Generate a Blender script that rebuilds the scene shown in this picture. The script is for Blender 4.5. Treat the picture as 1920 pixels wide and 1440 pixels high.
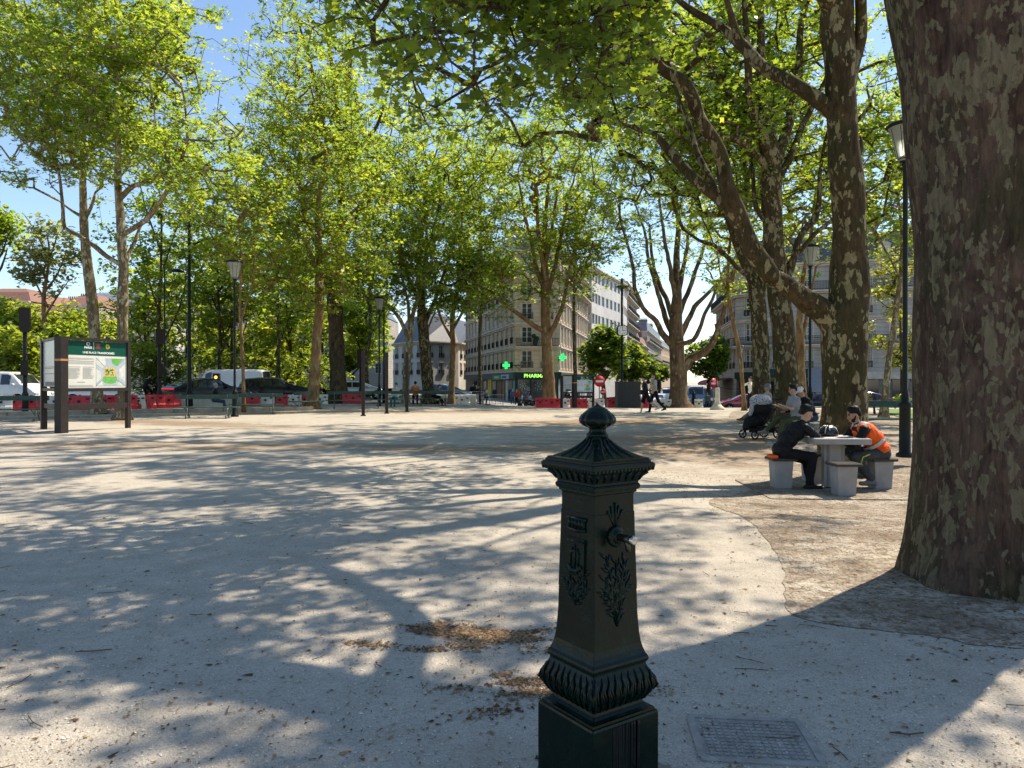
import bpy, bmesh, math, random
import numpy as np
from mathutils import Vector, Matrix, Euler
R = math.radians
scene = bpy.context.scene
for o in list(bpy.data.objects): bpy.data.objects.remove(o)

# ------------------------------------------------------------------ camera, sky, sun, exposure
FPX = 1400.0            # focal length in pixels of the 1920 px wide photograph
CAMH = 1.45; HOR = 715.0
cd = bpy.data.cameras.new('camera'); cam = bpy.data.objects.new('camera', cd)
scene.collection.objects.link(cam); scene.camera = cam
cd.sensor_width = 36; cd.lens = FPX / 1920 * 36; cd.clip_end = 6000; cd.clip_start = .05
cam.location = (0, 0, CAMH)
cam.rotation_euler = (R(90) - math.atan((720 - HOR) / FPX), 0, 0)

SUN_AZ = 49.0; SUN_EL = 52.0        # azimuth clockwise from +Y (the view direction)
w = bpy.data.worlds.new("World"); scene.world = w; w.use_nodes = True
nt = w.node_tree; bg = nt.nodes['Background']
sky = nt.nodes.new('ShaderNodeTexSky'); sky.sky_type = 'NISHITA'; sky.sun_disc = False
sky.sun_elevation = R(SUN_EL); sky.sun_rotation = R(SUN_AZ)
sky.air_density = 1.0; sky.dust_density = .15; sky.ozone_density = 3.0; sky.altitude = 50
nt.links.new(sky.outputs[0], bg.inputs[0]); bg.inputs[1].default_value = 0.125
sl = bpy.data.lights.new('sun', 'SUN'); so = bpy.data.objects.new('sun', sl); scene.collection.objects.link(so)
sl.energy = 4.8; sl.angle = R(0.53); sl.color = (1, .90, .76)
sdir = Vector((math.sin(R(SUN_AZ)) * math.cos(R(SUN_EL)), math.cos(R(SUN_AZ)) * math.cos(R(SUN_EL)), math.sin(R(SUN_EL))))
so.rotation_euler = sdir.to_track_quat('Z', 'Y').to_euler(); so.location = (20, 20, 40)
scene.view_settings.view_transform = 'Standard'; scene.view_settings.look = 'None'
scene.view_settings.exposure = 0.8; scene.view_settings.gamma = 1
scene.view_settings.use_white_balance = True; scene.view_settings.white_balance_temperature = 6800; scene.view_settings.white_balance_tint = 10
scene.cycles.max_bounces = 8; scene.cycles.transmission_bounces = 4; scene.cycles.diffuse_bounces = 5
scene.cycles.transparent_max_bounces = 6; scene.cycles.sample_clamp_indirect = 6

# ------------------------------------------------------------------ helpers
COL = scene.collection
def P(px, py, d):
    """a pixel of the photograph seen at depth d, as a world point"""
    return Vector(((px - 960) / FPX * d, d, CAMH + (HOR - py) / FPX * d))
def G(px, py):
    """ground point seen at a pixel"""
    d = CAMH * FPX / (py - HOR); return Vector(((px - 960) / FPX * d, d, 0))
def X(px, d): return (px - 960) / FPX * d
def Z(py, d): return CAMH + (HOR - py) / FPX * d

def tag(o, label=None, cat=None, group=None, kind=None):
    if label: o['label'] = label
    if cat: o['category'] = cat
    if group: o['group'] = group
    if kind: o['kind'] = kind
    return o
def empty(name, loc=(0, 0, 0), rz=0, label=None, cat=None, group=None):
    o = bpy.data.objects.new(name, None); o.empty_display_size = .2; COL.objects.link(o)
    o.location = loc; o.rotation_euler = (0, 0, rz)
    return tag(o, label, cat, group)
def link(name, me, mat, parent=None, loc=None, rz=0):
    o = bpy.data.objects.new(name, me); COL.objects.link(o)
    if mat is not None:
        for m in (mat if isinstance(mat, (list, tuple)) else [mat]): me.materials.append(m)
    if parent: o.parent = parent
    if loc is not None: o.location = loc
    if rz: o.rotation_euler = (0, 0, rz)
    return o
def smooth(me, on=True):
    me.polygons.foreach_set('use_smooth', [on] * len(me.polygons))
def copy_tree(o, parent=None):
    c = o.copy(); COL.objects.link(c)
    if parent: c.parent = parent
    for ch in list(o.children): copy_tree(ch, c)
    return c

class MB:
    """collects shapes and links them as ONE mesh"""
    def __init__(s): s.v = []; s.f = []; s.m = []; s.mi = 0; s.sm = []
    def add(s, vs, fs, sm=False):
        b = len(s.v); s.v += [tuple(p) for p in vs]; s.f += [tuple(i + b for i in f) for f in fs]
        s.m += [s.mi] * len(fs); s.sm += [sm] * len(fs); return s
    def box(s, c, d, rz=0, M=None, taper=1.0):
        x, y, z = d[0] / 2, d[1] / 2, d[2] / 2; t = taper
        vs = [(-x, -y, -z), (x, -y, -z), (x, y, -z), (-x, y, -z), (-x * t, -y * t, z), (x * t, -y * t, z), (x * t, y * t, z), (-x * t, y * t, z)]
        T = Matrix.Translation(Vector(c)) @ Matrix.Rotation(rz, 4, 'Z')
        if M is not None: T = M @ T
        return s.add([T @ Vector(v) for v in vs], [(0, 3, 2, 1), (4, 5, 6, 7), (0, 1, 5, 4), (1, 2, 6, 5), (2, 3, 7, 6), (3, 0, 4, 7)])
    def bbox(s, c, d, b=.004, rz=0):
        """box with chamfered edges"""
        bm = bmesh.new(); bmesh.ops.create_cube(bm, size=1)
        bmesh.ops.scale(bm, vec=Vector(d), verts=bm.verts)
        bmesh.ops.bevel(bm, geom=bm.edges[:], offset=b, segments=1, affect='EDGES')
        T = Matrix.Translation(Vector(c)) @ Matrix.Rotation(rz, 4, 'Z')
        bm.verts.index_update()
        s.add([T @ v.co for v in bm.verts], [[v.index for v in f.verts] for f in bm.faces]); bm.free(); return s
    def bar(s, a, b, w, h=None, up=(0, 0, 1)):
        """box beam from a to b"""
        a = Vector(a); b = Vector(b); h = h or w; d = (b - a); L = d.length; d.normalize()
        u = Vector(up); 
        if abs(d.dot(u)) > .98: u = Vector((0, 1, 0))
        r = d.cross(u).normalized(); u = r.cross(d)
        vs = [p + r * sx * w / 2 + u * sy * h / 2 for p in (a, b) for sx, sy in ((-1, -1), (1, -1), (1, 1), (-1, 1))]
        return s.add(vs, [(0, 1, 2, 3), (7, 6, 5, 4), (0, 4, 5, 1), (1, 5, 6, 2), (2, 6, 7, 3), (3, 7, 4, 0)])
    def lathe(s, prof, c=(0, 0, 0), n=24, flute=None, axis=None, sm=True, cap=True):
        """prof [(r,z)]; flute(angle, i) scales the radius"""
        vs = []; fs = []
        T = Matrix.Translation(Vector(c))
        if axis is not None: T = T @ Vector(axis).to_track_quat('Z', 'Y').to_matrix().to_4x4()
        for i, (r, z) in enumerate(prof):
            for k in range(n):
                a = 2 * math.pi * k / n; q = r * (flute(a, i) if flute else 1)
                vs.append(T @ Vector((q * math.cos(a), q * math.sin(a), z)))
        for i in range(len(prof) - 1):
            for k in range(n):
                k2 = (k + 1) % n; fs.append((i * n + k, i * n + k2, (i + 1) * n + k2, (i + 1) * n + k))
        if cap: fs.append(tuple(reversed(range(n)))); fs.append(tuple((len(prof) - 1) * n + k for k in range(n)))
        return s.add(vs, fs, sm)
    def tube(s, pts, rad, n=10, sm=True, flat=1.0):
        pts = [Vector(p) for p in pts]
        if not isinstance(rad, (list, tuple)): rad = [rad] * len(pts)
        t = (pts[1] - pts[0]).normalized(); u = t.orthogonal().normalized(); vs = []; fs = []
        for i, p in enumerate(pts):
            if i == 0: t2 = (pts[1] - pts[0])
            elif i == len(pts) - 1: t2 = pts[i] - pts[i - 1]
            else: t2 = pts[i + 1] - pts[i - 1]
            t2 = t2.normalized(); u = (u - t2 * u.dot(t2)).normalized(); vv = t2.cross(u)
            for k in range(n):
                a = 2 * math.pi * k / n
                vs.append(p + (u * math.cos(a) + vv * math.sin(a) * flat) * rad[i])
        for i in range(len(pts) - 1):
            for k in range(n):
                k2 = (k + 1) % n; fs.append((i * n + k, i * n + k2, (i + 1) * n + k2, (i + 1) * n + k))
        fs.append(tuple(reversed(range(n)))); fs.append(tuple((len(pts) - 1) * n + k for k in range(n)))
        return s.add(vs, fs, sm)
    def prism(s, poly, a, b, M=None):
        """2D polygon (x,z) extruded along y from a to b"""
        n = len(poly); vs = [(p[0], a, p[1]) for p in poly] + [(p[0], b, p[1]) for p in poly]
        if M is not None: vs = [M @ Vector(v) for v in vs]
        fs = [tuple(range(n)), tuple(reversed(range(n, 2 * n)))] + [(i, i + n, (i + 1) % n + n, (i + 1) % n) for i in range(n)]
        return s.add(vs, fs)
    def ball(s, c, r, n=10, m=7, sc=(1, 1, 1), M=None):
        vs = []; fs = []
        for i in range(m + 1):
            th = math.pi * i / m
            for k in range(n):
                a = 2 * math.pi * k / n
                v = Vector((r * sc[0] * math.sin(th) * math.cos(a), r * sc[1] * math.sin(th) * math.sin(a), r * sc[2] * math.cos(th)))
                if M is not None: v = M @ v
                vs.append(v + Vector(c))
        for i in range(m):
            for k in range(n):
                k2 = (k + 1) % n; fs.append((i * n + k, (i + 1) * n + k, (i + 1) * n + k2, i * n + k2))
        return s.add(vs, fs, True)
    def mesh(s, name):
        me = bpy.data.meshes.new(name); me.from_pydata([tuple(v) for v in s.v], [], s.f)
        me.polygons.foreach_set('material_index', s.m); me.polygons.foreach_set('use_smooth', s.sm); me.update(); return me
    def build(s, name, mat, parent=None, loc=None, rz=0): return link(name, s.mesh(name), mat, parent, loc, rz)

# ------------------------------------------------------------------ materials
class NB:
    def __init__(s, name):
        s.m = bpy.data.materials.new(name); s.m.use_nodes = True; s.t = s.m.node_tree; s.n = s.t.nodes
        s.b = s.n['Principled BSDF']; s.out = s.n['Material Output']
    def node(s, typ, **kw):
        n = s.n.new(typ)
        for k, v in kw.items(): setattr(n, k, v)
        return n
    def L(s, a, b): s.t.links.new(a, b)
    def coord(s, scale=(1, 1, 1), which='Object'):
        c = s.node('ShaderNodeTexCoord'); mp = s.node('ShaderNodeMapping'); mp.inputs['Scale'].default_value = scale
        s.L(c.outputs[which], mp.inputs[0]); return mp.outputs[0]
    def wcoord(s, scale=(1, 1, 1)):
        g = s.node('ShaderNodeNewGeometry'); mp = s.node('ShaderNodeMapping'); mp.inputs['Scale'].default_value = scale
        s.L(g.outputs['Position'], mp.inputs[0]); return mp.outputs[0]
    def noise(s, co, scale, detail=4, rough=.55, dist=0):
        n = s.node('ShaderNodeTexNoise'); n.inputs['Scale'].default_value = scale; n.inputs['Detail'].default_value = detail
        n.inputs['Roughness'].default_value = rough; n.inputs['Distortion'].default_value = dist
        s.L(co, n.inputs['Vector']); return n.outputs['Fac']
    def vor(s, co, scale, feature='F1', rnd=1):
        n = s.node('ShaderNodeTexVoronoi'); n.feature = feature; n.inputs['Scale'].default_value = scale; n.inputs['Randomness'].default_value = rnd
        s.L(co, n.inputs['Vector']); return n
    def ramp(s, fac, stops, interp='LINEAR'):
        n = s.node('ShaderNodeValToRGB'); n.color_ramp.interpolation = interp; e = n.color_ramp.elements
        while len(e) < len(stops): e.new(.5)
        for i, (p, c) in enumerate(stops):
            e[i].position = p; e[i].color = (c[0], c[1], c[2], 1) if isinstance(c, (tuple, list)) else (c, c, c, 1)
        s.L(fac, n.inputs[0]); return n.outputs[0]
    def mix(s, fac, a, b, blend='MIX'):
        n = s.node('ShaderNodeMix'); n.data_type = 'RGBA'; n.blend_type = blend
        for sock, v in ((n.inputs['Factor'], fac), (n.inputs['A'], a), (n.inputs['B'], b)):
            pass
        def put(sock, v):
            if isinstance(v, bpy.types.NodeSocket): s.L(v, sock)
            elif isinstance(v, (tuple, list)): sock.default_value = (*v[:3], 1)
            else: sock.default_value = v
        put(n.inputs[0], fac); put(n.inputs[6], a); put(n.inputs[7], b); return n.outputs[2]
    def math(s, op, a, b=None):
        n = s.node('ShaderNodeMath', operation=op)
        for i, v in enumerate((a, b)):
            if v is None: continue
            if isinstance(v, bpy.types.NodeSocket): s.L(v, n.inputs[i])
            else: n.inputs[i].default_value = v
        return n.outputs[0]
    def bump(s, h, strength=.3, dist=.01, prev=None):
        n = s.node('ShaderNodeBump'); n.inputs['Strength'].default_value = strength; n.inputs['Distance'].default_value = dist
        s.L(h, n.inputs['Height'])
        if prev: s.L(prev, n.inputs['Normal'])
        return n.outputs[0]
    def fin(s, col=None, rough=None, normal=None, metal=None, spec=None, coat=None):
        for k, v in (('Base Color', col), ('Roughness', rough), ('Normal', normal), ('Metallic', metal), ('Specular IOR Level', spec), ('Coat Weight', coat)):
            if v is None: continue
            if isinstance(v, bpy.types.NodeSocket): s.L(v, s.b.inputs[k])
            elif isinstance(v, (tuple, list)): s.b.inputs[k].default_value = (*v[:3], 1)
            else: s.b.inputs[k].default_value = v
        return s.m
_mc = {}
def mat(name, col, rough=.6, metal=0, var=.15, scale=8, bump=0, spec=None, coat=None):
    """plain paint / cloth / plastic with faint mottling"""
    if name in _mc: return _mc[name]
    if spec is None and coat is None and max(col) < .09 and rough > .3: spec = .12
    n = NB(name); co = n.coord(); f = n.noise(co, scale, 5)
    c = n.ramp(f, [(.3, tuple(x * (1 - var) for x in col)), (.7, tuple(min(1, x * (1 + var)) for x in col))])
    nm = n.bump(n.noise(co, scale * 6, 3), bump, .005) if bump else None
    r = n.ramp(f, [(.3, max(0, rough - .06)), (.7, min(1, rough + .06))])
    _mc[name] = n.fin(c, r, nm, metal, spec, coat); return _mc[name]
def cloth(name, col, fold=.8, rough=.88):
    if name in _mc: return _mc[name]
    n = NB(name); co = n.coord((1, 1, .7)); f = n.noise(co, 7, 3, .5, 1.6); g = n.noise(co, 19, 3, .5, .8)
    c = n.ramp(n.noise(co, 4, 4), [(.3, tuple(x * .8 for x in col)), (.7, tuple(x * 1.15 for x in col))])
    nm = n.bump(g, fold * .5, .02, n.bump(f, fold, .06))
    _mc[name] = n.fin(c, rough, nm, spec=.15); return _mc[name]
def emis(name, col, st):
    if name in _mc: return _mc[name]
    n = NB(name); n.fin((.02, .02, .02), .4); n.b.inputs['Emission Color'].default_value = (*col, 1); n.b.inputs['Emission Strength'].default_value = st
    _mc[name] = n.m; return n.m
# ------------------------------------------------------------------ trees
def bark_mat(name, dark, mid, pale, flake=.5, scale=1.0, moss=.4, bump=.6):
    n = NB(name); co = n.wcoord((1, 1, .5)); co2 = n.wcoord((1, 1, .16)); k = scale / 1.7
    wn = n.node('ShaderNodeTexNoise'); wn.inputs['Scale'].default_value = 9 * k; wn.inputs['Detail'].default_value = 4; n.L(co, wn.inputs['Vector'])
    wm = n.node('ShaderNodeMix'); wm.data_type = 'VECTOR'; wm.inputs[0].default_value = .17 / k; n.L(co, wm.inputs[4]); n.L(wn.outputs['Color'], wm.inputs[5]); wc = wm.outputs[1]
    a = n.noise(co, 2.6 * k, 6, .6, .6)
    c = n.ramp(a, [(.36, dark), (.52, mid), (.7, tuple(x * 1.12 for x in mid))])
    v1 = n.vor(wc, 7.5 * k); v2 = n.vor(wc, 17 * k)
    sep1 = n.node('ShaderNodeSeparateColor'); n.L(v1.outputs['Color'], sep1.inputs[0]); sep2 = n.node('ShaderNodeSeparateColor'); n.L(v2.outputs['Color'], sep2.inputs[0])
    c = n.mix(.5, c, n.mix(1.0, c, n.ramp(sep1.outputs[1], [(0, (.62, .60, .66)), (.5, (1, .98, .95)), (1, (1.3, 1.22, 1.05))]), 'MULTIPLY'))
    g = n.ramp(n.noise(co, 1.3 * k, 4, .65), [(.5, 0), (.6, moss)])
    c = n.mix(g, c, (.026, .036, .012))
    cl = n.ramp(n.noise(co, 1.5 * k, 3, .6), [(.38, 0), (.62, .34 * flake)]); th = n.math('SUBTRACT', 1.0, n.math('ADD', cl, .03))
    m1 = n.math('GREATER_THAN', sep1.outputs[0], th); m2 = n.math('GREATER_THAN', sep2.outputs[0], n.math('SUBTRACT', th, -.02))
    mm = n.math('MAXIMUM', m1, m2)
    pc = n.ramp(sep2.outputs[2], [(.0, tuple(x * .55 for x in pale)), (.6, pale)])
    c = n.mix(n.math('MULTIPLY', mm, .85), c, pc)
    gr = n.noise(co2, 15 * k, 6, .7, .5)
    h = n.math('SUBTRACT', n.math('MULTIPLY', gr, 1.1), n.math('MULTIPLY', mm, .45)); h = n.math('ADD', h, n.math('MULTIPLY', sep1.outputs[1], .25))
    c = n.mix(n.math('SUBTRACT', 1.0, n.math('MULTIPLY', mm, .6)), c, n.mix(1.0, c, n.ramp(gr, [(.32, .55), (.55, 1.1)]), 'MULTIPLY'))
    nm = n.bump(h, bump, .03)
    sp = n.vor(n.wcoord((1, 1, 1)), 55); dots = n.math('MULTIPLY', n.math('LESS_THAN', sp.outputs['Distance'], .16), n.ramp(n.noise(co, 3, 2), [(.5, 0), (.6, .5)]))
    c = n.mix(dots, c, (.22, .21, .18))
    return n.fin(c, .9, nm, spec=.1)
BARK = bark_mat('plane_bark', (.042, .030, .016), (.075, .054, .028), (.27, .235, .13), .55, 2.4, .5)
BARK_BIG = bark_mat('old_plane_bark', (.052, .034, .026), (.096, .065, .049), (.175, .15, .095), .9, 3.6, .55, 1.0)
BARK_PALE = bark_mat('young_plane_bark', (.11, .085, .05), (.19, .15, .09), (.42, .37, .25), .95, 2.0, .3)
BARK_TAN = bark_mat('tan_plane_bark', (.14, .085, .04), (.24, .15, .075), (.32, .26, .14), .3, 1.6, .15)
BARK_DARK = bark_mat('dark_bark', (.04, .03, .02), (.08, .06, .038), (.13, .10, .06), .3, 1.6, .3)

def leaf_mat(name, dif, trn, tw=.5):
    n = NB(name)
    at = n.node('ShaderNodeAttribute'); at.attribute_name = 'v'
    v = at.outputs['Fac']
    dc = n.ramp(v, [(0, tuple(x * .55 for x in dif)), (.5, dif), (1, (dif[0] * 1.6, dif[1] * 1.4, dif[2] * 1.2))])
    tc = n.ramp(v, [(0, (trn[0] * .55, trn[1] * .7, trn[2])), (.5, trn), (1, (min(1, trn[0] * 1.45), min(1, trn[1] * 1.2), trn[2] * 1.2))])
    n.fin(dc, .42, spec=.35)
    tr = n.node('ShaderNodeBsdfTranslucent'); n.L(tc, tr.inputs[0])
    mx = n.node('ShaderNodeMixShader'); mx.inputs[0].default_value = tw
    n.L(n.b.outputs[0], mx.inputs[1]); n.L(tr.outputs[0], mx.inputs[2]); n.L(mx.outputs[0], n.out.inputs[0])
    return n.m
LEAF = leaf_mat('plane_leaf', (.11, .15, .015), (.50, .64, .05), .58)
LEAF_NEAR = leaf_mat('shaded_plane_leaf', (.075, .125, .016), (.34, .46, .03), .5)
LEAF_DARK = leaf_mat('dark_green_leaf', (.09, .13, .02), (.50, .60, .05), .56)
LEAF_GREY = leaf_mat('sparse_leaf', (.14, .16, .06), (.50, .54, .16), .55)
LEAF_YEL = leaf_mat('yellow_green_leaf', (.15, .17, .015), (.5, .5, .03), .5)

def _star(pts): return np.array([(r * math.cos(R(a)), r * math.sin(R(a)) + .12, 0) for a, r in pts])
LEAFSHAPE = {
    0: _star([(90, 1), (66, .52), (40, .92), (14, .45), (-14, .66), (-55, .34), (-90, .28), (235, .34), (194, .66), (166, .45), (140, .92), (114, .52)]) * .5,
    1: _star([(90, 1), (60, .5), (22, .88), (-90, .35), (158, .88), (120, .5)]) * .52,
    2: np.array([(-.42, -.1, 0), (.05, -.5, 0), (.45, .08, 0), (-.02, .5, 0)]),
}
for k in LEAFSHAPE: LEAFSHAPE[k][:, 2] = .16 * np.abs(LEAFSHAPE[k][:, 0]) - .05 * LEAFSHAPE[k][:, 1]

def np_mesh(name, V, F, n, extra=None, smooth_=False):
    """V (N,3), F (M,n) constant face size"""
    me = bpy.data.meshes.new(name); me.vertices.add(len(V)); me.vertices.foreach_set('co', np.ascontiguousarray(V, dtype=np.float32).ravel())
    me.loops.add(F.size); me.loops.foreach_set('vertex_index', np.ascontiguousarray(F, dtype=np.int32).ravel())
    me.polygons.add(len(F)); me.polygons.foreach_set('loop_start', np.arange(0, F.size, n, dtype=np.int32))
    me.polygons.foreach_set('loop_total', np.full(len(F), n, dtype=np.int32))
    if extra is not None:
        a = me.attributes.new('v', 'FLOAT', 'FACE'); a.data.foreach_set('value', extra.astype(np.float32))
    if smooth_: me.polygons.foreach_set('use_smooth', np.ones(len(F), dtype=bool))
    me.update(calc_edges=True); me.validate(); return me

def rot_mats(rng, n, tilt):
    """random leaf frames: normal near up, tilted by ~tilt rad"""
    az = rng.uniform(0, 2 * np.pi, n); t = np.abs(rng.normal(0, tilt, n)); sp = rng.uniform(0, 2 * np.pi, n)
    nz = np.stack([np.sin(t) * np.cos(az), np.sin(t) * np.sin(az), np.cos(t)], 1)
    a = np.stack([np.cos(sp), np.sin(sp), np.zeros(n)], 1)
    a -= nz * (a * nz).sum(1, keepdims=True); a /= np.linalg.norm(a, axis=1, keepdims=True)
    b = np.cross(nz, a); return a, b, nz
def leaves_mesh(name, C, size, lod, rng, tilt, vbase):
    n = len(C); a, b, c = rot_mats(rng, n, tilt); T = LEAFSHAPE[lod]; k = len(T)
    s = (size * rng.choice([.5, .8, 1.0, 1.3], n) * rng.uniform(.8, 1.2, n))[:, None, None]
    V = C[:, None, :] + s * (T[None, :, 0:1] * a[:, None, :] + T[None, :, 1:2] * b[:, None, :] + T[None, :, 2:3] * c[:, None, :])
    F = np.arange(n * k).reshape(n, k)
    return np_mesh(name, V.reshape(-1, 3), F, k, np.clip(vbase + rng.normal(0, .17, n), 0, 1))

def frusta(A, B, ra, rb, n):
    """n-sided tapered sticks, vectorised"""
    d = B - A; L = np.linalg.norm(d, axis=1, keepdims=True) + 1e-9; d = d / L
    ref = np.where(np.abs(d[:, 2:3]) > .9, np.array([[1., 0, 0]]), np.array([[0, 0, 1.]]))
    u = np.cross(d, ref); u /= np.linalg.norm(u, axis=1, keepdims=True); v = np.cross(d, u)
    an = np.arange(n) * 2 * np.pi / n
    ring = u[:, None] * np.cos(an)[None, :, None] + v[:, None] * np.sin(an)[None, :, None]
    V = np.concatenate([A[:, None] + ring * ra[:, None, None], B[:, None] + ring * rb[:, None, None]], 1)
    i = np.arange(n); j = (i + 1) % n; f = np.stack([i, j, j + n, i + n], 1)
    F = (np.arange(len(A)) * 2 * n)[:, None, None] + f[None]
    return V.reshape(-1, 3), F.reshape(-1, 4)

def smooth_path(pts, rad, step):
    """Catmull-Rom through pts (n,3)"""
    pts = np.array(pts, float); rad = np.array(rad, float); out = []; ro = []
    q = np.vstack([2 * pts[0] - pts[1], pts, 2 * pts[-1] - pts[-2]])
    for i in range(len(pts) - 1):
        p0, p1, p2, p3 = q[i:i + 4]; m = max(2, int(np.linalg.norm(p2 - p1) / step) + 1)
        for k in range(m):
            t = k / m
            out.append(.5 * ((2 * p1) + (-p0 + p2) * t + (2 * p0 - 5 * p1 + 4 * p2 - p3) * t * t + (-p0 + 3 * p1 - 3 * p2 + p3) * t ** 3))
            ro.append(rad[i] * (1 - t) + rad[i + 1] * t)
    out.append(pts[-1]); ro.append(rad[-1]); return np.array(out), np.array(ro)

def wave_noise(rng, wl, k=7):
    D = rng.normal(0, 1, (k, 3)); D /= np.linalg.norm(D, axis=1, keepdims=True); D *= 2 * np.pi / (wl * rng.uniform(.6, 1.6, (k, 1))); ph = rng.uniform(0, 6.28, k)
    return lambda p: np.sin(p @ D.T + ph).sum(1) / math.sqrt(k)

def limb_tube(mb, pts, rad, n, lump, rng, flare=None):
    """limb with knots, swellings and an irregular outline"""
    N = len(pts); nz = wave_noise(rng, .9); t = np.gradient(pts, axis=0); t /= np.linalg.norm(t, axis=1, keepdims=True) + 1e-9
    u = np.cross(t[0], [0.3, 1, .1]); u /= np.linalg.norm(u); vs = []
    an = np.arange(n) * 2 * np.pi / n; ph = rng.uniform(0, 6.28)
    for i in range(N):
        u = u - t[i] * u.dot(t[i]); u /= np.linalg.norm(u); v = np.cross(t[i], u)
        ring = np.cos(an)[:, None] * u + np.sin(an)[:, None] * v
        p0 = pts[i] + ring * rad[i]
        k = 1 + lump * nz(p0) 
        if flare is not None:
            e = math.exp(-max(0, pts[i][2]) / flare[0]); k = k + e * (flare[1] + flare[2] * np.sin(an * 5 + ph) + flare[2] * .6 * np.sin(an * 8 + 2 * ph))
        vs.append(pts[i] + ring * (rad[i] * k)[:, None])
    V = np.concatenate(vs); F = [(i * n + k, i * n + (k + 1) % n, (i + 1) * n + (k + 1) % n, (i + 1) * n + k) for i in range(N - 1) for k in range(n)]
    F.append(tuple(reversed(range(n)))); F.append(tuple((N - 1) * n + k for k in range(n)))
    mb.add(V.tolist(), F, True)

def tree(base, limbs, crowns, seed, label, group=None, name='plane_tree', bark=BARK, leaf=LEAF, lod=1, lsize=.15, per=16, tilt=.65,
         step=.35, gap=0.0, spread=.42, rt=.006, seg=14, flare=(.35, .55, .05), lump=.05, wl=2.2, cat='tree', droop=0.0, keep=None):
    """limbs: [[(px,py,d,w_px)...]] traced limbs; crowns: [(centre, radii, n_clusters)]"""
    rng = np.random.default_rng(seed); base = Vector(base); cm, pm = (1.65, 1.55) if lod == 1 else (1.2, 1.2) if lod == 0 else (1.7, 1.3); lsize *= (1.0, 1.18, 1.15)[lod]; crowns = [(c, r, int(n * cm)) for c, r, n in crowns]; per = int(per * pm); spread *= .88 if lod == 1 else 1; gap += .35 if lod == 1 else .15 if lod == 2 else 0; rt *= 1.5 if lod == 1 else 1.2
    L0_ = limbs[0]; p0_ = P(*L0_[0][:3])
    if p0_.z > base.z + .02: limbs = [[(L0_[0][0], HOR + (CAMH - base.z) * FPX / L0_[0][2] + 2, L0_[0][2], L0_[0][3] * 1.1)] + L0_] + limbs[1:]
    root = empty(name, base, 0, label, cat, group)
    b0 = np.array(base); mb = MB(); npos = []; npar = []; nrad = []; nfix = []
    hmax = P(*limbs[0][-1][:3]).z - b0[2]
    for li, L in enumerate(limbs):
        L = [((*p, 10) if len(p) == 3 else p) for p in L]
        pts = [np.array(P(p[0], p[1], p[2])) for p in L]; rad = [p[3] * p[2] / FPX / 2 for p in L]
        pts, rad = smooth_path(pts, rad, step)
        if li > 0: # roots of a limb start inside the parent
            pts = np.vstack([pts[0] - (pts[1] - pts[0]) * .6, pts]); rad = np.concatenate([[rad[0] * 1.0], rad])
        if li > 0 and len(pts) > 4:
            jn = wave_noise(rng, 1.1, 5); jj = np.stack([jn(pts + k * 7.3) for k in range(3)], 1); w_ = np.clip(np.arange(len(pts)) / 4 - .5, 0, 1)[:, None]
            pts = pts + jj * w_ * np.maximum(.35 * rad, .03)[:, None] * .8
        limb_tube(mb, pts - b0, rad, seg if li == 0 else max(7, seg - 4), lump, rng, flare if li == 0 else None)
        s0 = len(npos)
        for i in range(len(pts)):
            if pts[i][2] < b0[2] + min(2.2, .45 * hmax): continue
            npos.append(pts[i]); npar.append(-1); nrad.append(rad[i])
    npos = list(npos); nl = len(npos)
    # crown clusters
    cl = []
    for (c, r, n) in crowns:
        c = np.array(c, float); r = np.array(r, float); nz = wave_noise(rng, wl); got = 0
        while got < n:
            q = rng.normal(0, 1, (n * 3, 3)); q /= np.linalg.norm(q, axis=1, keepdims=True)
            q *= (rng.uniform(0, 1, (n * 3, 1)) ** (1 / 2.2)); p = c + q * r * (1 + .12 * nz(q * 3)[:, None])
            ok = nz(p) > gap - .55
            if keep is not None: ok &= keep(p)
            p = p[ok][:n - got]; cl.append(p); got += len(p)
            if len(p) == 0: break
    cl = np.concatenate(cl)
    L0 = np.array(npos); dist = np.array([np.min(np.linalg.norm(L0 - p, axis=1)) for p in cl]); cl = cl[np.argsort(dist)]
    cap_ = len(cl) * 14 + nl + 10; NP = np.zeros((cap_, 3)); NP[:nl] = L0; par = np.full(cap_, -1); cnt = nl; tips = []
    for p in cl:
        dz = NP[:cnt] - p; dd = np.sqrt((dz ** 2).sum(1)) + .55 * np.maximum(0, dz[:, 2] + .2 * 0); j = int(np.argmin(dd))
        a = NP[j]; L = np.linalg.norm(p - a); m = min(12, max(1, int(L / .45)))
        up = np.array([0, 0, 1.0]) * L * .10 * (1 - droop * 2); side = rng.normal(0, 1, 3) * L * .05; prev = j
        for k in range(1, m + 1):
            t = k / m
            NP[cnt] = a + (p - a) * t + (up + side) * math.sin(math.pi * t) + rng.normal(0, .025, 3) * (k < m); par[cnt] = prev; prev = cnt; cnt += 1
        tips.append(prev)
    c = np.zeros(cnt); c[tips] = 1
    for i in range(cnt - 1, nl - 1, -1):
        if par[i] >= nl: c[par[i]] += c[i]
    rad = rt * np.sqrt(np.maximum(c, 1)) + .002
    idx = np.arange(nl, cnt); pr = par[idx]; A = NP[pr]; B = NP[idx]
    rb = rad[idx]; ra = np.where(pr >= nl, rad[np.maximum(pr, 0)], rb * 1.15); ra = np.minimum(ra, rb * 1.5)
    VV = []; FF = []; off = 0
    big = rb > .022
    for mask, ns in ((big, 6), (~big, 3)):
        if mask.any():
            V, F = frusta(A[mask] - b0, B[mask] - b0, ra[mask], rb[mask], ns); VV.append(V); FF.append(F + off); off += len(V)
    # leafy sprays
    C = NP[tips]; n = len(C) * per
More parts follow.
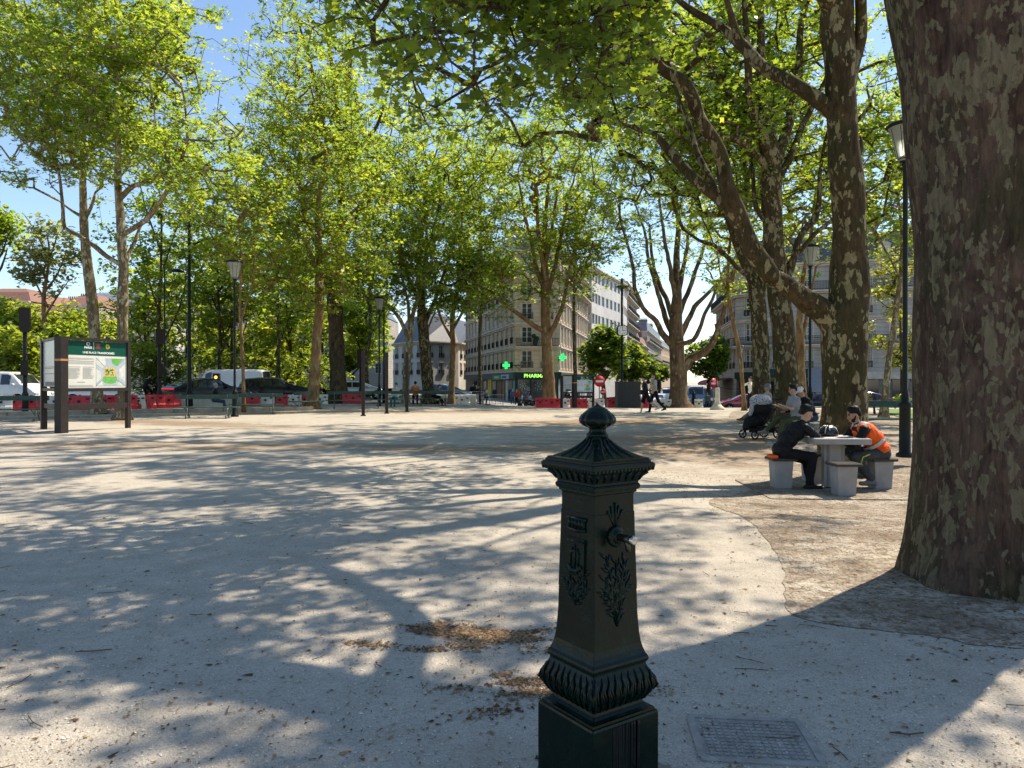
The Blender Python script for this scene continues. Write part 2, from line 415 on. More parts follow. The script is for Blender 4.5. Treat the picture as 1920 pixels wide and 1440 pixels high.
    q = rng.normal(0, 1, (n, 3)); q /= np.linalg.norm(q, axis=1, keepdims=True); q *= rng.uniform(.15, 1, (n, 1)) ** .6
    LP = np.repeat(C, per, 0) + q * np.array([spread, spread, spread * .62]) - np.array([0, 0, droop])
    if lod < 2:   # twiglets
        sel = np.arange(n).reshape(-1, per)[:, :5].ravel()
        V, F = frusta(np.repeat(C, 5, 0) - b0, LP[sel] - b0, np.full(len(sel), .006), np.full(len(sel), .003), 3); VV.append(V); FF.append(F + off)
    tm = mb.mesh('trunk')
    # merge limb mesh and sticks into one trunk mesh
    V1 = np.array(mb.v); nv1 = len(V1)
    me = bpy.data.meshes.new('trunk'); V = np.vstack([V1] + VV)
    sizes = [len(f) for f in mb.f]; l1 = np.concatenate([np.array(f) for f in mb.f])
    F2 = np.concatenate(FF) + nv1; loops = np.concatenate([l1, F2.ravel()]); tot = np.concatenate([np.array(sizes), np.full(len(F2), 4)])
    st = np.concatenate([[0], np.cumsum(tot)[:-1]])
    me.vertices.add(len(V)); me.vertices.foreach_set('co', V.astype(np.float32).ravel()); me.loops.add(len(loops)); me.loops.foreach_set('vertex_index', loops.astype(np.int32))
    me.polygons.add(len(tot)); me.polygons.foreach_set('loop_start', st.astype(np.int32)); me.polygons.foreach_set('loop_total', tot.astype(np.int32))
    me.polygons.foreach_set('use_smooth', np.ones(len(tot), dtype=bool)); me.update(calc_edges=True)
    bpy.data.meshes.remove(tm)
    link('trunk', me, bark, root)
    vb = np.repeat(np.clip(.42 + rng.normal(0, .24, len(C)), 0, 1), per)
    link('crown', leaves_mesh('crown', LP - b0, lsize, lod, rng, tilt, vb), leaf, root)
    return root
# ------------------------------------------------------------------ ground
def sstep(t): t = min(1, max(0, t)); return t * t * (3 - 2 * t)
def TZ(x, y):
    """the square is level, the crossroads beyond it fall away to the right"""
    return -1.43 * sstep((y - 38) / 34.0) * sstep((x + 10) / 14.0) - .18 * sstep((x - 1.2) / 2.6) * sstep((y - 7) / 3.2) * (1 - sstep((y - 13.5) / 6))
def GP(px, py, dmin=20, dmax=140):
    """where the ray through a pixel meets the terrain"""
    d = dmin
    while d < dmax:
        p = P(px, py, d)
        if p.z <= TZ(p.x, d): return Vector((p.x, d, TZ(p.x, d)))
        d += .1
    p = P(px, py, dmax); p.z = TZ(p.x, dmax); return p
def on_ground(px, d): x = X(px, d); return Vector((x, d, TZ(x, d)))
def sheet(name, pts, z, matl, step=4.0, box=((0, -16, 20), (1, 32, 80))):
    """a flat outline cut into cells and laid on the terrain"""
    bm = bmesh.new(); bm.faces.new([bm.verts.new((p[0], p[1], 0)) for p in pts])
    bmesh.ops.triangulate(bm, faces=bm.faces[:])
    for ax, lo, hi in box:
        v = lo
        while v < hi:
            if min(p[ax] for p in pts) < v < max(p[ax] for p in pts):
                co = [0, 0, 0]; co[ax] = v; no = [0, 0, 0]; no[ax] = 1
                bmesh.ops.bisect_plane(bm, geom=bm.verts[:] + bm.edges[:] + bm.faces[:], plane_co=co, plane_no=no)
            v += step
    for v in bm.verts: v.co.z = TZ(v.co.x, v.co.y) + z
    me = bpy.data.meshes.new(name); bmesh.ops.recalc_face_normals(bm, faces=bm.faces[:]); 
    for f in bm.faces:
        if f.normal.z < 0: f.normal_flip()
    bm.to_mesh(me); bm.free()
    return tag(link(name, me, matl), kind='structure')
def ground_mat():
    n = NB('stabilised_sand'); co = n.wcoord()
    a = n.noise(co, .35, 5, .6); b = n.noise(co, 3.0, 5, .65); f = n.noise(co, 90, 3, .7)
    c = n.ramp(a, [(.3, (.38, .335, .27)), (.55, (.45, .40, .325)), (.75, (.50, .45, .37))])
    c = n.mix(.5, c, n.ramp(b, [(.35, (.33, .30, .25)), (.65, (.50, .46, .40))]))
    v = n.vor(co, 75); g = n.ramp(v.outputs['Color'], [(.0, .72), (.25, .95), (.8, 1.0), (1, 1.1)])
    c = n.mix(1.0, c, g, 'MULTIPLY')
    v2 = n.vor(co, 210); g2 = n.ramp(v2.outputs['Color'], [(.0, .7), (.5, 1.0), (1, 1.15)])
    c = n.mix(1.0, c, g2, 'MULTIPLY')
    # drifts of fallen brown catkins and bark
    wp = n.node('ShaderNodeTexNoise'); wp.inputs['Scale'].default_value = 3.2; wp.inputs['Detail'].default_value = 5; n.L(co, wp.inputs['Vector']); wa = n.node('ShaderNodeVectorMath', operation='SUBTRACT'); n.L(wp.outputs['Color'], wa.inputs[0]); wa.inputs[1].default_value = (.5, .5, .5); ws = n.node('ShaderNodeVectorMath', operation='SCALE'); ws.inputs['Scale'].default_value = .9; n.L(wa.outputs[0], ws.inputs[0]); wv = n.node('ShaderNodeVectorMath', operation='ADD'); n.L(co, wv.inputs[0]); n.L(ws.outputs[0], wv.inputs[1])
    def patch(cx, cy, rx, ry, rot=0.0):
        s = n.node('ShaderNodeMapping'); s.vector_type = 'TEXTURE'; s.inputs['Location'].default_value = (cx, cy, 0)
        s.inputs['Rotation'].default_value = (0, 0, rot); s.inputs['Scale'].default_value = (rx, ry, 1e3)
        n.L(wv.outputs[0], s.inputs[0]); ln = n.node('ShaderNodeVectorMath', operation='LENGTH'); n.L(s.outputs[0], ln.inputs[0]); return n.ramp(ln.outputs['Value'], [(0, 1), (1, 0)])
    pts = [(G(900, 1195), .34, .17, .25), (G(985, 1293), .2, .09, .1), (G(790, 1190), .2, .1, 0), (G(850, 1170), .3, .08, .2), (G(520, 838), 8, .9, .04), (G(180, 832), 6, .9, .1), (G(900, 842), 4.5, 1.2, 0),
           (G(1180, 790), 9, 3.5, .4), (G(1350, 830), 7, 6, .2), (G(330, 793), 9, 2.0, -.5), (G(860, 772), 12, 2.5, 0), (G(620, 772), 8, 2, 0)]
    m = None
    for (p, rx, ry, rt) in pts:
        q = patch(p.x, p.y, rx * 1.5, ry * 1.5, rt); m = q if m is None else n.math('MAXIMUM', m, q)
    nz = n.noise(co, 7, 6, .72, .5); nz2 = n.noise(co, 1.3, 4, .6)
    nz3 = n.noise(n.wcoord((.5, 1.6, 1)), .9, 6, .7, .8)
    k = n.math('ADD', n.math('MULTIPLY', m, .42), n.math('ADD', n.math('MULTIPLY', nz, .45), n.math('ADD', n.math('MULTIPLY', nz2, .2), n.math('MULTIPLY', nz3, .55))))
    k = n.ramp(k, [(.78, 0), (.93, .7)])
    sc = n.ramp(n.noise(co, 2.2, 8, .75), [(.62, 0), (.7, .3)])
    k = n.math('MAXIMUM', k, sc)
    c = n.mix(k, c, n.ramp(n.noise(co, 40, 4, .7), [(.3, (.10, .062, .035)), (.7, (.30, .19, .10))]))
    h = n.math('ADD', n.math('MULTIPLY', v.outputs['Distance'], -.6), n.math('ADD', n.math('MULTIPLY', f, .8), n.math('MULTIPLY', b, 1.5)))
    dn = n.noise(co, 4.5, 4, .6, .6)
    return n.fin(c, .95, n.bump(h, .55, .012, n.bump(dn, .35, .05)), spec=.12)
GROUND = ground_mat()
mb = MB()
xs = [-1500, -200, -40] + [-16 + 4 * i for i in range(4)] + [1.2 + .4 * i for i in range(9)] + [8, 12, 16, 22, 40, 200, 1500]; ys = [-300, -20, 0, 4] + [7 + .4 * i for i in range(33)] + [24, 32] + [36 + 4 * i for i in range(11)] + [90, 200, 1200, 3000]
V = [(x, y, TZ(x, y)) for y in ys for x in xs]; nx = len(xs)
mb.add(V, [(j * nx + i, j * nx + i + 1, (j + 1) * nx + i + 1, (j + 1) * nx + i) for j in range(len(ys) - 1) for i in range(nx - 1)])
tag(mb.build('ground', GROUND), kind='structure')

def blob(pts, z, rng, amp=.04, sub=8, closed=True):
    """closed outline through pts with an irregular edge"""
    out = []; n = len(pts)
    for i in range(n):
        p0, p1, p2, p3 = [Vector(pts[(i + k - 1) % n][:2]) for k in range(4)]
        for k in range(sub):
            t = k / sub; q = .5 * ((2 * p1) + (-p0 + p2) * t + (2 * p0 - 5 * p1 + 4 * p2 - p3) * t * t + (-p0 + 3 * p1 - 3 * p2 + p3) * t ** 3)
            a = min(amp * min(1, (q.length / 6)) + amp * .3, .3 * (p2 - p1).length / sub)
            out.append((q.x + rng.uniform(-a, a), q.y + rng.uniform(-a, a), z))
    return out
rr = random.Random(4)
# earth strip round the trees on the right
def earth_mat():
    n = NB('tree_strip_earth'); co = n.wcoord()
    a = n.noise(co, 1.2, 6, .65); b = n.noise(co, 11, 6, .75, .6); v = n.vor(co, 48)
    c = n.ramp(a, [(.3, (.19, .15, .115)), (.48, (.31, .265, .21)), (.6, (.43, .385, .315))])
    c = n.mix(n.ramp(b, [(.47, 0), (.6, .8)]), c, n.ramp(n.noise(co, 60, 3), [(.3, (.06, .042, .028)), (.7, (.24, .165, .10))]))
    c = n.mix(1.0, c, n.ramp(v.outputs['Color'], [(.0, .6), (.5, 1.0), (1, 1.3)]), 'MULTIPLY')
    h = n.math('ADD', n.math('MULTIPLY', b, 1.2), n.math('MULTIPLY', v.outputs['Distance'], -.7))
    return n.fin(c, .97, n.bump(h, .8, .02), spec=.08)
EARTH = earth_mat()
strip = [G(1462, 1050), G(1470, 1100), G(1480, 1150), G(1560, 1172), G(1660, 1184), G(1760, 1196), G(1960, 1216), (5.5, 4.2), (9, 6), (12, 14), (16, 30), (17, 38), (12, 38), (9, 31), (7.5, 24), (6.4, 19), (5.3, 15), (4.3, 12.2), G(1330, 925), G(1400, 970)]
sheet('earth_path', blob(strip, .004, rr, .012), .005, EARTH, .4, ((0, 1.2, 4.8), (1, 7, 20)))
ASPH = (lambda n: n.fin(n.mix(1.0, n.ramp(n.noise(n.wcoord(), .6, 5), [(.3, (.045, .045, .047)), (.7, (.07, .07, .07))]), n.ramp(n.noise(n.wcoord(), 60, 3), [(.3, .75), (.7, 1.3)]), 'MULTIPLY'), .85, spec=.2))(NB('asphalt'))
road = [(-90, 30), (-40, 36), (-20, 40.5), (-10, 44), (-2, 49), (6, 52), (13, 51.5), (20, 46), (32, 41), (60, 40), (120, 42), (120, 66), (50, 62), (24, 74), (122, 480), (112, 484), (13, 76), (-2, 70), (-12, 74), (-60, 100), (-130, 104)]
sheet('road', road, .03, ASPH)
# road kerb round the square
KERB = mat('granite_kerb', (.33, .31, .28), .85, var=.25, scale=5, bump=.3)
mb = MB()
for a, b in zip(road[1:9], road[2:10]): mb.bar((a[0], a[1] - .15, TZ(*a) + .06), (b[0], b[1] - .15, TZ(*b) + .06), .3, .13)
tag(mb.build('kerb', KERB), kind='structure')
PAVE = mat('pavement', (.25, .235, .21), .9, var=.15, scale=1.5)
for pv in ([(-2, 70), (-12, 74), (-18, 92), (0, 95), (24, 500), (30, 500), (11, 90), (13, 76)], [(24, 74), (50, 62), (120, 66), (120, 80), (32, 84), (126, 480), (124, 482)]):
    sheet('pavement', pv, .14, PAVE)
LAWN = (lambda n: n.fin(n.ramp(n.noise(n.wcoord(), 9, 5), [(.3, (.06, .12, .015)), (.7, (.16, .26, .03))]), .9, n.bump(n.noise(n.wcoord(), 60, 3), .8, .03)))(NB('lawn_grass'))
sheet('lawn', [(14.2, 26.5), (19, 25), (24, 36), (19, 39)], .03, LAWN)
# crosswalk bars and lane lines
WP = mat('road_paint', (.7, .7, .68), .7, var=.2, scale=20)
mb = MB()
for i in range(8): mb.box((12.2 + i * .9, 60 + i * .1, TZ(12, 60) + .05), (.5, 4, .005))
for i in range(14): mb.box((24 + i * 4.4, 52, TZ(24, 52) + .045), (2.4, .14, .005))
for i in range(14): mb.box((-74 + i * 4.4, 50 + (i < 0), .045), (2.4, .14, .005), .12)
tag(mb.build('road_marking', WP), kind='structure')

# litter, pebbles and twigs close to the camera: beyond counting
rng = np.random.default_rng(11)
def scatter(name, n, size, matl, region, flat=.35, long_=1.0, sides=4, seed=1, var=True, z0=.004):
    rng = np.random.default_rng(seed); pos = region(rng, n); n = len(pos)
    an = rng.uniform(0, 6.28, n); s = size * rng.lognormal(0, .35, n)
    base = np.stack([np.cos(np.arange(sides) * 2 * np.pi / sides) * long_, np.sin(np.arange(sides) * 2 * np.pi / sides), np.zeros(sides)], 1)
    base = np.vstack([base, [0, 0, flat * 2]]) ; jit = rng.uniform(.6, 1.3, (n, sides + 1, 1)); B = base[None] * jit
    c, s_ = np.cos(an)[:, None], np.sin(an)[:, None]
    x = B[..., 0] * c - B[..., 1] * s_; y = B[..., 0] * s_ + B[..., 1] * c
    V = np.stack([x, y, B[..., 2]], 2) * s[:, None, None]; V[..., 0] += pos[:, 0:1]; V[..., 1] += pos[:, 1:2]; V[..., 2] += z0 - .001 + np.array([TZ(a_, b_) for a_, b_ in pos])[:, None]
    k = sides + 1; i = np.arange(sides); f = np.stack([i, (i + 1) % sides, np.full(sides, sides)], 1)
    F = (np.arange(n) * k)[:, None, None] + f[None]
    v = np.repeat(rng.uniform(0, 1, n), sides)
    return link(name, np_mesh(name, V.reshape(-1, 3), F.reshape(-1, 3), 3, v, smooth_=True), matl)
def vmat(name, stops, rough=.9):
    n = NB(name); at = n.node('ShaderNodeAttribute'); at.attribute_name = 'v'
    return n.fin(n.ramp(at.outputs['Fac'], stops), rough, spec=.15)
def cone_region(ymin, ymax):
    def f(rng, n):
        y = ymin * (ymax / ymin) ** rng.uniform(0, 1, n); x = rng.uniform(-.78, .78, n) * y; return np.stack([x, y], 1)
    return f
o = scatter('pebbles', 30000, .0032, vmat('pebble', [(0, (.16, .14, .12)), (.4, (.42, .38, .33)), (1, (.72, .68, .60))]), cone_region(2.0, 9), .4, seed=2)
tag(o, 'loose pale pebbles strewn over the sand', 'pebbles', kind='stuff')
def litter_region(rng, n):
    a = cone_region(2.1, 22)(rng, n); e = np.stack([rng.uniform(2.2, 7.5, n), rng.uniform(3.8, 13, n)], 1)
    cl = [G(900, 1195), G(940, 1210), G(840, 1185), G(985, 1293), G(1010, 1280)]; b = []
    for p in cl:
        for k in range(9):
            c = rng.normal(0, (.20, .10)); m = int(rng.uniform(20, 190)); t = rng.normal(0, 1, (m, 2)) * (rng.uniform(.03, .11), rng.uniform(.012, .04)); b.append(np.stack([p.x + c[0] + t[:, 0], p.y + c[1] + t[:, 1] + t[:, 0] * rng.uniform(-.3, .3)], 1))
    b = np.concatenate(b)
    return np.concatenate([a[:n // 5], e[:n // 2], b])
o = scatter('leaf_litter', 26000, .0062, vmat('litter', [(0, (.05, .03, .018)), (.5, (.17, .10, .055)), (1, (.36, .25, .13))]), litter_region, .25, 2.0, 3, seed=5, z0=.006)
tag(o, 'fallen brown catkins and bark crumbs on the ground', 'leaf litter', kind='stuff')
mb = MB()
for i in range(80):
    y = 2.1 * (16 / 2.1) ** rr.random(); x = rr.uniform(-.75, .8) * y; a = rr.uniform(0, 3.14); L = rr.uniform(.02, .09)
    d = Vector((math.cos(a), math.sin(a), 0)) * L; m = Vector((x, y, .01 + TZ(x, y))); k = Vector((-d.y, d.x, 0)) * rr.uniform(-.3, .3)
    mb.tube([m - d, m + k, m + d], rr.uniform(.0015, .0035), 4)
tag(mb.build('fallen_twigs', mat('twig', (.09, .06, .04), .9)), 'short dry twigs lying scattered over the sand', 'twigs', kind='stuff')
# ------------------------------------------------------------------ the trees of the square
def keep_view(lo_y, d_near):
    return None
# T0: the huge trunk at the right edge, its crown mostly above the frame
def fringe(p):      # keep the overhanging sprays above the band of the picture they cover
    px = 960 + FPX * p[:, 0] / p[:, 1]; py = HOR - FPX * (p[:, 2] - CAMH) / p[:, 1]
    lim = np.where(px < 560, -40, np.where(px < 700, (px - 560) * 1.5 + 20, 210 + 50 * np.sin(px / 60.) + np.clip((px - 1000) * .12, 0, 60)))
    lim = np.where((px > 1215) & (p[:, 2] < 12), -10, lim)
    return (py < lim) & (p[:, 1] > 5.5)
B0 = (3.62, 5.5, 0)
T0 = [[(1888, 1090, 5.5, 316), (1884, 900, 5.5, 312), (1882, 700, 5.5, 308), (1880, 500, 5.5, 306), (1876, 300, 5.5, 312), (1868, 120, 5.5, 330), (1850, -60, 5.5, 350), (1820, -260, 5.5, 300), (1800, -600, 5.6, 220), (1780, -1000, 5.8, 160), (1760, -1500, 6.0, 90)],
      [(1810, -60, 5.5, 190), (1700, -130, 5.8, 130), (1560, -200, 6.2, 100), (1380, -240, 6.8, 80), (1200, -220, 7.4, 60), (1020, -190, 8.0, 40), (900, -150, 8.8, 26)],
      [(1380, -240, 6.8, 60), (1250, -110, 7.6, 34), (1120, 10, 8.4, 20), (1010, 70, 9.0, 12), (900, 130, 9.4, 7)],
      [(1560, -200, 6.2, 60), (1480, -90, 7.5, 36), (1330, -60, 9.0, 24), (1170, 40, 10, 14), (1050, 110, 10.5, 8)],
      [(1020, -190, 8.0, 30), (860, -110, 8.2, 20), (760, -40, 8.6, 12), (700, 40, 9.0, 7)],
      [(1900, -200, 5.5, 200), (2050, -500, 6, 120), (2200, -900, 6.5, 70)],
      [(1800, -600, 5.6, 150), (1500, -1000, 7, 100), (1200, -1300, 9, 60)]]
tree(B0, T0, [((-.6, 8.6, 5.9), (2.6, 2.4, 1.9), 190), ((1.7, 9.6, 6.2), (2.4, 2.6, 1.9), 170), ((-1.2, 10.5, 10.5), (3.4, 4, 2.2), 70), ((4.5, 9.0, 14.0), (5, 4.5, 3), 60), ((5.6, 8.4, 10.8), (3.4, 2.6, 2.0), 140), ((1.8, 6.8, 10.2), (2.4, 1.6, 1.6), 40), ((.5, 6.0, 12.5), (3.5, 3.5, 2.5), 40)],  # high parts above the frame are added to shade the near ground
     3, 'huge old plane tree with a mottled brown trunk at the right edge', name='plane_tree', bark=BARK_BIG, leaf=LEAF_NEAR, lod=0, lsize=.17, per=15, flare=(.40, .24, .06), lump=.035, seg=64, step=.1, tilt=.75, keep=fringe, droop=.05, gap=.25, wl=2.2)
# T1: forked plane behind the picnic table
T1 = [[(1578, 872, 13, 84), (1580, 840, 13, 84), (1582, 760, 13, 80), (1583, 680, 13, 80), (1584, 600, 13, 84), (1590, 560, 13, 74), (1592, 480, 13, 64), (1590, 400, 13, 60), (1584, 300, 13, 58), (1576, 200, 13, 54), (1572, 100, 13, 56), (1568, 30, 13, 62), (1578, -80, 13, 42), (1590, -240, 13, 34), (1580, -480, 13, 24), (1590, -800, 13, 12)],
      [(1572, 615, 13, 66), (1538, 580, 12.95, 46), (1490, 546, 12.8, 37), (1448, 518, 12.6, 36), (1418, 480, 12.4, 34), (1395, 430, 12.3, 34), (1372, 392, 12.2, 36), (1362, 350, 12.1, 28), (1345, 280, 12, 25), (1312, 222, 11.9, 24), (1284, 158, 11.8, 24), (1244, 132, 11.7, 22), (1215, 90, 11.5, 20), (1192, 30, 11.3, 17), (1176, -30, 11.2, 15), (1150, -160, 11, 11), (1120, -320, 11, 7)],
      [(1366, 386, 12.2, 26), (1312, 345, 12.4, 20), (1270, 300, 12.6, 17), (1225, 255, 12.8, 12), (1180, 238, 13, 8), (1120, 225, 13.2, 5)],
      [(1350, 385, 12.2, 14), (1320, 310, 12.5, 12), (1300, 265, 12.8, 10), (1275, 190, 13, 8), (1255, 120, 13, 5)],
      [(1562, 210, 13, 32), (1520, 180, 13, 27), (1470, 150, 13.2, 25), (1430, 130, 13.4, 23), (1390, 86, 13.6, 22), (1350, 50, 13.8, 16), (1290, 15, 14, 12), (1240, -30, 14, 9), (1160, -120, 14, 6)],
      [(1388, 84, 13.6, 16), (1376, 50, 13.5, 13), (1362, 10, 13.4, 11), (1340, -60, 13.2, 8)],
      [(1590, 150, 13, 30), (1610, 60, 13, 22), (1616, 0, 12.8, 20), (1630, -120, 12.6, 14), (1660, -300, 12.5, 9)],
      [(1568, 30, 13, 40), (1530, -40, 12.6, 28), (1500, -160, 12.2, 20), (1440, -340, 11.8, 12)],
      [(1604, 285, 13, 20), (1613, 278, 13, 12), (1615, 255, 13, 3)]]
tree((X(1578, 13), 13, TZ(X(1578, 13), 13)), T1, [((1.2, 14.6, 7.6), (3.0, 2.2, 2.0), 110), ((3.0, 14.5, 11), (4.8, 4.2, 3.0), 170), ((6.8, 14.2, 13), (4.5, 4.2, 3.0), 150), ((-2.5, 14.5, 13), (4.5, 4.5, 2.4), 150)],  # unseen high parts reach left, shaped and gapped to dapple the ground
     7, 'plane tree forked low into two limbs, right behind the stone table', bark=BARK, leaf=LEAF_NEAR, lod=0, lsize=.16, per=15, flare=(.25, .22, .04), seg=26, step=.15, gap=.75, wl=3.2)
T2 = [[(1480, 807, 22, 54), (1477, 760, 22, 50), (1474, 700, 22, 45), (1468, 620, 22, 41), (1458, 540, 22, 38), (1452, 460, 22, 36), (1448, 400, 22, 36), (1445, 340, 22, 38), (1445, 295, 22, 34), (1432, 200, 22, 20), (1426, 120, 22, 17), (1425, 20, 22, 12), (1410, -140, 22, 8), (1420, -280, 22, 4)],
      [(1440, 300, 22, 24), (1425, 240, 21.6, 20), (1410, 200, 21.4, 17), (1404, 140, 21, 14), (1400, 60, 21, 11), (1392, -60, 20.6, 8), (1380, -200, 20, 5)],
      [(1456, 300, 22, 22), (1480, 225, 22.4, 17), (1495, 150, 22.6, 15), (1500, 60, 22.8, 12), (1518, -50, 23, 8), (1530, -180, 23, 5)],
      [(1440, 315, 22, 16), (1402, 275, 21.6, 13), (1370, 262, 21.2, 11), (1335, 250, 21, 9), (1296, 268, 20.8, 7), (1262, 240, 20.6, 5), (1220, 200, 20, 3)],
      [(1462, 330, 22, 14), (1490, 275, 22.4, 12), (1515, 215, 22.8, 10), (1545, 150, 23, 7), (1570, 60, 23, 4)],
      [(1440, 420, 22, 10), (1418, 390, 22, 9), (1410, 320, 22.4, 7), (1400, 240, 22.6, 5)],
      [(1464, 560, 22, 13), (1505, 440, 22, 12), (1530, 405, 22, 11), (1536, 350, 22, 8), (1542, 290, 22, 6), (1560, 200, 22, 4)],
      [(1462, 520, 22, 11), (1492, 480, 22.5, 9), (1540, 430, 23, 7), (1600, 380, 24, 5), (1660, 340, 24, 3)]]
tree(P(1480, 806, 22), T2, [((5.6, 22.5, 9.2), (4.2, 3.5, 2.6), 220), ((8.5, 23.5, 11.5), (5.0, 3.8, 4.4), 330), ((4.6, 20.5, 13.5), (4.6, 4.4, 3), 150), ((12.0, 23, 8.4), (2.4, 2.5, 3.0), 110), ((-1.5, 20.5, 14.5), (4.6, 4.6, 2.2), 120)],  # last part, out of view, added to shade the sand further left
     9, 'thick mossy plane trunk, second of the row behind the forked tree', bark=BARK, leaf=LEAF, lod=1, lsize=.15, per=15, flare=(.3, .3, .04), seg=18, step=.3, gap=.3, wl=3.2)
T3 = [[(1432, 790, 27, 42), (1429, 740, 27, 34), (1427, 680, 27, 31), (1424, 620, 27, 30), (1420, 570, 27, 30), (1411, 525, 27, 22), (1396, 490, 27, 18), (1380, 455, 27, 15), (1362, 400, 27, 12), (1335, 350, 26, 9), (1310, 280, 26, 6), (1290, 200, 26, 4)],
      [(1424, 560, 27, 20), (1432, 500, 27, 15), (1436, 430, 27, 13), (1430, 350, 27.5, 10), (1440, 260, 28, 7), (1430, 160, 28, 4)],
      [(1412, 520, 27, 12), (1385, 505, 26.5, 9), (1352, 470, 26, 8), (1310, 450, 25.6, 6), (1280, 430, 25, 4)],
      [(1396, 490, 27, 9), (1392, 430, 27.4, 8), (1400, 360, 28, 6), (1385, 280, 28, 4)]]
tree(P(1432, 790, 27), T3, [((6.5, 26, 9.6), (3.8, 4.0, 3.0), 270), ((9.5, 27.5, 12), (4.2, 4.2, 4.0), 280), ((5.5, 25.5, 13.5), (4.5, 4.4, 3), 200), ((-.5, 26.5, 16), (5.0, 4.6, 2.4), 130), ((8.5, 31, 18.5), (6.5, 5.5, 2.2), 190)],  # last two parts, mostly above the frame, added to streak the ground with shade
     13, 'plane trunk third in the right row, just behind the stroller', bark=BARK, leaf=LEAF, lod=1, lsize=.16, per=14, seg=16, step=.35)
T6 = [[(1274, 766, 40, 40), (1272, 740, 40, 32), (1272, 700, 40, 30), (1268, 650, 40, 28), (1267, 610, 40, 24), (1268, 580, 40, 22), (1270, 540, 40, 16), (1268, 480, 41, 12), (1272, 420, 41, 9), (1264, 340, 41, 7), (1260, 280, 41, 5)],
      [(1278, 694, 40, 22), (1296, 673, 40, 16), (1320, 662, 39.6, 14), (1338, 640, 39, 12), (1348, 610, 38.6, 9), (1360, 570, 38, 8), (1372, 530, 37, 6), (1385, 470, 36, 4)],
      [(1264, 650, 40, 15), (1245, 630, 40, 12), (1230, 603, 39.6, 10), (1212, 586, 39, 9), (1200, 566, 39, 8), (1190, 540, 39, 8), (1188, 508, 39, 7), (1182, 480, 39, 6), (1171, 440, 39, 5), (1160, 400, 38, 4)],
      [(1264, 630, 40.3, 13), (1250, 602, 41, 11), (1240, 570, 41, 9), (1228, 530, 41, 7), (1216, 490, 41, 6), (1210, 440, 41, 5), (1190, 380, 41, 3)],
      [(1262, 600, 40.5, 11), (1248, 560, 41, 9), (1232, 520, 41.4, 8), (1222, 480, 42, 6), (1218, 420, 42, 4)],
      [(1274, 632, 40, 13), (1290, 602, 40.5, 10), (1302, 575, 41, 9), (1322, 555, 41, 7), (1346, 530, 41, 6), (1362, 500, 41, 4)],
      [(1276, 645, 39.5, 10), (1300, 638, 39, 9), (1310, 618, 39, 8), (1320, 590, 39, 7), (1336, 560, 39, 6), (1346, 530, 39, 4)],
      [(1270, 600, 41, 11), (1284, 560, 41, 9), (1300, 520, 41, 8), (1318, 470, 41, 6), (1332, 420, 41, 5), (1345, 360, 41, 4)],
      [(1269, 560, 40, 10), (1282, 500, 39.5, 8), (1290, 440, 39, 6), (1300, 360, 39, 4)], [(1268, 570, 40, 10), (1256, 500, 39.5, 8), (1244, 440, 39, 6), (1235, 360, 39, 4)]]
K6 = 1.27; T6 = [[(a, b, d * K6, w_) for a, b, d, w_ in L] for L in T6]
tree(on_ground(1274, 40 * K6), T6, [((9.0 * K6, 40 * K6, 14.4), (6.2, 5.6, 5.4), 270), ((8.5 * K6, 40 * K6, 18.6), (5.8, 5.6, 4.6), 190), ((6.3 * K6, 39 * K6, 9.8), (2.0, 2.5, 3.2), 34), ((11.2 * K6, 39 * K6, 9.2), (2, 2.5, 2.8), 28)],
     17, 'spreading plane tree standing alone against the avenue, bare curved limbs', bark=bark_mat('brown_plane_bark', (.07, .045, .03), (.13, .09, .055), (.25, .2, .12), .2, 1.2, .15), leaf=LEAF, lod=1, lsize=.22, per=12, seg=16, step=.5, spread=.6)
T7 = [[(1030, 760, 52, 28), (1028, 700, 52, 22), (1025, 640, 52, 20), (1023, 580, 52, 19), (1022, 530, 52, 17), (1020, 470, 52, 12), (1024, 400, 52, 8), (1030, 320, 52, 5)],
      [(1022, 622, 52, 10), (1000, 610, 51.5, 9), (975, 590, 51, 8), (955, 578, 51, 7), (930, 560, 50, 5), (905, 572, 50, 3)],
      [(1028, 632, 52, 10), (1044, 602, 51.5, 9), (1055, 570, 51, 8), (1065, 520, 51, 6), (1078, 460, 51, 4)],
      [(1020, 540, 52, 10), (1004, 500, 52, 8), (998, 460, 52, 7), (984, 400, 52, 6), (972, 340, 52, 4)],
      [(1024, 560, 52, 10), (1040, 500, 52, 8), (1052, 440, 52, 6), (1064, 380, 52, 5), (1080, 320, 52, 3)],
      [(1022, 520, 51.5, 9), (1010, 440, 51, 7), (1006, 360, 51, 5)], [(1022, 500, 51.5, 8), (1036, 420, 51, 6), (1046, 350, 51, 4)]]
tree(on_ground(1030, 52), T7, [((2.4, 52, 12.5), (5.4, 4.6, 6.6), 420), ((1.5, 46, 17), (5, 4.5, 3.2), 200), ((5.4, 51, 11.8), (2.4, 3, 3.2), 110), ((-1.6, 51, 9.3), (2.8, 3, 1.8), 90), ((5.0, 51.5, 9.8), (1.8, 2.4, 2.2), 50)],
     19, 'plane tree standing before the pharmacy front', bark=BARK_TAN, leaf=LEAF, lod=1, lsize=.23, per=12, spread=.55, seg=12, step=.5)
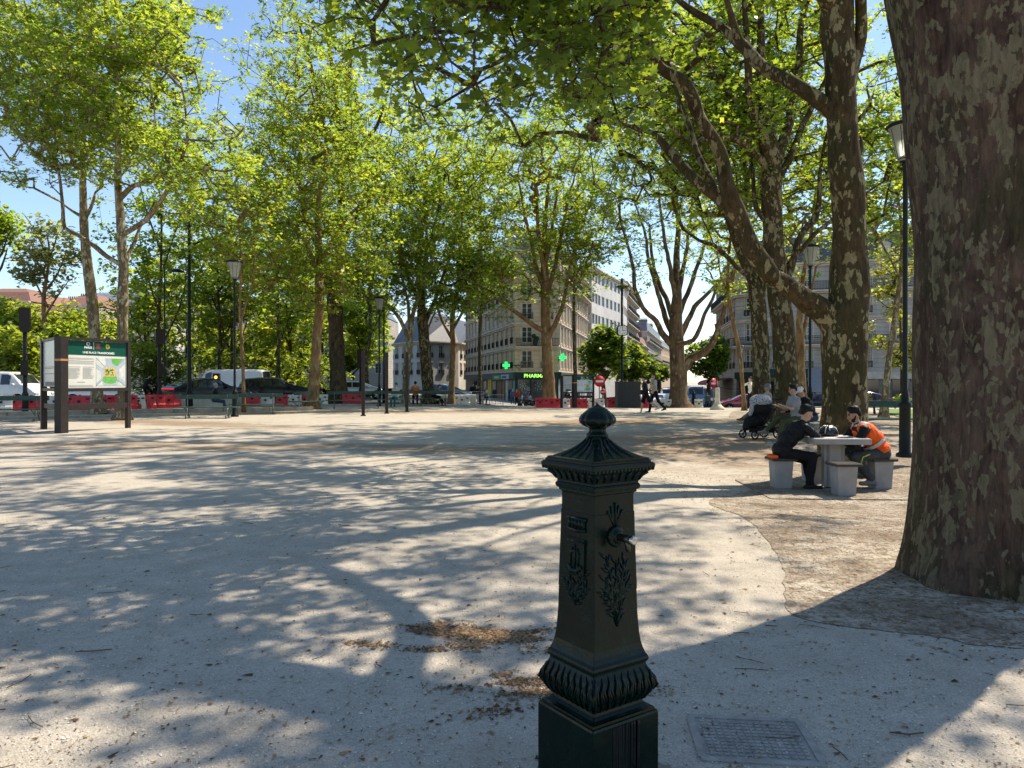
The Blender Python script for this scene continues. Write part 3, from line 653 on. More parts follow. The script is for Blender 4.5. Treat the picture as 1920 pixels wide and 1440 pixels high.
# left and middle row
T8a = [[(584, 769, 39, 24), (589, 720, 39, 20), (593, 650, 39, 18), (598, 590, 39, 17), (598, 540, 39, 16), (600, 480, 39, 13), (596, 420, 39, 11), (601, 350, 39, 9), (612, 280, 39, 7), (600, 180, 39, 5)],
       [(599, 520, 39, 9), (580, 470, 38.6, 7), (556, 430, 38, 6), (520, 400, 38, 5), (480, 380, 38, 3)], [(600, 500, 39, 9), (625, 450, 39.6, 7), (650, 410, 40, 6), (690, 370, 40, 4)], [(598, 560, 39, 6), (560, 530, 38.8, 5), (520, 520, 38, 3)]]
tree(P(584, 767.5, 39), T8a, [((-10.4, 38.5, 11), (5.2, 4.4, 5.0), 420), ((-10, 38.5, 15.5), (4.4, 4, 4), 240), ((-10.5, 38, 7.2), (4.6, 4, 2.6), 190)], 23, 'slim tan plane trunk left of the thick dark one', bark=BARK_TAN, lod=1, lsize=.19, per=13, spread=.5, seg=12, step=.4)
T8b = [[(637, 757, 48, 42), (635, 735, 48, 32), (633, 690, 48, 29), (631, 640, 48, 28), (629, 580, 48, 28), (626, 540, 48, 28), (636, 470, 48, 18), (640, 400, 48, 15), (640, 330, 48, 14), (640, 280, 48, 14), (632, 200, 48, 9), (622, 120, 48, 7), (610, 40, 48, 4)],
       [(622, 550, 48, 18), (608, 500, 47.6, 13), (590, 450, 47, 10), (570, 390, 47, 8), (560, 320, 46.6, 5)], [(638, 470, 48, 12), (660, 420, 48.4, 9), (690, 360, 48.6, 7), (710, 300, 49, 5)],
       [(640, 290, 48, 11), (612, 250, 47.6, 9), (600, 200, 47, 8), (585, 130, 46.6, 6), (560, 40, 46, 4)], [(641, 300, 48, 11), (650, 220, 48, 9), (655, 140, 48, 7), (668, 60, 48, 5)], [(642, 310, 48, 10), (680, 270, 48.4, 8), (710, 230, 49, 6), (730, 160, 49, 4)]]
tree(P(637, 757, 48) * 1 - Vector((0, 0, Z(757, 48))), T8b, [((-11, 48, 21.5), (6.2, 5, 7.0), 380), ((-11.5, 47.5, 12.5), (6.0, 5, 4.5), 190), ((-8.8, 48, 15), (4.8, 4, 4), 110), ((-13.5, 45.5, 8.6), (5.5, 3.4, 3.0), 130), ((-8, 45.5, 9), (3.5, 3, 3), 80)], 29, 'tall thick dark plane trunk rising above its neighbours, left of centre', bark=BARK_DARK, lod=1, lsize=.23, per=12, spread=.55, seg=14, step=.5)
T8d = [[(760, 757, 48, 14), (762, 700, 48, 13), (766, 660, 48, 14), (769, 630, 48, 12), (774, 590, 48, 8), (790, 540, 48, 7), (798, 480, 48, 5), (800, 400, 48, 4)],
       [(767, 640, 48, 9), (752, 602, 48, 8), (735, 580, 47.6, 6), (712, 562, 47, 4)], [(768, 625, 48, 8), (765, 570, 48, 6), (750, 500, 48, 5), (740, 420, 48, 4)]]
tree((-6.86, 48, TZ(-6.86, 48)), T8d, [((-5.9, 47, 10.5), (3.4, 3.4, 5.2), 210), ((-7.4, 47.5, 8.0), (3, 3, 2.6), 130)], 31, 'slim pale young plane in the middle, beside the tallest post', bark=BARK_PALE, lod=1, lsize=.22, per=12, spread=.5, seg=10, step=.5)
T8e = [[(806, 757, 50, 26), (802, 720, 50, 22), (797, 660, 50, 20), (792, 600, 50, 20), (790, 560, 50, 14), (786, 480, 50, 11), (795, 400, 50, 8), (800, 300, 50, 5)],
       [(794, 610, 50, 10), (812, 570, 50, 8), (830, 520, 50, 6), (850, 460, 50, 4)], [(790, 570, 50, 9), (765, 520, 50, 7), (750, 450, 50, 5)], [(789, 540, 50, 9), (802, 470, 50, 7), (820, 400, 50, 5), (836, 320, 50, 4)]]
tree((-5.5, 50, TZ(-5.5, 50)), T8e, [((-5.0, 50, 13.0), (5.4, 4.6, 6.4), 310), ((-3.4, 50, 8.5), (3.2, 3, 2.2), 80), ((-3.0, 49, 7.0), (3.4, 3, 2.0), 90)], 37, 'leaning dark brown plane trunk near the middle', bark=BARK, lod=1, lsize=.23, per=12, spread=.55, seg=12, step=.5)
T8f = [[(846, 757, 54, 12), (848, 700, 54, 11), (850, 650, 54, 10), (848, 600, 54, 9), (858, 540, 54, 7), (862, 460, 54, 5), (870, 380, 54, 4)], [(848, 620, 54, 6), (870, 580, 54, 5), (895, 540, 54, 4)], [(850, 640, 54, 6), (828, 600, 54, 5), (815, 560, 54, 4)]]
tree((-4.4, 54, TZ(-4.4, 54)), T8f, [((-3.6, 54, 11.5), (4.2, 4, 5.4), 230), ((-2.6, 54, 16.5), (4.0, 4, 3.4), 130)], 41, 'thin grey plane trunk between the leaning tree and the pharmacy', bark=BARK_TAN, lod=1, lsize=.24, per=12, spread=.55, seg=9, step=.6)
T9a = [[(184, 774, 33, 24), (181, 720, 33, 20), (179, 650, 33, 20), (173, 570, 33, 20), (165, 500, 33, 18), (159, 440, 33, 16), (157, 380, 33, 14), (156, 300, 33, 10), (160, 200, 33, 8), (150, 90, 33, 5), (140, -60, 33, 4)],
       [(160, 410, 33, 8), (172, 388, 33, 6), (180, 360, 33, 4)], [(157, 408, 33, 7), (135, 395, 33, 5), (110, 375, 33, 3)], [(156, 330, 33, 8), (120, 270, 33, 7), (80, 200, 32.6, 6), (40, 120, 32, 4)], [(157, 300, 33, 7), (190, 230, 33.4, 6), (210, 150, 34, 4)]]
tree(P(184, 776.5, 33), T9a, [((-19.5, 32.5, 13.5), (4.6, 4.4, 3.8), 330), ((-18.5, 33, 18), (4.4, 4, 3.6), 200), ((-22, 33, 17), (4.0, 4, 4), 160)], 43, 'bare pale trunk behind the sign board, left one of the pair', bark=BARK_PALE, lod=1, lsize=.18, per=13, seg=12, step=.35)
T9b = [[(229, 787.5, 28, 26), (232, 740, 28, 21), (230, 680, 28, 19), (230, 600, 28, 19), (231, 540, 28, 18), (232, 500, 28, 18), (228, 450, 28, 16), (226, 400, 28, 15), (222, 350, 28, 13), (222, 300, 28, 12), (221, 220, 28, 9), (215, 120, 28, 7), (200, 40, 28, 5), (196, -60, 28, 3)],
       [(230, 498, 28, 10), (200, 480, 28, 9), (170, 458, 28, 8), (145, 438, 28, 8), (120, 428, 28, 7), (118, 380, 28, 6), (110, 320, 28, 5), (85, 260, 28, 4)],
       [(229, 442, 28, 10), (262, 420, 27.7, 9), (290, 396, 27.4, 8), (316, 350, 27, 7), (346, 288, 27, 6), (350, 230, 27, 5), (340, 150, 27, 4)],
       [(232, 500, 28, 9), (250, 460, 28.4, 7), (268, 420, 28.8, 5), (290, 380, 29, 3)], [(226, 372, 28, 10), (250, 350, 27.8, 9), (290, 334, 27.5, 8), (330, 314, 27, 6), (400, 320, 27, 3)],
       [(222, 222, 28, 7), (195, 195, 28, 6), (172, 150, 28.5, 5), (150, 90, 29, 3)], [(350, 262, 27, 4), (390, 264, 27, 4), (440, 258, 27, 4), (460, 236, 27, 3)]]
def leftcrown(p):
    px = 960 + FPX * p[:, 0] / p[:, 1]; py = HOR - FPX * (p[:, 2] - CAMH) / p[:, 1]
    return ~((px < 300) & (py > 345)) & ~((px > 330) & (px > 455 - .3 * (py - 120)) & (py < 150)) & ~((px > 350) & (py < 20))
tree(P(229, 787.5, 28), T9b, [((-14.5, 28, 11.6), (4.4, 4, 3.6), 360), ((-13.6, 27.5, 14.5), (2.9, 3.6, 3.2), 170), ((-17, 28, 12.5), (3.6, 4, 3.4), 240), ((-11.5, 27, 9.2), (2.6, 3, 2.0), 110), ((-15, 28, 17), (3.6, 4, 3), 120)], 47, 'pale trunk behind the sign board, right one of the pair', bark=BARK_PALE, lod=1, lsize=.16, per=15, seg=14, step=.3, keep=leftcrown)
tree(P(457, 776, 33), [[(457, 776, 33, 7), (456, 700, 33, 6), (453, 640, 33, 6), (450, 580, 33, 5), (452, 500, 33, 4), (448, 420, 33, 3)], [(452, 600, 33, 4), (470, 540, 33, 3), (480, 480, 33, 2)]],
     [((-12, 33, 8.6), (2.6, 2.6, 3.6), 200)], 53, 'thin sapling trunk between the two benches on the left', name='young_tree', bark=BARK_TAN, lod=1, lsize=.16, per=13, seg=8)
# slender trees of the right-hand row
tree(P(1395, 770, 37), [[(1396, 770, 37, 8), (1392, 720, 37, 7), (1386, 660, 37, 8), (1374, 600, 37, 7), (1364, 540, 37, 6), (1368, 460, 37, 5), (1378, 380, 37, 3)], [(1368, 560, 37, 4), (1350, 510, 37, 3), (1345, 470, 37, 2)], [(1366, 530, 37, 4), (1385, 480, 37, 3), (1400, 430, 37, 2)]],
     [((11, 37, 9.2), (3.0, 3, 3.6), 190)], 59, 'slender bent young plane beside the red car', name='young_tree', bark=BARK_TAN, lod=1, lsize=.18, per=12, seg=8)
tree(P(1510, 783, 30), [[(1510, 783, 30, 17), (1505, 740, 30, 15), (1502, 680, 30, 14), (1500, 630, 30, 15), (1499, 590, 30, 11), (1506, 520, 30, 8), (1520, 440, 30, 6), (1530, 350, 30, 4)], [(1502, 640, 30, 8), (1510, 610, 30, 7), (1516, 570, 30, 5), (1530, 500, 30, 3)]],
     [((11.8, 30, 9.5), (3.4, 3.6, 4.2), 260)], 61, 'tan spindly plane trunk seen between the two thick mossy ones', bark=BARK_TAN, lod=1, lsize=.18, per=12, seg=10)
tree(P(1657, 786, 28.6), [[(1657, 786, 28.6, 15), (1660, 740, 28.6, 13), (1666, 680, 28.6, 11), (1675, 620, 28.6, 11), (1683, 560, 28.6, 10), (1690, 500, 28.6, 8), (1690, 430, 28.6, 6), (1680, 350, 28.6, 4)], [(1688, 520, 28.6, 5), (1660, 470, 28.2, 4), (1640, 430, 28, 3)], [(1690, 480, 28.6, 5), (1710, 420, 28.6, 4), (1716, 360, 28.6, 3)]],
     [((14.6, 28.6, 8.8), (3.0, 3.2, 3.6), 240)], 67, 'leaning pale slim trunk behind the empty bench at the right', bark=BARK_PALE, lod=1, lsize=.18, per=13, seg=10)
tree(P(1692, 775, 33.8), [[(1692, 775, 33.8, 7), (1691, 720, 33.8, 6), (1690, 660, 33.8, 5), (1688, 600, 33.8, 4), (1690, 560, 33.8, 3)]],
     [((17.6, 33.8, 3.5), (1.3, 1.2, 1.7), 70), ((17.3, 33.8, 6.0), (1.1, 1.1, 1.5), 36)], 71, 'small bright green tree squeezed against the huge trunk', name='young_tree', bark=BARK_DARK, leaf=LEAF_YEL, lod=1, lsize=.16, per=14, spread=.35, seg=6)

# trees beyond the road
def far_tree(px, d, top, wide, low, label, seed, leaf=LEAF_DARK, trunk_w=None, n=210, group='trees beyond the road', name='street_tree', lsize=.34, gap=0, per=13, stems=3, spread=.75, bark=BARK_DARK):
    x = X(px, d); h = Z(top, d); w_ = wide * d / FPX / 2; zl = Z(low, d); rg = random.Random(seed); tw = trunk_w or max(7, 480 / d)
    cz = (h + zl) / 2; tr = [(px, HOR + CAMH * FPX / d, d, tw * 1.2), (px + rg.uniform(-4, 4), (HOR + low) / 2, d, tw), (px + rg.uniform(-6, 6), low, d, tw * .8), (px + rg.uniform(-8, 8), (low + top) / 2, d, tw * .5), (px + rg.uniform(-8, 8), top + .2 * (low - top), d, tw * .15)]
    L = [tr]
    for k in range(stems):
        s = (-1) ** k; y0 = low + (HOR - low) * .2 - k * (low - top) * .15
        L.append([(px, y0, d, tw * .5), (px + s * wide * rg.uniform(.1, .18), y0 - (low - top) * .2, d, tw * .35), (px + s * wide * rg.uniform(.2, .34), y0 - (low - top) * rg.uniform(.4, .6), d + rg.uniform(-1, 1), tw * .15)])
    return tree((x, d, TZ(x, d)), L, [((x, d, cz), (w_, w_ * .9, (h - zl) / 2), n)], seed, label, group, name=name, bark=bark, leaf=leaf, lod=2, lsize=lsize, per=per, spread=spread, seg=8, step=.8, gap=gap, rt=.009, lump=.03, flare=(.3, .3, .03))
FT = [(28, 62, 560, 170, 700, 'broad green tree behind the white van at the left edge', LEAF_DARK, 260), (150, 66, 575, 150, 700, 'dark bush-like tree seen left of the bare trunk pair', LEAF_DARK, 230),
      (275, 74, 470, 170, 690, 'deep green tree rising right of the bare trunk pair', LEAF_DARK, 200), (350, 80, 400, 180, 690, 'tall dark green tree behind the highest street pole', LEAF_DARK, 210), (430, 68, 420, 170, 690, 'spreading green tree above the black car roof', LEAF_DARK, 200),
      (505, 82, 590, 120, 715, 'low yellow-green tree over the white van', LEAF_YEL, 170), (545, 74, 440, 150, 690, 'leafy tree behind the black estate car', LEAF, 200), (600, 92, 470, 170, 690, 'distant tree behind the slim tan trunk', LEAF_DARK, 260), (680, 84, 500, 130, 690, 'tree right of the thick dark trunk', LEAF, 260)]
for i, (px, d, top, wide, low, lab, lf, n) in enumerate(FT): far_tree(px, d, top, wide, low, lab, 100 + i, lf, n=n)
for i, (px, d, top, wide, low, lab) in enumerate([(560, 120, 640, 80, 700, 'small far tree glimpsed below the crowns, over the black estate car'), (660, 110, 620, 90, 700, 'small far tree glimpsed right of the thick dark trunk'), (400, 110, 600, 110, 700, 'far tree glimpsed over the black coupe'), (500, 130, 560, 110, 695, 'farthest tree in the gap behind the white van')]):
    far_tree(px, d, top, wide, low, lab, 140 + i, LEAF_DARK, n=120, lsize=.5)
far_tree(86, 60, 405, 130, 560, 'airy sparse tree against blue sky over the rooftops at the left', 120, LEAF_GREY, trunk_w=9, n=120, lsize=.3, per=10, stems=6, group=None, gap=-.2, bark=BARK_TAN)
far_tree(-10, 40, 380, 90, 470, 'green tree cut by the left edge above the van', 121, LEAF, n=90, lsize=.2, per=12, group=None)
for i, (px, d, top, wide, low, n, lf, lab) in enumerate([(300, 62, 215, 230, 640, 190, LEAF, 'tall leafy plane crown behind the tallest mast'), (415, 66, 240, 230, 650, 190, LEAF, 'tall leafy plane crown over the long white van'), (520, 64, 180, 220, 640, 200, LEAF, 'tall leafy plane crown over the black estate car'),
        (690, 66, 150, 250, 620, 200, LEAF, 'tall leafy plane crown right of the thick dark trunk'), (800, 70, 130, 240, 600, 190, LEAF, 'tall leafy plane crown behind the leaning trunk'), (900, 72, 160, 230, 560, 190, LEAF, 'tall leafy plane crown above the left lit cross'), (1080, 74, 190, 200, 500, 170, LEAF, 'tall leafy plane crown above the modern white building')]):
    far_tree(px, d, top, wide, low, lab, 200 + i, lf, n=n, lsize=.27, per=14, group='tall planes behind the road', name='plane_tree', bark=BARK, stems=5, spread=.65)
for i, (px, d, top, wide, low, lab) in enumerate([(20, 46, 610, 130, 735, 'bright low shrubbery behind the left traffic light'), (140, 50, 600, 150, 735, 'low shrubbery seen over the big information board'), (290, 58, 640, 120, 745, 'shrubbery behind the cyclist'), (560, 70, 650, 200, 745, 'low shrubbery behind the black estate car'), (440, 76, 620, 220, 745, 'shrubbery behind the long white van')]):
    far_tree(px, d, top, wide, low, lab, 240 + i, LEAF_DARK if i != 1 else LEAF, n=150, lsize=.22, per=14, group='shrubs beyond the barriers', name='shrub', stems=2, spread=.5, trunk_w=5)
far_tree(1640, 33, 735, 44, 762, 'bright flowering shrub behind the empty bench at the right', 260, LEAF_YEL, n=26, lsize=.12, per=14, group=None, name='shrub', stems=1, spread=.25, trunk_w=3)
far_tree(1690, 32, 742, 40, 762, 'small low shrub touching the huge trunk, behind the empty bench', 261, LEAF, n=24, lsize=.12, per=14, group=None, name='shrub', stems=1, spread=.25, trunk_w=3)
# avenue trees
for i, (px, d, top, wide, low, lab) in enumerate([(1133, 78, 612, 84, 715, 'nearest green avenue tree right of the pharmacy'), (1180, 92, 645, 70, 718, 'second avenue tree, right of the clock pole'), (1212, 110, 664, 56, 718, 'third avenue tree behind the two walkers'), (1236, 135, 682, 40, 716, 'last small avenue tree left of the lone plane')]):
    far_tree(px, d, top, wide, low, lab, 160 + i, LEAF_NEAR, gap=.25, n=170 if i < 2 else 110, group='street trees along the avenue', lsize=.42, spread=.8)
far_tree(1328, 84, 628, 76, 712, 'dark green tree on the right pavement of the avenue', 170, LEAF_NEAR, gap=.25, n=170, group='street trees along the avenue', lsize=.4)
# ------------------------------------------------------------------ buildings
def stone_mat(name, col, course=.5, dark=.55, band=(0, 99), streak=.25):
    n = NB(name); co = n.wcoord(); g = n.node('ShaderNodeNewGeometry'); sp = n.node('ShaderNodeSeparateXYZ'); n.L(g.outputs['Position'], sp.inputs[0])
    a = n.noise(co, .5, 6, .65); b = n.noise(n.wcoord((1, 1, .12)), 2.2, 5, .6); f = n.noise(co, 9, 4)
    c = n.ramp(a, [(.3, tuple(x * .78 for x in col)), (.7, tuple(min(1, x * 1.12) for x in col))])
    c = n.mix(streak, c, n.ramp(b, [(.35, tuple(x * .55 for x in col)), (.6, col)]))
    if course:
        m = n.math('MODULO', n.math('ADD', sp.outputs['Z'], 50.0), course); l = n.math('LESS_THAN', m, .045)
        c = n.mix(l, c, tuple(x * dark for x in col)); h = n.math('SUBTRACT', n.math('MULTIPLY', f, .3), l)
    else: h = f
    return n.fin(c, .9, n.bump(h, .4, .03), spec=.15)
STONE = stone_mat('limestone', (.62, .485, .34)); STONE_P = stone_mat('pink_limestone', (.66, .54, .41)); STONE_G = stone_mat('grey_limestone', (.44, .41, .36))
RENDER_W = stone_mat('white_render', (.62, .61, .58), 0); RENDER_C = stone_mat('cream_render', (.52, .46, .38), 0); BRICKY = stone_mat('brown_brick', (.26, .17, .13), .22, .75)
SLATE = mat('slate_zinc', (.085, .095, .115), .45, var=.2, scale=3); REDTILE = mat('red_roof_tile', (.22, .11, .075), .8, var=.25, scale=4); ZINC = mat('pale_zinc', (.36, .40, .45), .4, var=.12, scale=2)
GLASS = NB('window_glass'); GLASS = GLASS.fin(GLASS.ramp(GLASS.noise(GLASS.wcoord(), .45, 2), [(.35, (.012, .014, .016)), (.6, (.05, .055, .06))]), .07, spec=.7)
WFRAME = mat('white_window_frame', (.62, .61, .58), .6); IRON = mat('black_iron', (.018, .018, .02), .5); DARK = mat('dark_interior', (.02, .02, .022), .7)
CORN = mat('cornice_stone', (.56, .49, .39), .85, var=.2, scale=1.2)

_wm = {}
def window_meshes(w_, h, style):
    k = (round(w_, 2), round(h, 2), style)
    if k in _wm: return _wm[k]
    f = MB(); t = .09
    f.box((0, 0, t / 2), (w_, .08, t)); f.box((0, 0, h - t / 2), (w_, .08, t)); f.box((-w_ / 2 + t / 2, 0, h / 2), (t, .08, h - 2 * t)); f.box((w_ / 2 - t / 2, 0, h / 2), (t, .08, h - 2 * t))
    if style == 'casement':
        f.box((0, -.01, h / 2), (.11, .08, h - 2 * t))
        for z in (.36, .68): f.box((0, -.002, h * z), (w_ - 2 * t, .05, .04))
    p = MB().box((0, .03, h / 2), (w_ - .1, .012, h - .1))
    _wm[k] = (f.mesh('window'), p.mesh('pane')); return _wm[k]
def put_window(par, pos, ang, w_, h, style='casement', fr=WFRAME, gl=GLASS, balc=False):
    a, b = window_meshes(w_, h, style)
    for m_, q in ((a, fr), (b, gl)):
        if not m_.materials: m_.materials.append(q)
    o = bpy.data.objects.new('window', a); COL.objects.link(o); o.parent = par; o.location = pos; o.rotation_euler = (0, 0, ang)
    g = bpy.data.objects.new('pane', b); COL.objects.link(g); g.parent = o
    return o
def railing(mb, M, u0, u1, z, depth, h=1.0, sp=.14, solid=False):
    """balcony railing in wall coordinates"""
    def bx(u, v, zz, du, dv, dz): mb.box((u, v, zz), (du, dv, dz), M=M)
    bx((u0 + u1) / 2, -depth, z + h, u1 - u0, .05, .05); bx((u0 + u1) / 2, -depth, z + .1, u1 - u0, .04, .04); bx((u0 + u1) / 2, -depth, z + h * .78, u1 - u0, .03, .03)
    for u in (u0, u1): bx(u, -depth / 2, z + h, .05, depth, .05); bx(u, -depth / 2, z + h * .5, .05, .05, h)
    n = max(2, int((u1 - u0) / sp))
    for i in range(n + 1): bx(u0 + (u1 - u0) * i / n, -depth, z + h / 2, .028, .028, h)
def facade(root, a, b, z0, levels, bay, ww, wall, o0=.0, style='casement', shop=None, balc=(), smallbalc=(), corn=(), sill=.45, wh=None, nb=None, ends=.4, pil=False, winlev=None):
    """one straight wall from a to b (outside is on the right-hand side looking a->b ... camera side); levels = z of the floors"""
    a = Vector((a[0], a[1], 0)); b = Vector((b[0], b[1], 0)); d = b - a; L = d.length; ang = math.atan2(d.y, d.x)
    M = Matrix.Translation(a) @ Matrix.Rotation(ang, 4, 'Z')
    W = MB(); nb = nb or max(1, int((L - ends) / bay)); bw = (L - ends) / nb; us = [ends / 2 + bw * (i + .5) for i in range(nb)]; dp = .28
    def quad(u0, u1, za, zb, v=0): 
        if u1 - u0 > 1e-4 and zb - za > 1e-4: W.add([M @ Vector((u0, v, za)), M @ Vector((u1, v, za)), M @ Vector((u1, v, zb)), M @ Vector((u0, v, zb))], [(0, 1, 2, 3)])
    B = MB(); C = MB(); nlev = len(levels) - 1
    for k in range(nlev):
        za, zb = levels[k], levels[k + 1]
        if winlev and k not in winlev: quad(0, L, za, zb); continue
        hs = za + sill; hh = wh if wh else (zb - za) - sill - .45; ht = min(zb - .15, hs + hh)
        quad(0, L, za, hs); quad(0, L, ht, zb); p = 0
        for u in us:
            quad(p, u - ww / 2, hs, ht); p = u + ww / 2
            for (q0, q1, r0, r1) in ((u - ww / 2, u - ww / 2, hs, ht), (u + ww / 2, u + ww / 2, hs, ht)):
                W.add([M @ Vector((q0, 0, r0)), M @ Vector((q0, dp, r0)), M @ Vector((q0, dp, r1)), M @ Vector((q0, 0, r1))], [(0, 1, 2, 3)])
            for r in (hs, ht): W.add([M @ Vector((u - ww / 2, 0, r)), M @ Vector((u + ww / 2, 0, r)), M @ Vector((u + ww / 2, dp, r)), M @ Vector((u - ww / 2, dp, r))], [(0, 1, 2, 3)])
            put_window(root, M @ Vector((u, dp - .12, hs)), ang, ww, ht - hs, style)
            if style == 'casement':
                C.box((u, -.05, hs - .07), (ww + .3, .14, .12), M=M); C.box((u, -.06, ht + .12), (ww + .36, .16, .14), M=M)
                for s in (-1, 1): C.box((u + s * (ww / 2 + .1), -.02, (hs + ht) / 2), (.14, .06, ht - hs - .05), M=M)
            if k in smallbalc: railing(B, M, u - ww / 2 - .08, u + ww / 2 + .08, hs - .05, .14, .75, .12)
        quad(p, L, hs, ht)
        if pil:
            for i in range(nb + 1):
                u = ends / 2 + bw * i; C.box((u, -.09, (za + zb) / 2), (.34, .2, zb - za - .35), M=M)
        if k in corn or k in balc:
            dd = .85 if k in balc else .32
            C.box((L / 2, -dd / 2, za - .09), (L, dd, .16), M=M); C.box((L / 2, -dd * .3, za - .27), (L, dd * .6, .18), M=M)
        if k in balc: railing(B, M, .1, L - .1, za, .78, .95, .16)
    if C.v: pass
    C.box((L / 2, -.28, levels[-1] + .10), (L, .56, .2), M=M); C.box((L / 2, -.16, levels[-1] - .12), (L, .32, .2), M=M)
    W.build('wall', wall, root); C.build('cornice', CORN, root)
    if B.v: B.build('balcony_railing', IRON, root)
    return M, L, ang
def body_roof(root, pts, ztop, zroof, inset, roofm, wall, z0):
    """closed block behind the facades with a mansard roof"""
    c = Vector((sum(p[0] for p in pts) / len(pts), sum(p[1] for p in pts) / len(pts), 0)); n = len(pts)
    ins = []
    for p in pts:
        v = Vector((p[0], p[1], 0)); q = v + (c - v).normalized() * inset; ins.append(q)
    m = MB(); m.add([(p[0], p[1], ztop + .2) for p in pts] + [(q.x, q.y, zroof) for q in ins] + [(q.x + (c.x - q.x) * .5, q.y + (c.y - q.y) * .5, zroof + .9) for q in ins],
                    [(i, (i + 1) % n, (i + 1) % n + n, i + n) for i in range(n)] + [(i + n, (i + 1) % n + n, (i + 1) % n + 2 * n, i + 2 * n) for i in range(n)] + [tuple(range(2 * n, 3 * n))])
    r = m.build('roof', roofm, root); return r
def back_walls(root, pts, z0, z1, wall):
    m = MB(); n = len(pts); m.add([(p[0], p[1], z0) for p in pts] + [(p[0], p[1], z1) for p in pts], [(i, i + 1, i + 1 + n, i + n) for i in range(n - 1)]); m.build('rear_wall', wall, root)
def chimneys(roof, spots, rz=0):
    for (x, y, z, w_, h) in spots:
        m = MB().box((x, y, z + h / 2), (w_, .7, h), rz); m.box((x, y, z + h + .06), (w_ + .12, .82, .12), rz)
        for i in range(int(w_ / .35)): m.lathe([(.1, 0), (.12, .3), (.09, .5)], (x + (i - (int(w_ / .35) - 1) / 2) * .35 * math.cos(rz), y + (i - (int(w_ / .35) - 1) / 2) * .35 * math.sin(rz), z + h + .12), 7)
        m.build('chimney', BRICKY, roof)
def dormers(root, roof, M, L, z, n, wall=WFRAME):
    for i in range(n):
        u = L * (i + .5) / n; m = MB(); m.box((u, .35, z + .85), (1.25, 1.1, 1.7), M=M); m.prism([(u - .75, z + 1.7), (u, z + 2.15), (u + .75, z + 1.7)], -.3, .95, M=M); m.build('dormer', CORN, root)
        a = math.atan2((M @ Vector((1, 0, 0)) - M @ Vector((0, 0, 0))).y, (M @ Vector((1, 0, 0)) - M @ Vector((0, 0, 0))).x)
        put_window(root, M @ Vector((u, -.22, z + .15)), a, .95, 1.35)

def text_mesh(name, s, size, matl, parent, M, depth=.01, align='CENTER', bold=.0, sx=1.0):
    cu = bpy.data.curves.new(name, 'FONT'); cu.body = s; cu.size = size; cu.extrude = depth; cu.align_x = align; cu.offset = bold
    o = bpy.data.objects.new(name, cu); COL.objects.link(o); dg = bpy.context.evaluated_depsgraph_get(); dg.update()
    me = bpy.data.meshes.new_from_object(o.evaluated_get(dg)); bpy.data.objects.remove(o); bpy.data.curves.remove(cu)
    me.transform(Matrix.Scale(sx, 4, (1, 0, 0))); me.transform(M); me.materials.clear(); q = link(name, me, matl, parent); return q
UPRIGHT = Matrix.Rotation(R(90), 4, 'X')

# --- the pharmacy's corner building
Q = [(.38, 88), (5.5, 88), (11.9, 119), (2, 132), (-7.9, 127)]
gz = -1.43; lv = [2.6, 5.55, 8.35, 11.15, 13.9, 16.7]
ph = empty('corner_building', (0, 0, 0), 0, 'wedge-shaped stone apartment house with the pharmacy in its corner', 'building')
facade(ph, Q[4], Q[0], gz, lv, 2.7, 1.15, STONE, smallbalc=(0, 1, 3), corn=(0, 1, 2, 3), balc=(4,), nb=13)
Mc, Lc, ac = facade(ph, Q[0], Q[1], gz, lv, 2.4, 1.25, STONE, smallbalc=(0, 2, 3), corn=(0, 2, 3), balc=(1, 4), nb=2)
facade(ph, Q[1], Q[2], gz, lv, 2.6, 1.05, STONE_P, smallbalc=(), corn=(0, 1, 2, 3), balc=(4,), nb=11, pil=True)
back_walls(ph, [Q[2], Q[3], Q[4]], gz, 16.7, STONE)
rf = body_roof(ph, Q, 16.7, 19.6, 1.6, SLATE, STONE, gz); chimneys(rf, [(1, 100, 20, 2.5, 1.8), (6, 104, 20, 2.2, 1.6)])
# shop floor
SHOPG = mat('dark_green_shopfront', (.018, .045, .04), .35, var=.2, scale=1); SHOPB = mat('dark_blue_shop_glass', (.015, .035, .045), .12, var=.5, scale=.8, spec=.7)
def shop(par, a, b, z0, z1, panels, matl, fascia, name='shopfront'):
    a = Vector((a[0], a[1], 0)); b = Vector((b[0], b[1], 0)); d = b - a; L = d.length; M = Matrix.Translation(a) @ Matrix.Rotation(math.atan2(d.y, d.x), 4, 'Z')
    m = MB(); m.box((L / 2, .1, (z0 + z1) / 2 + .1), (L, .2, z1 - z0 - .2), M=M); s = m.build(name, matl, par)
    MB().box((L / 2, -.16, z1 - .42), (L + .1, .34, .8), M=M).build('fascia', fascia, s)
    for (u, w_, zb, h, pm) in panels:
        MB().box((u, -.05, z0 + zb + h / 2), (w_, .09, h), M=M).build('shop_window', pm, s)
    return M, L, s
M2, L2, sh = shop(ph, Q[0], Q[1], gz, 2.55, [(1.0, 1.4, .5, 2.6, SHOPB), (2.6, 1.4, .5, 2.6, SHOPB), (4.2, 1.4, .5, 2.6, SHOPB)], SHOPG, SHOPG)
LIT = emis('lit_green_lettering', (.35, .9, .12), 1.1)
text_mesh('shop_lettering', 'PHARMACIE', .60, LIT, ph, M2 @ Matrix.Translation((2.72, -.35, 1.90)) @ UPRIGHT, .02, bold=.012, sx=1.05)
def wire_flower(u, z, s, col):
    m = MB()
    for k in range(7):
        a = k * 2 * math.pi / 7; m.bar(M2 @ Vector((u, -.11, z)), M2 @ Vector((u + s * math.cos(a), -.11, z + s * math.sin(a))), .03, .02)
        m.ball(M2 @ Vector((u + s * math.cos(a), -.11, z + s * math.sin(a))), .06, 6, 4)
    m.build('painted_flower', col, sh)
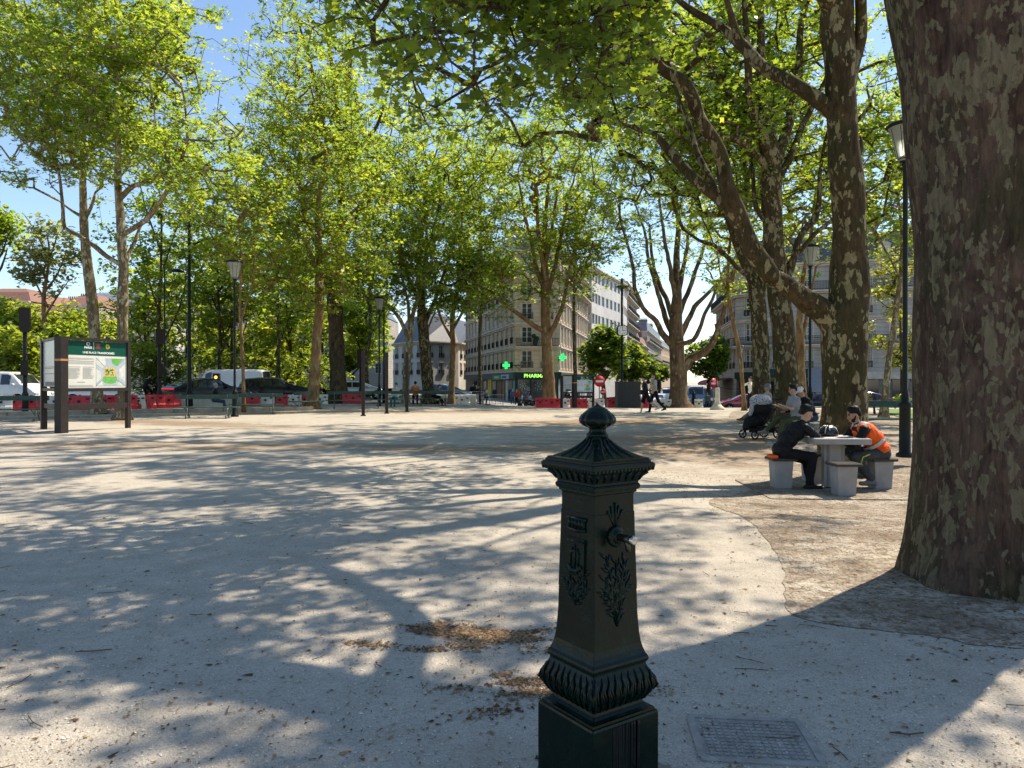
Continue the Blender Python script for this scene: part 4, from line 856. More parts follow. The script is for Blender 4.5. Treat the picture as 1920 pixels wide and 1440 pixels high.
for (u, z, s, c) in ((.9, .9, .35, (.5, .6, .6)), (1.2, .1, .45, (.55, .3, .45)), (1.6, -.45, .3, (.5, .35, .5)), (2.7, .85, .4, (.25, .45, .35)), (3.3, .6, .25, (.5, .2, .3)), (1.5, .55, .22, (.3, .5, .55))): wire_flower(u, z, s, mat('flower_paint_%d' % int(s * 100 + u * 10), c, .6))
SHW = mat('bright_shop_poster', (.55, .62, .66), .4, var=.4, scale=1.5); SHY = mat('yellow_poster', (.62, .50, .05), .5, var=.3, scale=3); SHO = mat('orange_poster', (.45, .17, .06), .5, var=.4, scale=2); SHT = mat('wooden_shop_frame', (.24, .13, .07), .5)
SHTQ = mat('turquoise_panel', (.10, .32, .33), .4)
L_ = (Vector(Q[0]) - Vector(Q[4])).length
M3, L3, s3 = shop(ph, Q[4], Q[0], gz, 2.55, [(L_ - .5, .8, .4, 2.6, SHTQ), (L_ - 2.4, 2.4, .3, 2.7, SHOPB), (L_ - 4.6, 1.2, .3, 2.7, SHW), (L_ - 6.6, 1.0, .2, 2.9, SHO), (L_ - 9.2, 2.6, .3, 2.6, SHT), (L_ - 13, 2.4, .4, 2.5, SHOPB), (L_ - 16.5, 2.6, .2, 3.2, SHY), (L_ - 20, 2.2, .3, 2.6, GLASS), (L_ - 24, 3, .3, 2.6, GLASS), (L_ - 29, 3, .3, 2.6, DARK)], mat('grey_shopfront', (.12, .12, .115), .6), mat('grey_fascia', (.09, .095, .10), .6))
FG = mat('green_shop_sign', (.03, .30, .08), .4); m = MB().box((L_ - 9.3, -.4, 1.95), (5.4, .12, .62), M=M3).build('green_sign', FG, ph)
m = MB().box((L_ - 4.2, -.4, 2.0), (4.4, .12, .55), M=M3).build('white_sign', mat('pale_blue_sign', (.45, .6, .7), .4), ph)
text_mesh('sign_lettering', 'PHARMACIE', .46, mat('white_lettering', (.8, .8, .8), .5), ph, M3 @ Matrix.Translation((L_ - 9.3, -.475, 1.8)) @ UPRIGHT, .008, sx=1.3)
text_mesh('sign_lettering', 'DU METRO', .42, mat('navy_lettering', (.03, .06, .2), .5), ph, M3 @ Matrix.Translation((L_ - 4.2, -.475, 1.83)) @ UPRIGHT, .008, sx=1.3)
shop(ph, Q[1], Q[2], gz, 2.55, [(1.5, 2.2, .2, 2.9, SHW), (5, 3, .4, 2.5, SHOPB), (9, 3, .3, 2.6, SHW), (14, 4, .3, 2.6, GLASS), (20, 4, .3, 2.6, DARK), (26, 4, .3, 2.6, GLASS)], mat('light_shopfront', (.45, .47, .48), .5), SHOPG)
# illuminated crosses on brackets
NEON = emis('lit_green_cross', (.005, .75, .12), 1.3)
def cross(px, py, d, label, wallx):
    c = P(px, py, d); t = empty('pharmacy_cross', c, 0, label, 'pharmacy cross', 'lit crosses on the corner house')
    m = MB(); a, b = .42, .15
    m.prism([(-b, -a), (b, -a), (b, -b), (a, -b), (a, b), (b, b), (b, a), (-b, a), (-b, b), (-a, b), (-a, -b), (-b, -b)], -.09, .09); m.build('cross_panel', NEON, t)
    MB().tube([(0, .05, 0), (wallx, 1.2, 0)], .05, 6).bar((wallx * .5, .6, 0), (wallx, 1.2, -.8), .05).build('bracket', IRON, t)
cross(949, 685, 87, 'lit green cross at the left end of the corner house front', 2.0); cross(1055, 670, 87, 'lit green cross right of the tree before the pharmacy', -.6)
# person-like laundry / plants on the corner balcony
tag(MB().tube([(2.7, 87.4, 5.6), (2.75, 87.4, 6.2), (2.7, 87.4, 6.6)], [.22, .3, .12], 7).ball((2.55, 87.45, 6.75), .28, 8, 6).ball((2.95, 87.4, 6.5), .24, 8, 6).build('balcony_plant', mat('balcony_plant', (.03, .05, .025), .8)), 'dark potted plant on the corner balcony above the pharmacy', 'plant')

# --- generic blocks
def block(name, label, pts, gz, lv, wall, roofm, bay=2.8, ww=1.1, style='casement', group=None, roofh=2.4, inset=1.5, visible=None, chim=(), **kw):
    r = empty(name, (0, 0, 0), 0, label, 'building', group); n = len(pts)
    vis = visible or range(n); res = []
    for i in range(n):
        if i in vis: res.append(facade(r, pts[i], pts[(i + 1) % n], gz, lv, bay, ww, wall, style=style, **kw))
        else: back_walls(r, [pts[i], pts[(i + 1) % n]], gz, lv[-1], wall)
    lo = MB()
    for i in vis:
        a = Vector((*pts[i], 0)); b = Vector((*pts[(i + 1) % n], 0)); lo.add([(a.x, a.y, gz), (b.x, b.y, gz), (b.x, b.y, lv[0]), (a.x, a.y, lv[0])], [(0, 1, 2, 3)])
    lo.build('ground_floor', wall, r)
    rf = body_roof(r, pts, lv[-1], lv[-1] + roofh, inset, roofm, wall, gz)
    if chim: chimneys(rf, chim)
    return r, res, rf
# right-hand corner house
RQ = [(30.6, 112), (27.2, 90.5), (29.4, 87.6), (50.5, 81), (58, 100)]
rb, res, rf = block('apartment_building', 'grand stone corner house with iron balconies behind the right row of trunks', RQ, -1.45, [2.6, 5.7, 8.8, 11.9, 14.9], STONE_G, SLATE, bay=3.0, ww=1.15, visible=(0, 1, 2), balc=(1, 3), smallbalc=(0, 2), corn=(2,), roofh=3.4, chim=[(33, 92, 18.6, 2.6, 1.6), (42, 90, 18.6, 2.6, 1.6)])
dormers(rb, rf, res[2][0], res[2][1], 15.1, 6)
M4, L4, s4 = shop(rb, RQ[2], RQ[3], -1.45, 2.55, [(1.6, 2.2, .2, 2.7, DARK), (4.6, 2.4, .3, 2.6, DARK), (8.5, 1.6, .8, 2.2, GLASS), (11.5, 1.7, .6, 2.5, GLASS), (14.6, 1.7, .6, 2.5, GLASS), (17.6, 1.7, .6, 2.5, GLASS), (20.5, 1.7, .6, 2.5, GLASS)], stone_mat('pale_ground_floor', (.50, .49, .45)), CORN)
shop(rb, RQ[1], RQ[2], -1.45, 2.55, [(1.8, 2.6, .2, 2.7, DARK)], mat('plum_shopfront', (.16, .05, .06), .5), SHOPG)
# green barrel awning of the café, red awnings down the avenue
def awning(label, M, u0, u1, z, dep, h, matl):
    t = empty('awning', M @ Vector(((u0 + u1) / 2, 0, z)), 0, label, 'awning'); I = Matrix.Translation(-t.location)
    prof = [(0, 0)] + [(-dep * math.sin(a), h * (math.cos(a) - 1)) for a in [R(x) for x in range(0, 91, 15)]] + [(-dep, -h - .25), (-dep + .04, -h - .25), (-dep + .05, -h)]
    vs = []; 
    for u in (u0, u1): vs += [I @ M @ Vector((u, v - .02, z + q)) for v, q in prof]
    n = len(prof); MB().add(vs, [tuple(range(n)), tuple(reversed(range(n, 2 * n)))] + [(i, i + n, (i + 1) % n + n, (i + 1) % n) for i in range(n)]).build('canopy', matl, t)
    MB().bar(I @ M @ Vector((u0 + .1, -dep, z - h)), I @ M @ Vector((u0 + .1, 0, z - h - .9)), .04).bar(I @ M @ Vector((u1 - .1, -dep, z - h)), I @ M @ Vector((u1 - .1, 0, z - h - .9)), .04).build('arm', IRON, t)
awning('dark green rounded café awning on the right corner house', M4, -.6, 8.2, 2.9, 1.6, .8, mat('green_awning', (.02, .06, .05), .8))
M5 = Matrix.Translation((29.6, 106, 0)) @ Matrix.Rotation(math.atan2(90.5 - 112, 27.2 - 30.6), 4, 'Z')
awning('faded red awning at the mouth of the avenue, beside the red car', M5, 1, 13, 1.9, 3.2, .7, mat('red_awning', (.28, .07, .09), .8))
# blue-grey hoarding panel on legs before the right house
t = empty('notice_panel', on_ground(1533, 74), 0, 'blank grey-blue panel on legs seen between the thick trunks', 'panel'); MB().box((0, 0, 3.0), (1.9, .12, 2.4)).build('board', mat('grey_blue_panel', (.16, .19, .25), .6), t); MB().box((-.5, 0, .9), (.1, .1, 1.8)).box((.5, 0, .9), (.1, .1, 1.8)).build('leg', IRON, t)

# modern white curved building
mq = [(12.9, 121), (15.2, 128), (18.4, 136), (21.6, 144), (23.4, 152), (10, 175), (4, 150)]
mb_, res, _ = block('modern_building', 'white modern building with curved dark ribbon windows beside the pharmacy house', mq, -1.4, [2.5, 6, 9.5, 13, 16.5, 20], RENDER_W, ZINC, bay=2.2, ww=2.02, style='ribbon', visible=(6, 0, 1, 2, 3), sill=1.35, roofh=.8, inset=1, ends=.1)
aq = [(24.2, 160), (31.4, 188), (22, 200), (14, 172)]
block('apartment_building', 'tall plain grey block with stacked balconies, above the clock pole', aq, -1.4, [2.5, 5.4, 8.3, 11.2, 14.1, 17, 19.9, 22.8], RENDER_C, ZINC, bay=3.3, ww=1.6, visible=(3, 0), balc=(1, 2, 3, 4, 5, 6), roofh=.8, inset=.8)
bq = [(33.5, 196), (43, 236), (32, 240), (24, 200)]
block('apartment_building', 'low avenue house with a red tiled roof, in the gap left of the lone plane', bq, -1.4, [2.5, 5.5, 8.5, 11.5], STONE_P, REDTILE, bay=3.2, ww=1.2, visible=(3, 0), balc=(2,), roofh=3, inset=4, group='avenue houses', chim=[(34, 205, 13.5, 3, 2.5)])
cq = [(43.5, 240), (62, 310), (50, 320), (32, 246)]
block('apartment_building', 'grey avenue house with a slate roof and chimneys, next beyond the red roof', cq, -1.4, [2.5, 5.5, 8.5, 11.5, 14.5, 17.5], STONE_G, SLATE, bay=3.6, ww=1.3, visible=(3, 0), balc=(2, 4), roofh=3.4, inset=3, group='avenue houses', chim=[(46, 262, 20, 3, 3), (52, 284, 20, 3, 3)])
dq = [(62.5, 314), (96, 430), (80, 440), (52, 322)]
block('apartment_building', 'farthest pale house closing the left side of the avenue', dq, -1.4, [2.5, 6, 9.5, 13, 16.5], STONE, SLATE, bay=4.5, ww=1.6, visible=(3, 0), balc=(2,), roofh=3, inset=4, group='avenue houses')
eq = [(84, 300), (38.5, 140), (44, 136), (100, 290)]
block('apartment_building', 'pale house on the right side of the avenue, behind the dark tree', eq, -1.4, [2.5, 5.7, 8.9, 12.1], STONE_G, SLATE, bay=4.5, ww=1.4, visible=(0, 1), balc=(2,), roofh=2.5, inset=2, group='avenue houses')
# white house with a slate mansard left of the pharmacy
lq = [(-21.5, 150), (-21.0, 132), (-14.5, 122), (-9.2, 128.5), (-6, 145)]
block('apartment_building', 'white house with a steep slate roof, left of the leaning trunk', lq, -1.0, [2.2, 5.0, 7.9], RENDER_W, SLATE, bay=2.5, ww=1.0, visible=(0, 1, 2, 3), smallbalc=(0, 1), roofh=4.6, inset=2.6, chim=[(-16, 134, 12.5, 2, 1.6)])
# far houses on the left
def farb(label, px0, px1, d, top, wall, roofm, nlev, roofh=2.5, bay=3.2, **kw):
    x0, x1 = X(px0, d), X(px1, d); zt = Z(top, d) - roofh; lv = [2.6 + (zt - 2.6) * i / nlev for i in range(nlev + 1)]
    return block('apartment_building', label, [(x0, d), (x1, d), (x1, d + 14), (x0, d + 14)], 0, lv, wall, roofm, bay=bay, ww=1.2, visible=(0,), roofh=roofh, inset=2.5, group='houses beyond the crossroads', **kw)
farb('brown brick house at the far left, above the white van', -70, 58, 128, 545, BRICKY, REDTILE, 4, 2, chim=[(-101, 132, 15.0, 3, 2.2), (-92, 132, 15, 2, 2)])
farb('low white house with a red tiled roof, left of the bare trunk pair', 46, 118, 136, 562, RENDER_W, REDTILE, 4, 2.0, chim=[(-83, 142, 15, 3, 2)])
farb('cream house with roof chimneys behind the bare trunk pair', 116, 165, 130, 556, RENDER_C, REDTILE, 4, 1.6, chim=[(-76, 134, 15, 3, 1.6)])
farb('pale grey house seen through the trees right of the bare trunk pair', 150, 330, 142, 548, RENDER_W, ZINC, 5, 2, chim=[(-76, 148, 17, 3, 2), (-70, 148, 17, 2.4, 2)])
farb('long cream house hidden behind the trees over the black coupe', 332, 520, 150, 560, RENDER_C, SLATE, 4, 3)
farb('long stone house hidden behind the trees over the black estate car', 522, 728, 150, 570, STONE_G, SLATE, 4, 3)
# ------------------------------------------------------------------ cast-iron drinking fountain in the foreground
def iron_mat():
    n = NB('green_cast_iron'); co = n.coord(); a = n.noise(co, 9, 5, .6); b = n.noise(co, 3, 4); st = n.noise(n.coord((1, 1, .08)), 26, 4, .6)
    c = n.ramp(a, [(.3, (.001, .005, .0038)), (.6, (.002, .011, .008)), (.8, (.006, .024, .018))])
    c = n.mix(n.ramp(b, [(.55, 0), (.7, .5)]), c, (.008, .006, .005))
    c = n.mix(n.ramp(st, [(.62, 0), (.75, .35)]), c, (.03, .034, .03))
    c = n.mix(n.ramp(n.noise(co, 48, 4, .8), [(.68, 0), (.74, .6)]), c, (.07, .075, .065)); c = n.mix(n.ramp(n.noise(co, 22, 5, .75), [(.66, 0), (.71, .7)]), c, (.035, .018, .010))
    rg = n.ramp(n.noise(co, 14, 5), [(.3, .14), (.7, .34)])
    nm = n.bump(n.noise(co, 70, 4, .6), .16, .004); nm = n.bump(n.noise(co, 14, 3), .2, .006, nm)
    return n.fin(c, rg, nm, spec=.16)
CI = iron_mat()
FC = (.301, 2.63); FR = R(34.5)
ft = empty('drinking_fountain', (FC[0], FC[1], 0), FR, 'dark green cast-iron drinking fountain with an onion finial, closest thing to the camera', 'drinking fountain', 'drinking fountains of the square')
def fz(y): return CAMH + (HOR - y) * 2.63 / FPX
def sq_prof(mb, prof, n=10, bulge=0):
    """square loft, prof [(side, z, corner radius)]"""
    vs = []; fs = []
    for (s, z, cr) in prof:
        h = s / 2; cr = min(cr, h * .98)
        for q in range(4):
            cx, cy = [(1, 1), (-1, 1), (-1, -1), (1, -1)][q]
            for k in range(5):
                a = q * math.pi / 2 + k * math.pi / 8; vs.append((cx * (h - cr) + cr * math.cos(a), cy * (h - cr) + cr * math.sin(a), z))
    m = 20
    for i in range(len(prof) - 1):
        for k in range(m): fs.append((i * m + k, i * m + (k + 1) % m, (i + 1) * m + (k + 1) % m, (i + 1) * m + k))
    fs.append(tuple(reversed(range(m)))); fs.append(tuple((len(prof) - 1) * m + k for k in range(m)))
    return mb.add(vs, fs)
S = 1 / 770
def pr(rows): return [(w_ * S, z if abs(z) < 5 else fz(z), r) for w_, z, r in rows]
mb = MB(); sq_prof(mb, pr([(240, 0.0, .004), (240, .06, .004), (231, .07, .004), (231, 1326, .004), (227, 1322, .005), (218, 1321, .004), (216, 1317, .004)])); mb.build('plinth', CI, ft)
mb = MB(); sq_prof(mb, pr([(208, 1318, .004), (190, 1314, .004), (176, 1309, .003), (172, 1304, .003), (180, 1299, .003), (198, 1291, .006), (211, 1281, .008), (217, 1271, .01), (214, 1262, .008), (203, 1251, .006), (192, 1243, .004), (185, 1237, .004), (186, 1234, .003), (193, 1231, .003), (196, 1227, .003), (193, 1223, .003), (184, 1218, .002), (174, 1209, .002), (166, 1198, .002), (160, 1184, .002), (156, 1165, .002), (152, 1140, .002), (149.5, 1100, .002)]))
body = mb.build('base_moulding', CI, ft)
mb = MB(); sq_prof(mb, pr([(149.5, 1100, .002), (151, 1099.5, .002), (147, 1050, .002), (143, 1000, .002), (141, 956, .002), (138.5, 955, .002), (137.5, 935, .002), (137.5, 922, .002)])); mb.build('shaft', CI, ft)
mb = MB(); sq_prof(mb, pr([(137.5, 924, .002), (140, 921, .002), (150, 919, .003), (150, 915, .003), (158, 914, .003), (164, 910, .004), (165, 907, .004), (160, 904, .003), (156, 903, .002), (156, 899, .002), (160, 898, .002), (170, 893, .003), (188, 884, .004), (198, 880, .004), (212, 878, .004), (220, 872, .005), (220, 867, .005), (212, 864, .004), (203, 863, .003), (203, 860, .003), (196, 858.5, .003), (196, 856, .003), (186, 855, .004)])); mb.build('cornice', CI, ft)
mb = MB(); sq_prof(mb, pr([(184, 856, .004), (160, 852, .006), (128, 846, .008), (98, 839, .010), (72, 831, .012), (54, 823, .014), (46, 816, .016)]))
for sx in (-1, 1):      # ridged roof: leaf ribs on each slope
    for k in range(4):
        for j in (-.6, -.2, .2, .6):
            pts = []
            for (w_, y) in ((172, 854.2), (128, 845.4), (98, 838.4), (72, 830.4), (54, 823)):
                h = w_ * S / 2; pts.append(Matrix.Rotation(k * math.pi / 2, 3, 'Z') @ Vector((h * j, h * .985, fz(y))))
            mb.tube(pts, [.004, .005, .0055, .005, .003], 6)
    break
mb.build('roof', CI, ft)
fl = lambda a, i: 1 + (.085 * abs(math.sin(a * 6)) - .04) * (1 if 3 < i < 14 else 0)
sr = .5 / 532
pf = [(34, 822), (35, 818), (38, 816), (36, 813), (29, 811), (27, 806), (28, 803), (33, 801.5), (44, 800), (56, 797), (64, 793), (67, 788.5), (66, 784), (59, 778), (48, 772), (34, 766), (20, 762.5), (10, 760.5), (7, 758.5), (2, 757)]
MB().lathe([(w_ * sr * (1.12 if i < 8 else 1), fz(y)) for i, (w_, y) in enumerate(pf)], (0, 0, 0), 72, fl).build('finial', CI, ft)
# egg-and-leaf band under the cornice, leaves on the bell
mb = MB()
for k in range(4):
    Rk = Matrix.Rotation(k * math.pi / 2, 3, 'Z')
    for j in range(17):
        u = (j - 8) / 8.4; h = 214 * S / 2; mb.ball(Rk @ Vector((h * u, h * 1.0, fz(875))), .0075, 6, 5, (.8, .9, 1.0))
    for j in range(7):
        u = (j - 3) / 3.3; a = 166 * S / 2; b = 196 * S / 2
        mb.tube([Rk @ Vector((b * u, b * 1.0, fz(880))), Rk @ Vector((a * u * 1.02, a * 1.10, fz(887))), Rk @ Vector((a * u, a * 1.0, fz(897)))], [.010, .007, .002], 6, flat=.6)
mb.build('leaf_moulding', CI, ft)
mb = MB(); rg = random.Random(8)
for k in range(4):
    Rk = Matrix.Rotation(k * math.pi / 2, 3, 'Z')
    for j in range(9):
        u = (j - 4) / 4.25
        pts = []; 
        for (w_, y, o) in ((186, 1240, .003), (203, 1250, .004), (216, 1262, .005), (219, 1273, .006), (208, 1285, .006), (188, 1297, .004), (176, 1304, .002)):
            h = w_ * S / 2; pts.append(Rk @ Vector((h * u + .004 * math.sin(y * .3 + j), h + o - .004, fz(y))))
        mb.tube(pts, [.003, .0065, .009, .0105, .009, .006, .002], 7, flat=.55)
        for q in (-1, 1):
            mb.tube([pts[1], pts[2] + Rk @ Vector((q * .007, .003, 0)), pts[3] + Rk @ Vector((q * .011, .003, -.004)), pts[4] + Rk @ Vector((q * .009, .003, 0))], [.002, .004, .004, .001], 5)
mb.build('acanthus_leaves', CI, ft)
# faces: the crest face looks to the camera's left, the spout face to its right
# local +X/-Y axes: rotated by FR; face A normal = (-x) rotated, face B normal = (-y) rotated
def face(k):   # matrix mapping (u right, v up, w out) to local coordinates for face k
    n = [Vector((0, -1, 0)), Vector((-1, 0, 0))][k]; u = Vector((0, 0, 1)).cross(n); u = -u if False else u
    M = Matrix.Identity(4)
    for i in range(3): M[i][0] = u[i]; M[i][1] = (0, 0, 1)[i]; M[i][2] = n[i]
    return M
def on_face(k, w_out): M = face(k); return Matrix.Translation(M.col[2].to_3d() * w_out) @ M
def relief(name, k, strokes, half, tilt=.0):
    mb = MB()
    for (pts, rad, y0) in strokes:
        mb.tube([(face(k) @ Vector((u, v, half(v) + .0015))) for u, v in pts], [q * 1.35 for q in rad] if isinstance(rad, (list, tuple)) else rad * 1.35, 7, flat=.9)
    return mb.build(name, CI, ft)
def half(v):
    ys = [(1.3, 137.5), (fz(956), 139), (fz(1000), 143), (fz(1050), 147), (fz(1100), 150), (fz(1140), 152), (fz(1165), 156), (fz(1184), 160), (.5, 170)]
    for (a, b), (c, d) in zip(ys[:-1], ys[1:]):
        if v <= a and v >= c: return (b + (d - b) * (a - v) / (a - c)) * S / 2
    return 150 * S / 2
# crest: raised panel, mural crown, shield with a ship, laurel below
zc = fz(1010)
def panel(k, u0, u1, z0, z1, th, mb, cut=0):
    F = face(k); poly = [(u0, z1), (u1, z1), (u1, z0 + cut), ((u0 + u1) / 2, z0), (u0, z0 + cut)]
    vs = [F @ Vector((u, v, half(v) - .003)) for u, v in poly] + [F @ Vector((u, v, half(v) + th)) for u, v in poly]; n = 5
    mb.add(vs, [tuple(range(n)), tuple(range(n, 2 * n))[::1]] + [(i, (i + 1) % n, (i + 1) % n + n, i + n) for i in range(n)])
mb = MB(); F1 = face(1)
panel(1, -.047, .047, fz(1075), fz(1003), .007, mb, .012); mb.build('shield', CI, ft)
st = []
for i in range(5): u = (i - 2) * .018; st.append(([(u, fz(985)), (u, fz(968))], .0075, 0))
st += [([(-.046, fz(986)), (0, fz(989)), (.046, fz(986))], .006, 0), ([(-.042, fz(978)), (.042, fz(978))], .005, 0), ([(-.05, fz(967)), (.05, fz(967))], .006, 0)]
relief('mural_crown', 1, st, half)
st = [([(-.032, fz(1054)), (-.015, fz(1062)), (.015, fz(1062)), (.034, fz(1052))], .006, 0), ([(0, fz(1058)), (0, fz(1014))], .003, 0), ([(-.02, fz(1052)), (-.024, fz(1034)), (-.012, fz(1020))], .003, 0), ([(.018, fz(1052)), (.02, fz(1034)), (.012, fz(1020))], .003, 0), ([(-.026, fz(1030)), (0, fz(1026)), (.024, fz(1030))], .0035, 0), ([(-.043, fz(1008)), (.043, fz(1008))], .003, 0)]
for i in range(4): st.append(([(-.036 + i * .02, fz(1070)), (-.028 + i * .02, fz(1067)), (-.02 + i * .02, fz(1070))], .002, 0))
relief('ship_emblem', 1, st, lambda v: half(v) + .0065)
rg = random.Random(3)
def leaves(name, k, base, tips, n, half_, L=.03, r=.004):
    st = []
    for (b, t) in zip(base, tips):
        st.append(([b, ((b[0] + t[0]) / 2 + rg.uniform(-.004, .004), (b[1] + t[1]) / 2), t], .0028, 0))
        for i in range(n):
            f = (i + .5) / n; q = (b[0] + (t[0] - b[0]) * f, b[1] + (t[1] - b[1]) * f); a = math.atan2(t[1] - b[1], t[0] - b[0]) + (.6 if i % 2 else -.6) + rg.uniform(-.2, .2)
            st.append(([q, (q[0] + L * .5 * math.cos(a), q[1] + L * .5 * math.sin(a)), (q[0] + L * math.cos(a), q[1] + L * math.sin(a))], [r * .6, r, r * .25], 0))
    relief(name, k, st, half_)
leaves('laurel_branches', 1, [(0, fz(1110)), (0, fz(1110)), (0, fz(1112))], [(-.05, fz(1062)), (.05, fz(1062)), (0, fz(1085))], 7, half)
leaves('reed_ornament', 0, [(0, fz(1160)), (0, fz(1160)), (0, fz(1155)), (0, fz(1130)), (0, fz(1120))], [(-.05, fz(1070)), (.045, fz(1062)), (.0, fz(1040)), (-.045, fz(1030)), (.04, fz(1045))], 8, half, .042, .0042)
leaves('reed_tips', 0, [(0, fz(985))] * 5, [(-.035, fz(950)), (-.018, fz(942)), (0, fz(936)), (.018, fz(942)), (.034, fz(950))], 1, half, .012, .003)
# spout
F0 = face(0); M0 = on_face(0, half(fz(1000)))
zs = fz(997)
cen = F0 @ Vector((0, zs, half(zs)))
ax = F0.col[2].to_3d()
MB().lathe([(.036, -.002), (.036, .006), (.030, .012), (.024, .010), (.022, .018), (.016, .022)], cen, 28, lambda a, i: 1 + (.06 * math.cos(a * 12) if i < 3 else 0), axis=ax).build('spout_boss', CI, ft)
CHROME = mat('worn_chrome', (.42, .40, .36), .22, 1.0, .3, 30); BRONZE = mat('dark_bronze', (.06, .06, .05), .3, .8)
sp = MB().lathe([(.014, 0), (.013, .045), (.0145, .05), (.0145, .07), (.012, .073)], cen + ax * .002, 20, axis=ax).tube([cen + ax * .052, cen + ax * .060 + Vector((0, 0, -.016)), cen + ax * .064 + Vector((0, 0, -.042))], [.011, .010, .008], 12).build('spout', BRONZE, ft)
MB().lathe([(.012, 0), (.0155, .004), (.0165, .010), (.0155, .018), (.010, .022), (.006, .0195), (.001, .019)], cen + ax * .074, 24, axis=ax).build('push_button', CHROME, ft)
WET = mat('wet_black_paint', (.0015, .002, .002), .08, var=.1, spec=.6); m = MB(); rg = random.Random(12)
for i in range(9):
    u = -.055 + i * .0135 + rg.uniform(-.003, .003); w_ = rg.uniform(.004, .011); zb_ = rg.uniform(.0, .10); y_ = -231 * S / 2 - .0012
    m.add([(u - w_, y_, fz(1328)), (u + w_, y_, fz(1328)), (u + w_ * .8, y_, .18), (u + w_ * .5, y_, zb_), (u - w_ * .4, y_, zb_), (u - w_, y_, .2)], [(0, 5, 4, 3, 2, 1)])
m.build('wet_streaks', WET, ft)
leaves('reed_blades', 0, [(0, fz(1150)), (0, fz(1150)), (0, fz(1140)), (0, fz(1110))], [(-.03, fz(1055)), (.03, fz(1050)), (-.055, fz(1095)), (.055, fz(1090))], 8, half, .04, .004)
leaves('oak_branches', 1, [(0, fz(1125)), (0, fz(1125)), (0, fz(1118))], [(-.055, fz(1085)), (.055, fz(1085)), (.02, fz(1090))], 8, half, .032, .0042)
#
# second fountain far away, by the lone plane
f2 = copy_tree(ft); c2 = on_ground(1301, 53); f2.location = c2; f2.rotation_euler = (0, 0, FR + .2); f2['label'] = 'small distant green drinking fountain just right of the lone plane trunk'
# drain channel and grating beside the fountain, manhole cover
tag(MB().bbox((.62, 2.62, .012), (.34, .16, .03), .004, R(-40)).build('drain_channel', mat('wet_concrete', (.16, .155, .145), .55, var=.25, scale=9, bump=.3)), 'wet concrete drain slab at the foot of the fountain', 'drain')
mhc = G(1412, 1388); mh = empty('manhole_cover', (mhc.x, mhc.y, -.004), R(-6), 'square cast cover with a raised grid, sunk in the gravel', 'manhole cover')
mb = MB(); mb.box((0, 0, .003), (.42, .34, .006)); CST = mat('cast_cover', (.27, .255, .23), .8, var=.3, scale=14, bump=.3); mb.build('plate', CST, mh)
mb = MB()
for i in range(14):
    for j in range(11): mb.box((-.182 + i * .028, -.14 + j * .028, .008), (.017, .017, .005))
mb.build('tread_pattern', CST, mh)
MB().bar((-.23, -.185, .004), (.23, -.185, .004), .03, .014).bar((-.23, .185, .004), (.23, .185, .004), .03, .014).bar((-.225, -.17, .004), (-.225, .17, .004), .03, .014).bar((.225, -.17, .004), (.225, .17, .004), .03, .014).build('frame', CST, mh)
# ------------------------------------------------------------------ street furniture
GREENP = mat('bench_green', (.035, .075, .06), .45, var=.25, scale=6); GREYP = mat('bench_grey_green', (.045, .085, .07), .5, var=.25, scale=6); CASTG = mat('bench_cast_iron', (.10, .125, .115), .5)
BROWNP = mat('dark_brown_paint', (.035, .028, .026), .4); POLE = mat('black_green_pole', (.016, .02, .019), .38); 
def make_bench(L=2.35, wood=GREENP, iron=CASTG):
    t = empty('park_bench'); 
    for s in (-1, 1):
        m = MB()
        for q in range(3): m.bbox((0, s * (.14 + q * .115), .43), (L, .10, .032), .006)
        m.build('seat', wood, t)
    MB().bbox((0, .0, .84), (L, .035, .17), .008).build('backrest', wood, t)
    for sx in (-1, 1):
        m = MB(); x = sx * (L / 2 - .42)
        for s in (-1, 1):
            m.tube([(x, s * .02, .40), (x, s * .035, .55), (x, s * .02, .74), (x, s * .03, .90)], [.018, .015, .015, .012], 6)
            m.tube([(x, s * .42, .405), (x, s * .30, .36), (x, s * .16, .26), (x, s * .10, .2)], [.016, .016, .018, .018], 6)
            m.tube([(x, s * .06, .40), (x, s * .06, .28), (x, s * .12, .16), (x, s * .2, .06), (x, s * .26, .0)], [.022, .026, .026, .024, .03], 7)
            # scrolls
            for (cy, cz, r) in ((s * .21, .31, .06), (s * .09, .12, .055), (s * .27, .05, .04)):
                m.tube([(x, cy + r * math.cos(a), cz + r * math.sin(a)) for a in [R(q) for q in range(0, 331, 33)]], .011, 5)
        m.bar((x, -.43, .405), (x, .43, .405), .03, .022); m.bar((x, -.26, .012), (x, .26, .012), .05, .024); m.build('leg', iron, t)
    return t
bench0 = make_bench(); bench1 = make_bench(wood=GREYP)
BENCHES = [(bench1, 389, 784, 0.12, 'grey-green park bench a man sits on, left of the lamp post'), (bench1, 478, 777, .25, 'grey-green park bench immediately right of the lamp post on the left'),
           (bench1, 28, 790, .10, 'grey-green park bench at the far left edge, half cut by the frame'), (bench1, 654, 766, .3, 'distant grey-green bench seen behind the first short post'),
           (bench0, 1668, 815, -.15, 'empty dark green park bench behind the orange vest, at the huge trunk'), (bench0, 1500, 803, 1.05, 'dark green park bench where three people sit by the stroller'),
           (bench1, 578, 768, 1.2, 'bench half hidden by the slim tan trunk'), (bench1, 812, 761, .25, 'distant bench with people on it near the leaning trunk'), (bench1, 735, 764, .2, 'distant bench beside the woman in pale top, left of the third post')]
used = set()
for proto, px, py, rz, lab in BENCHES:
    b = proto if proto not in used else copy_tree(proto); used.add(proto)
    b.location = GP(px, py, 12) if py < 780 else G(px, py); b.rotation_euler = (0, 0, rz); tag(b, lab, 'bench', 'park benches round the square')

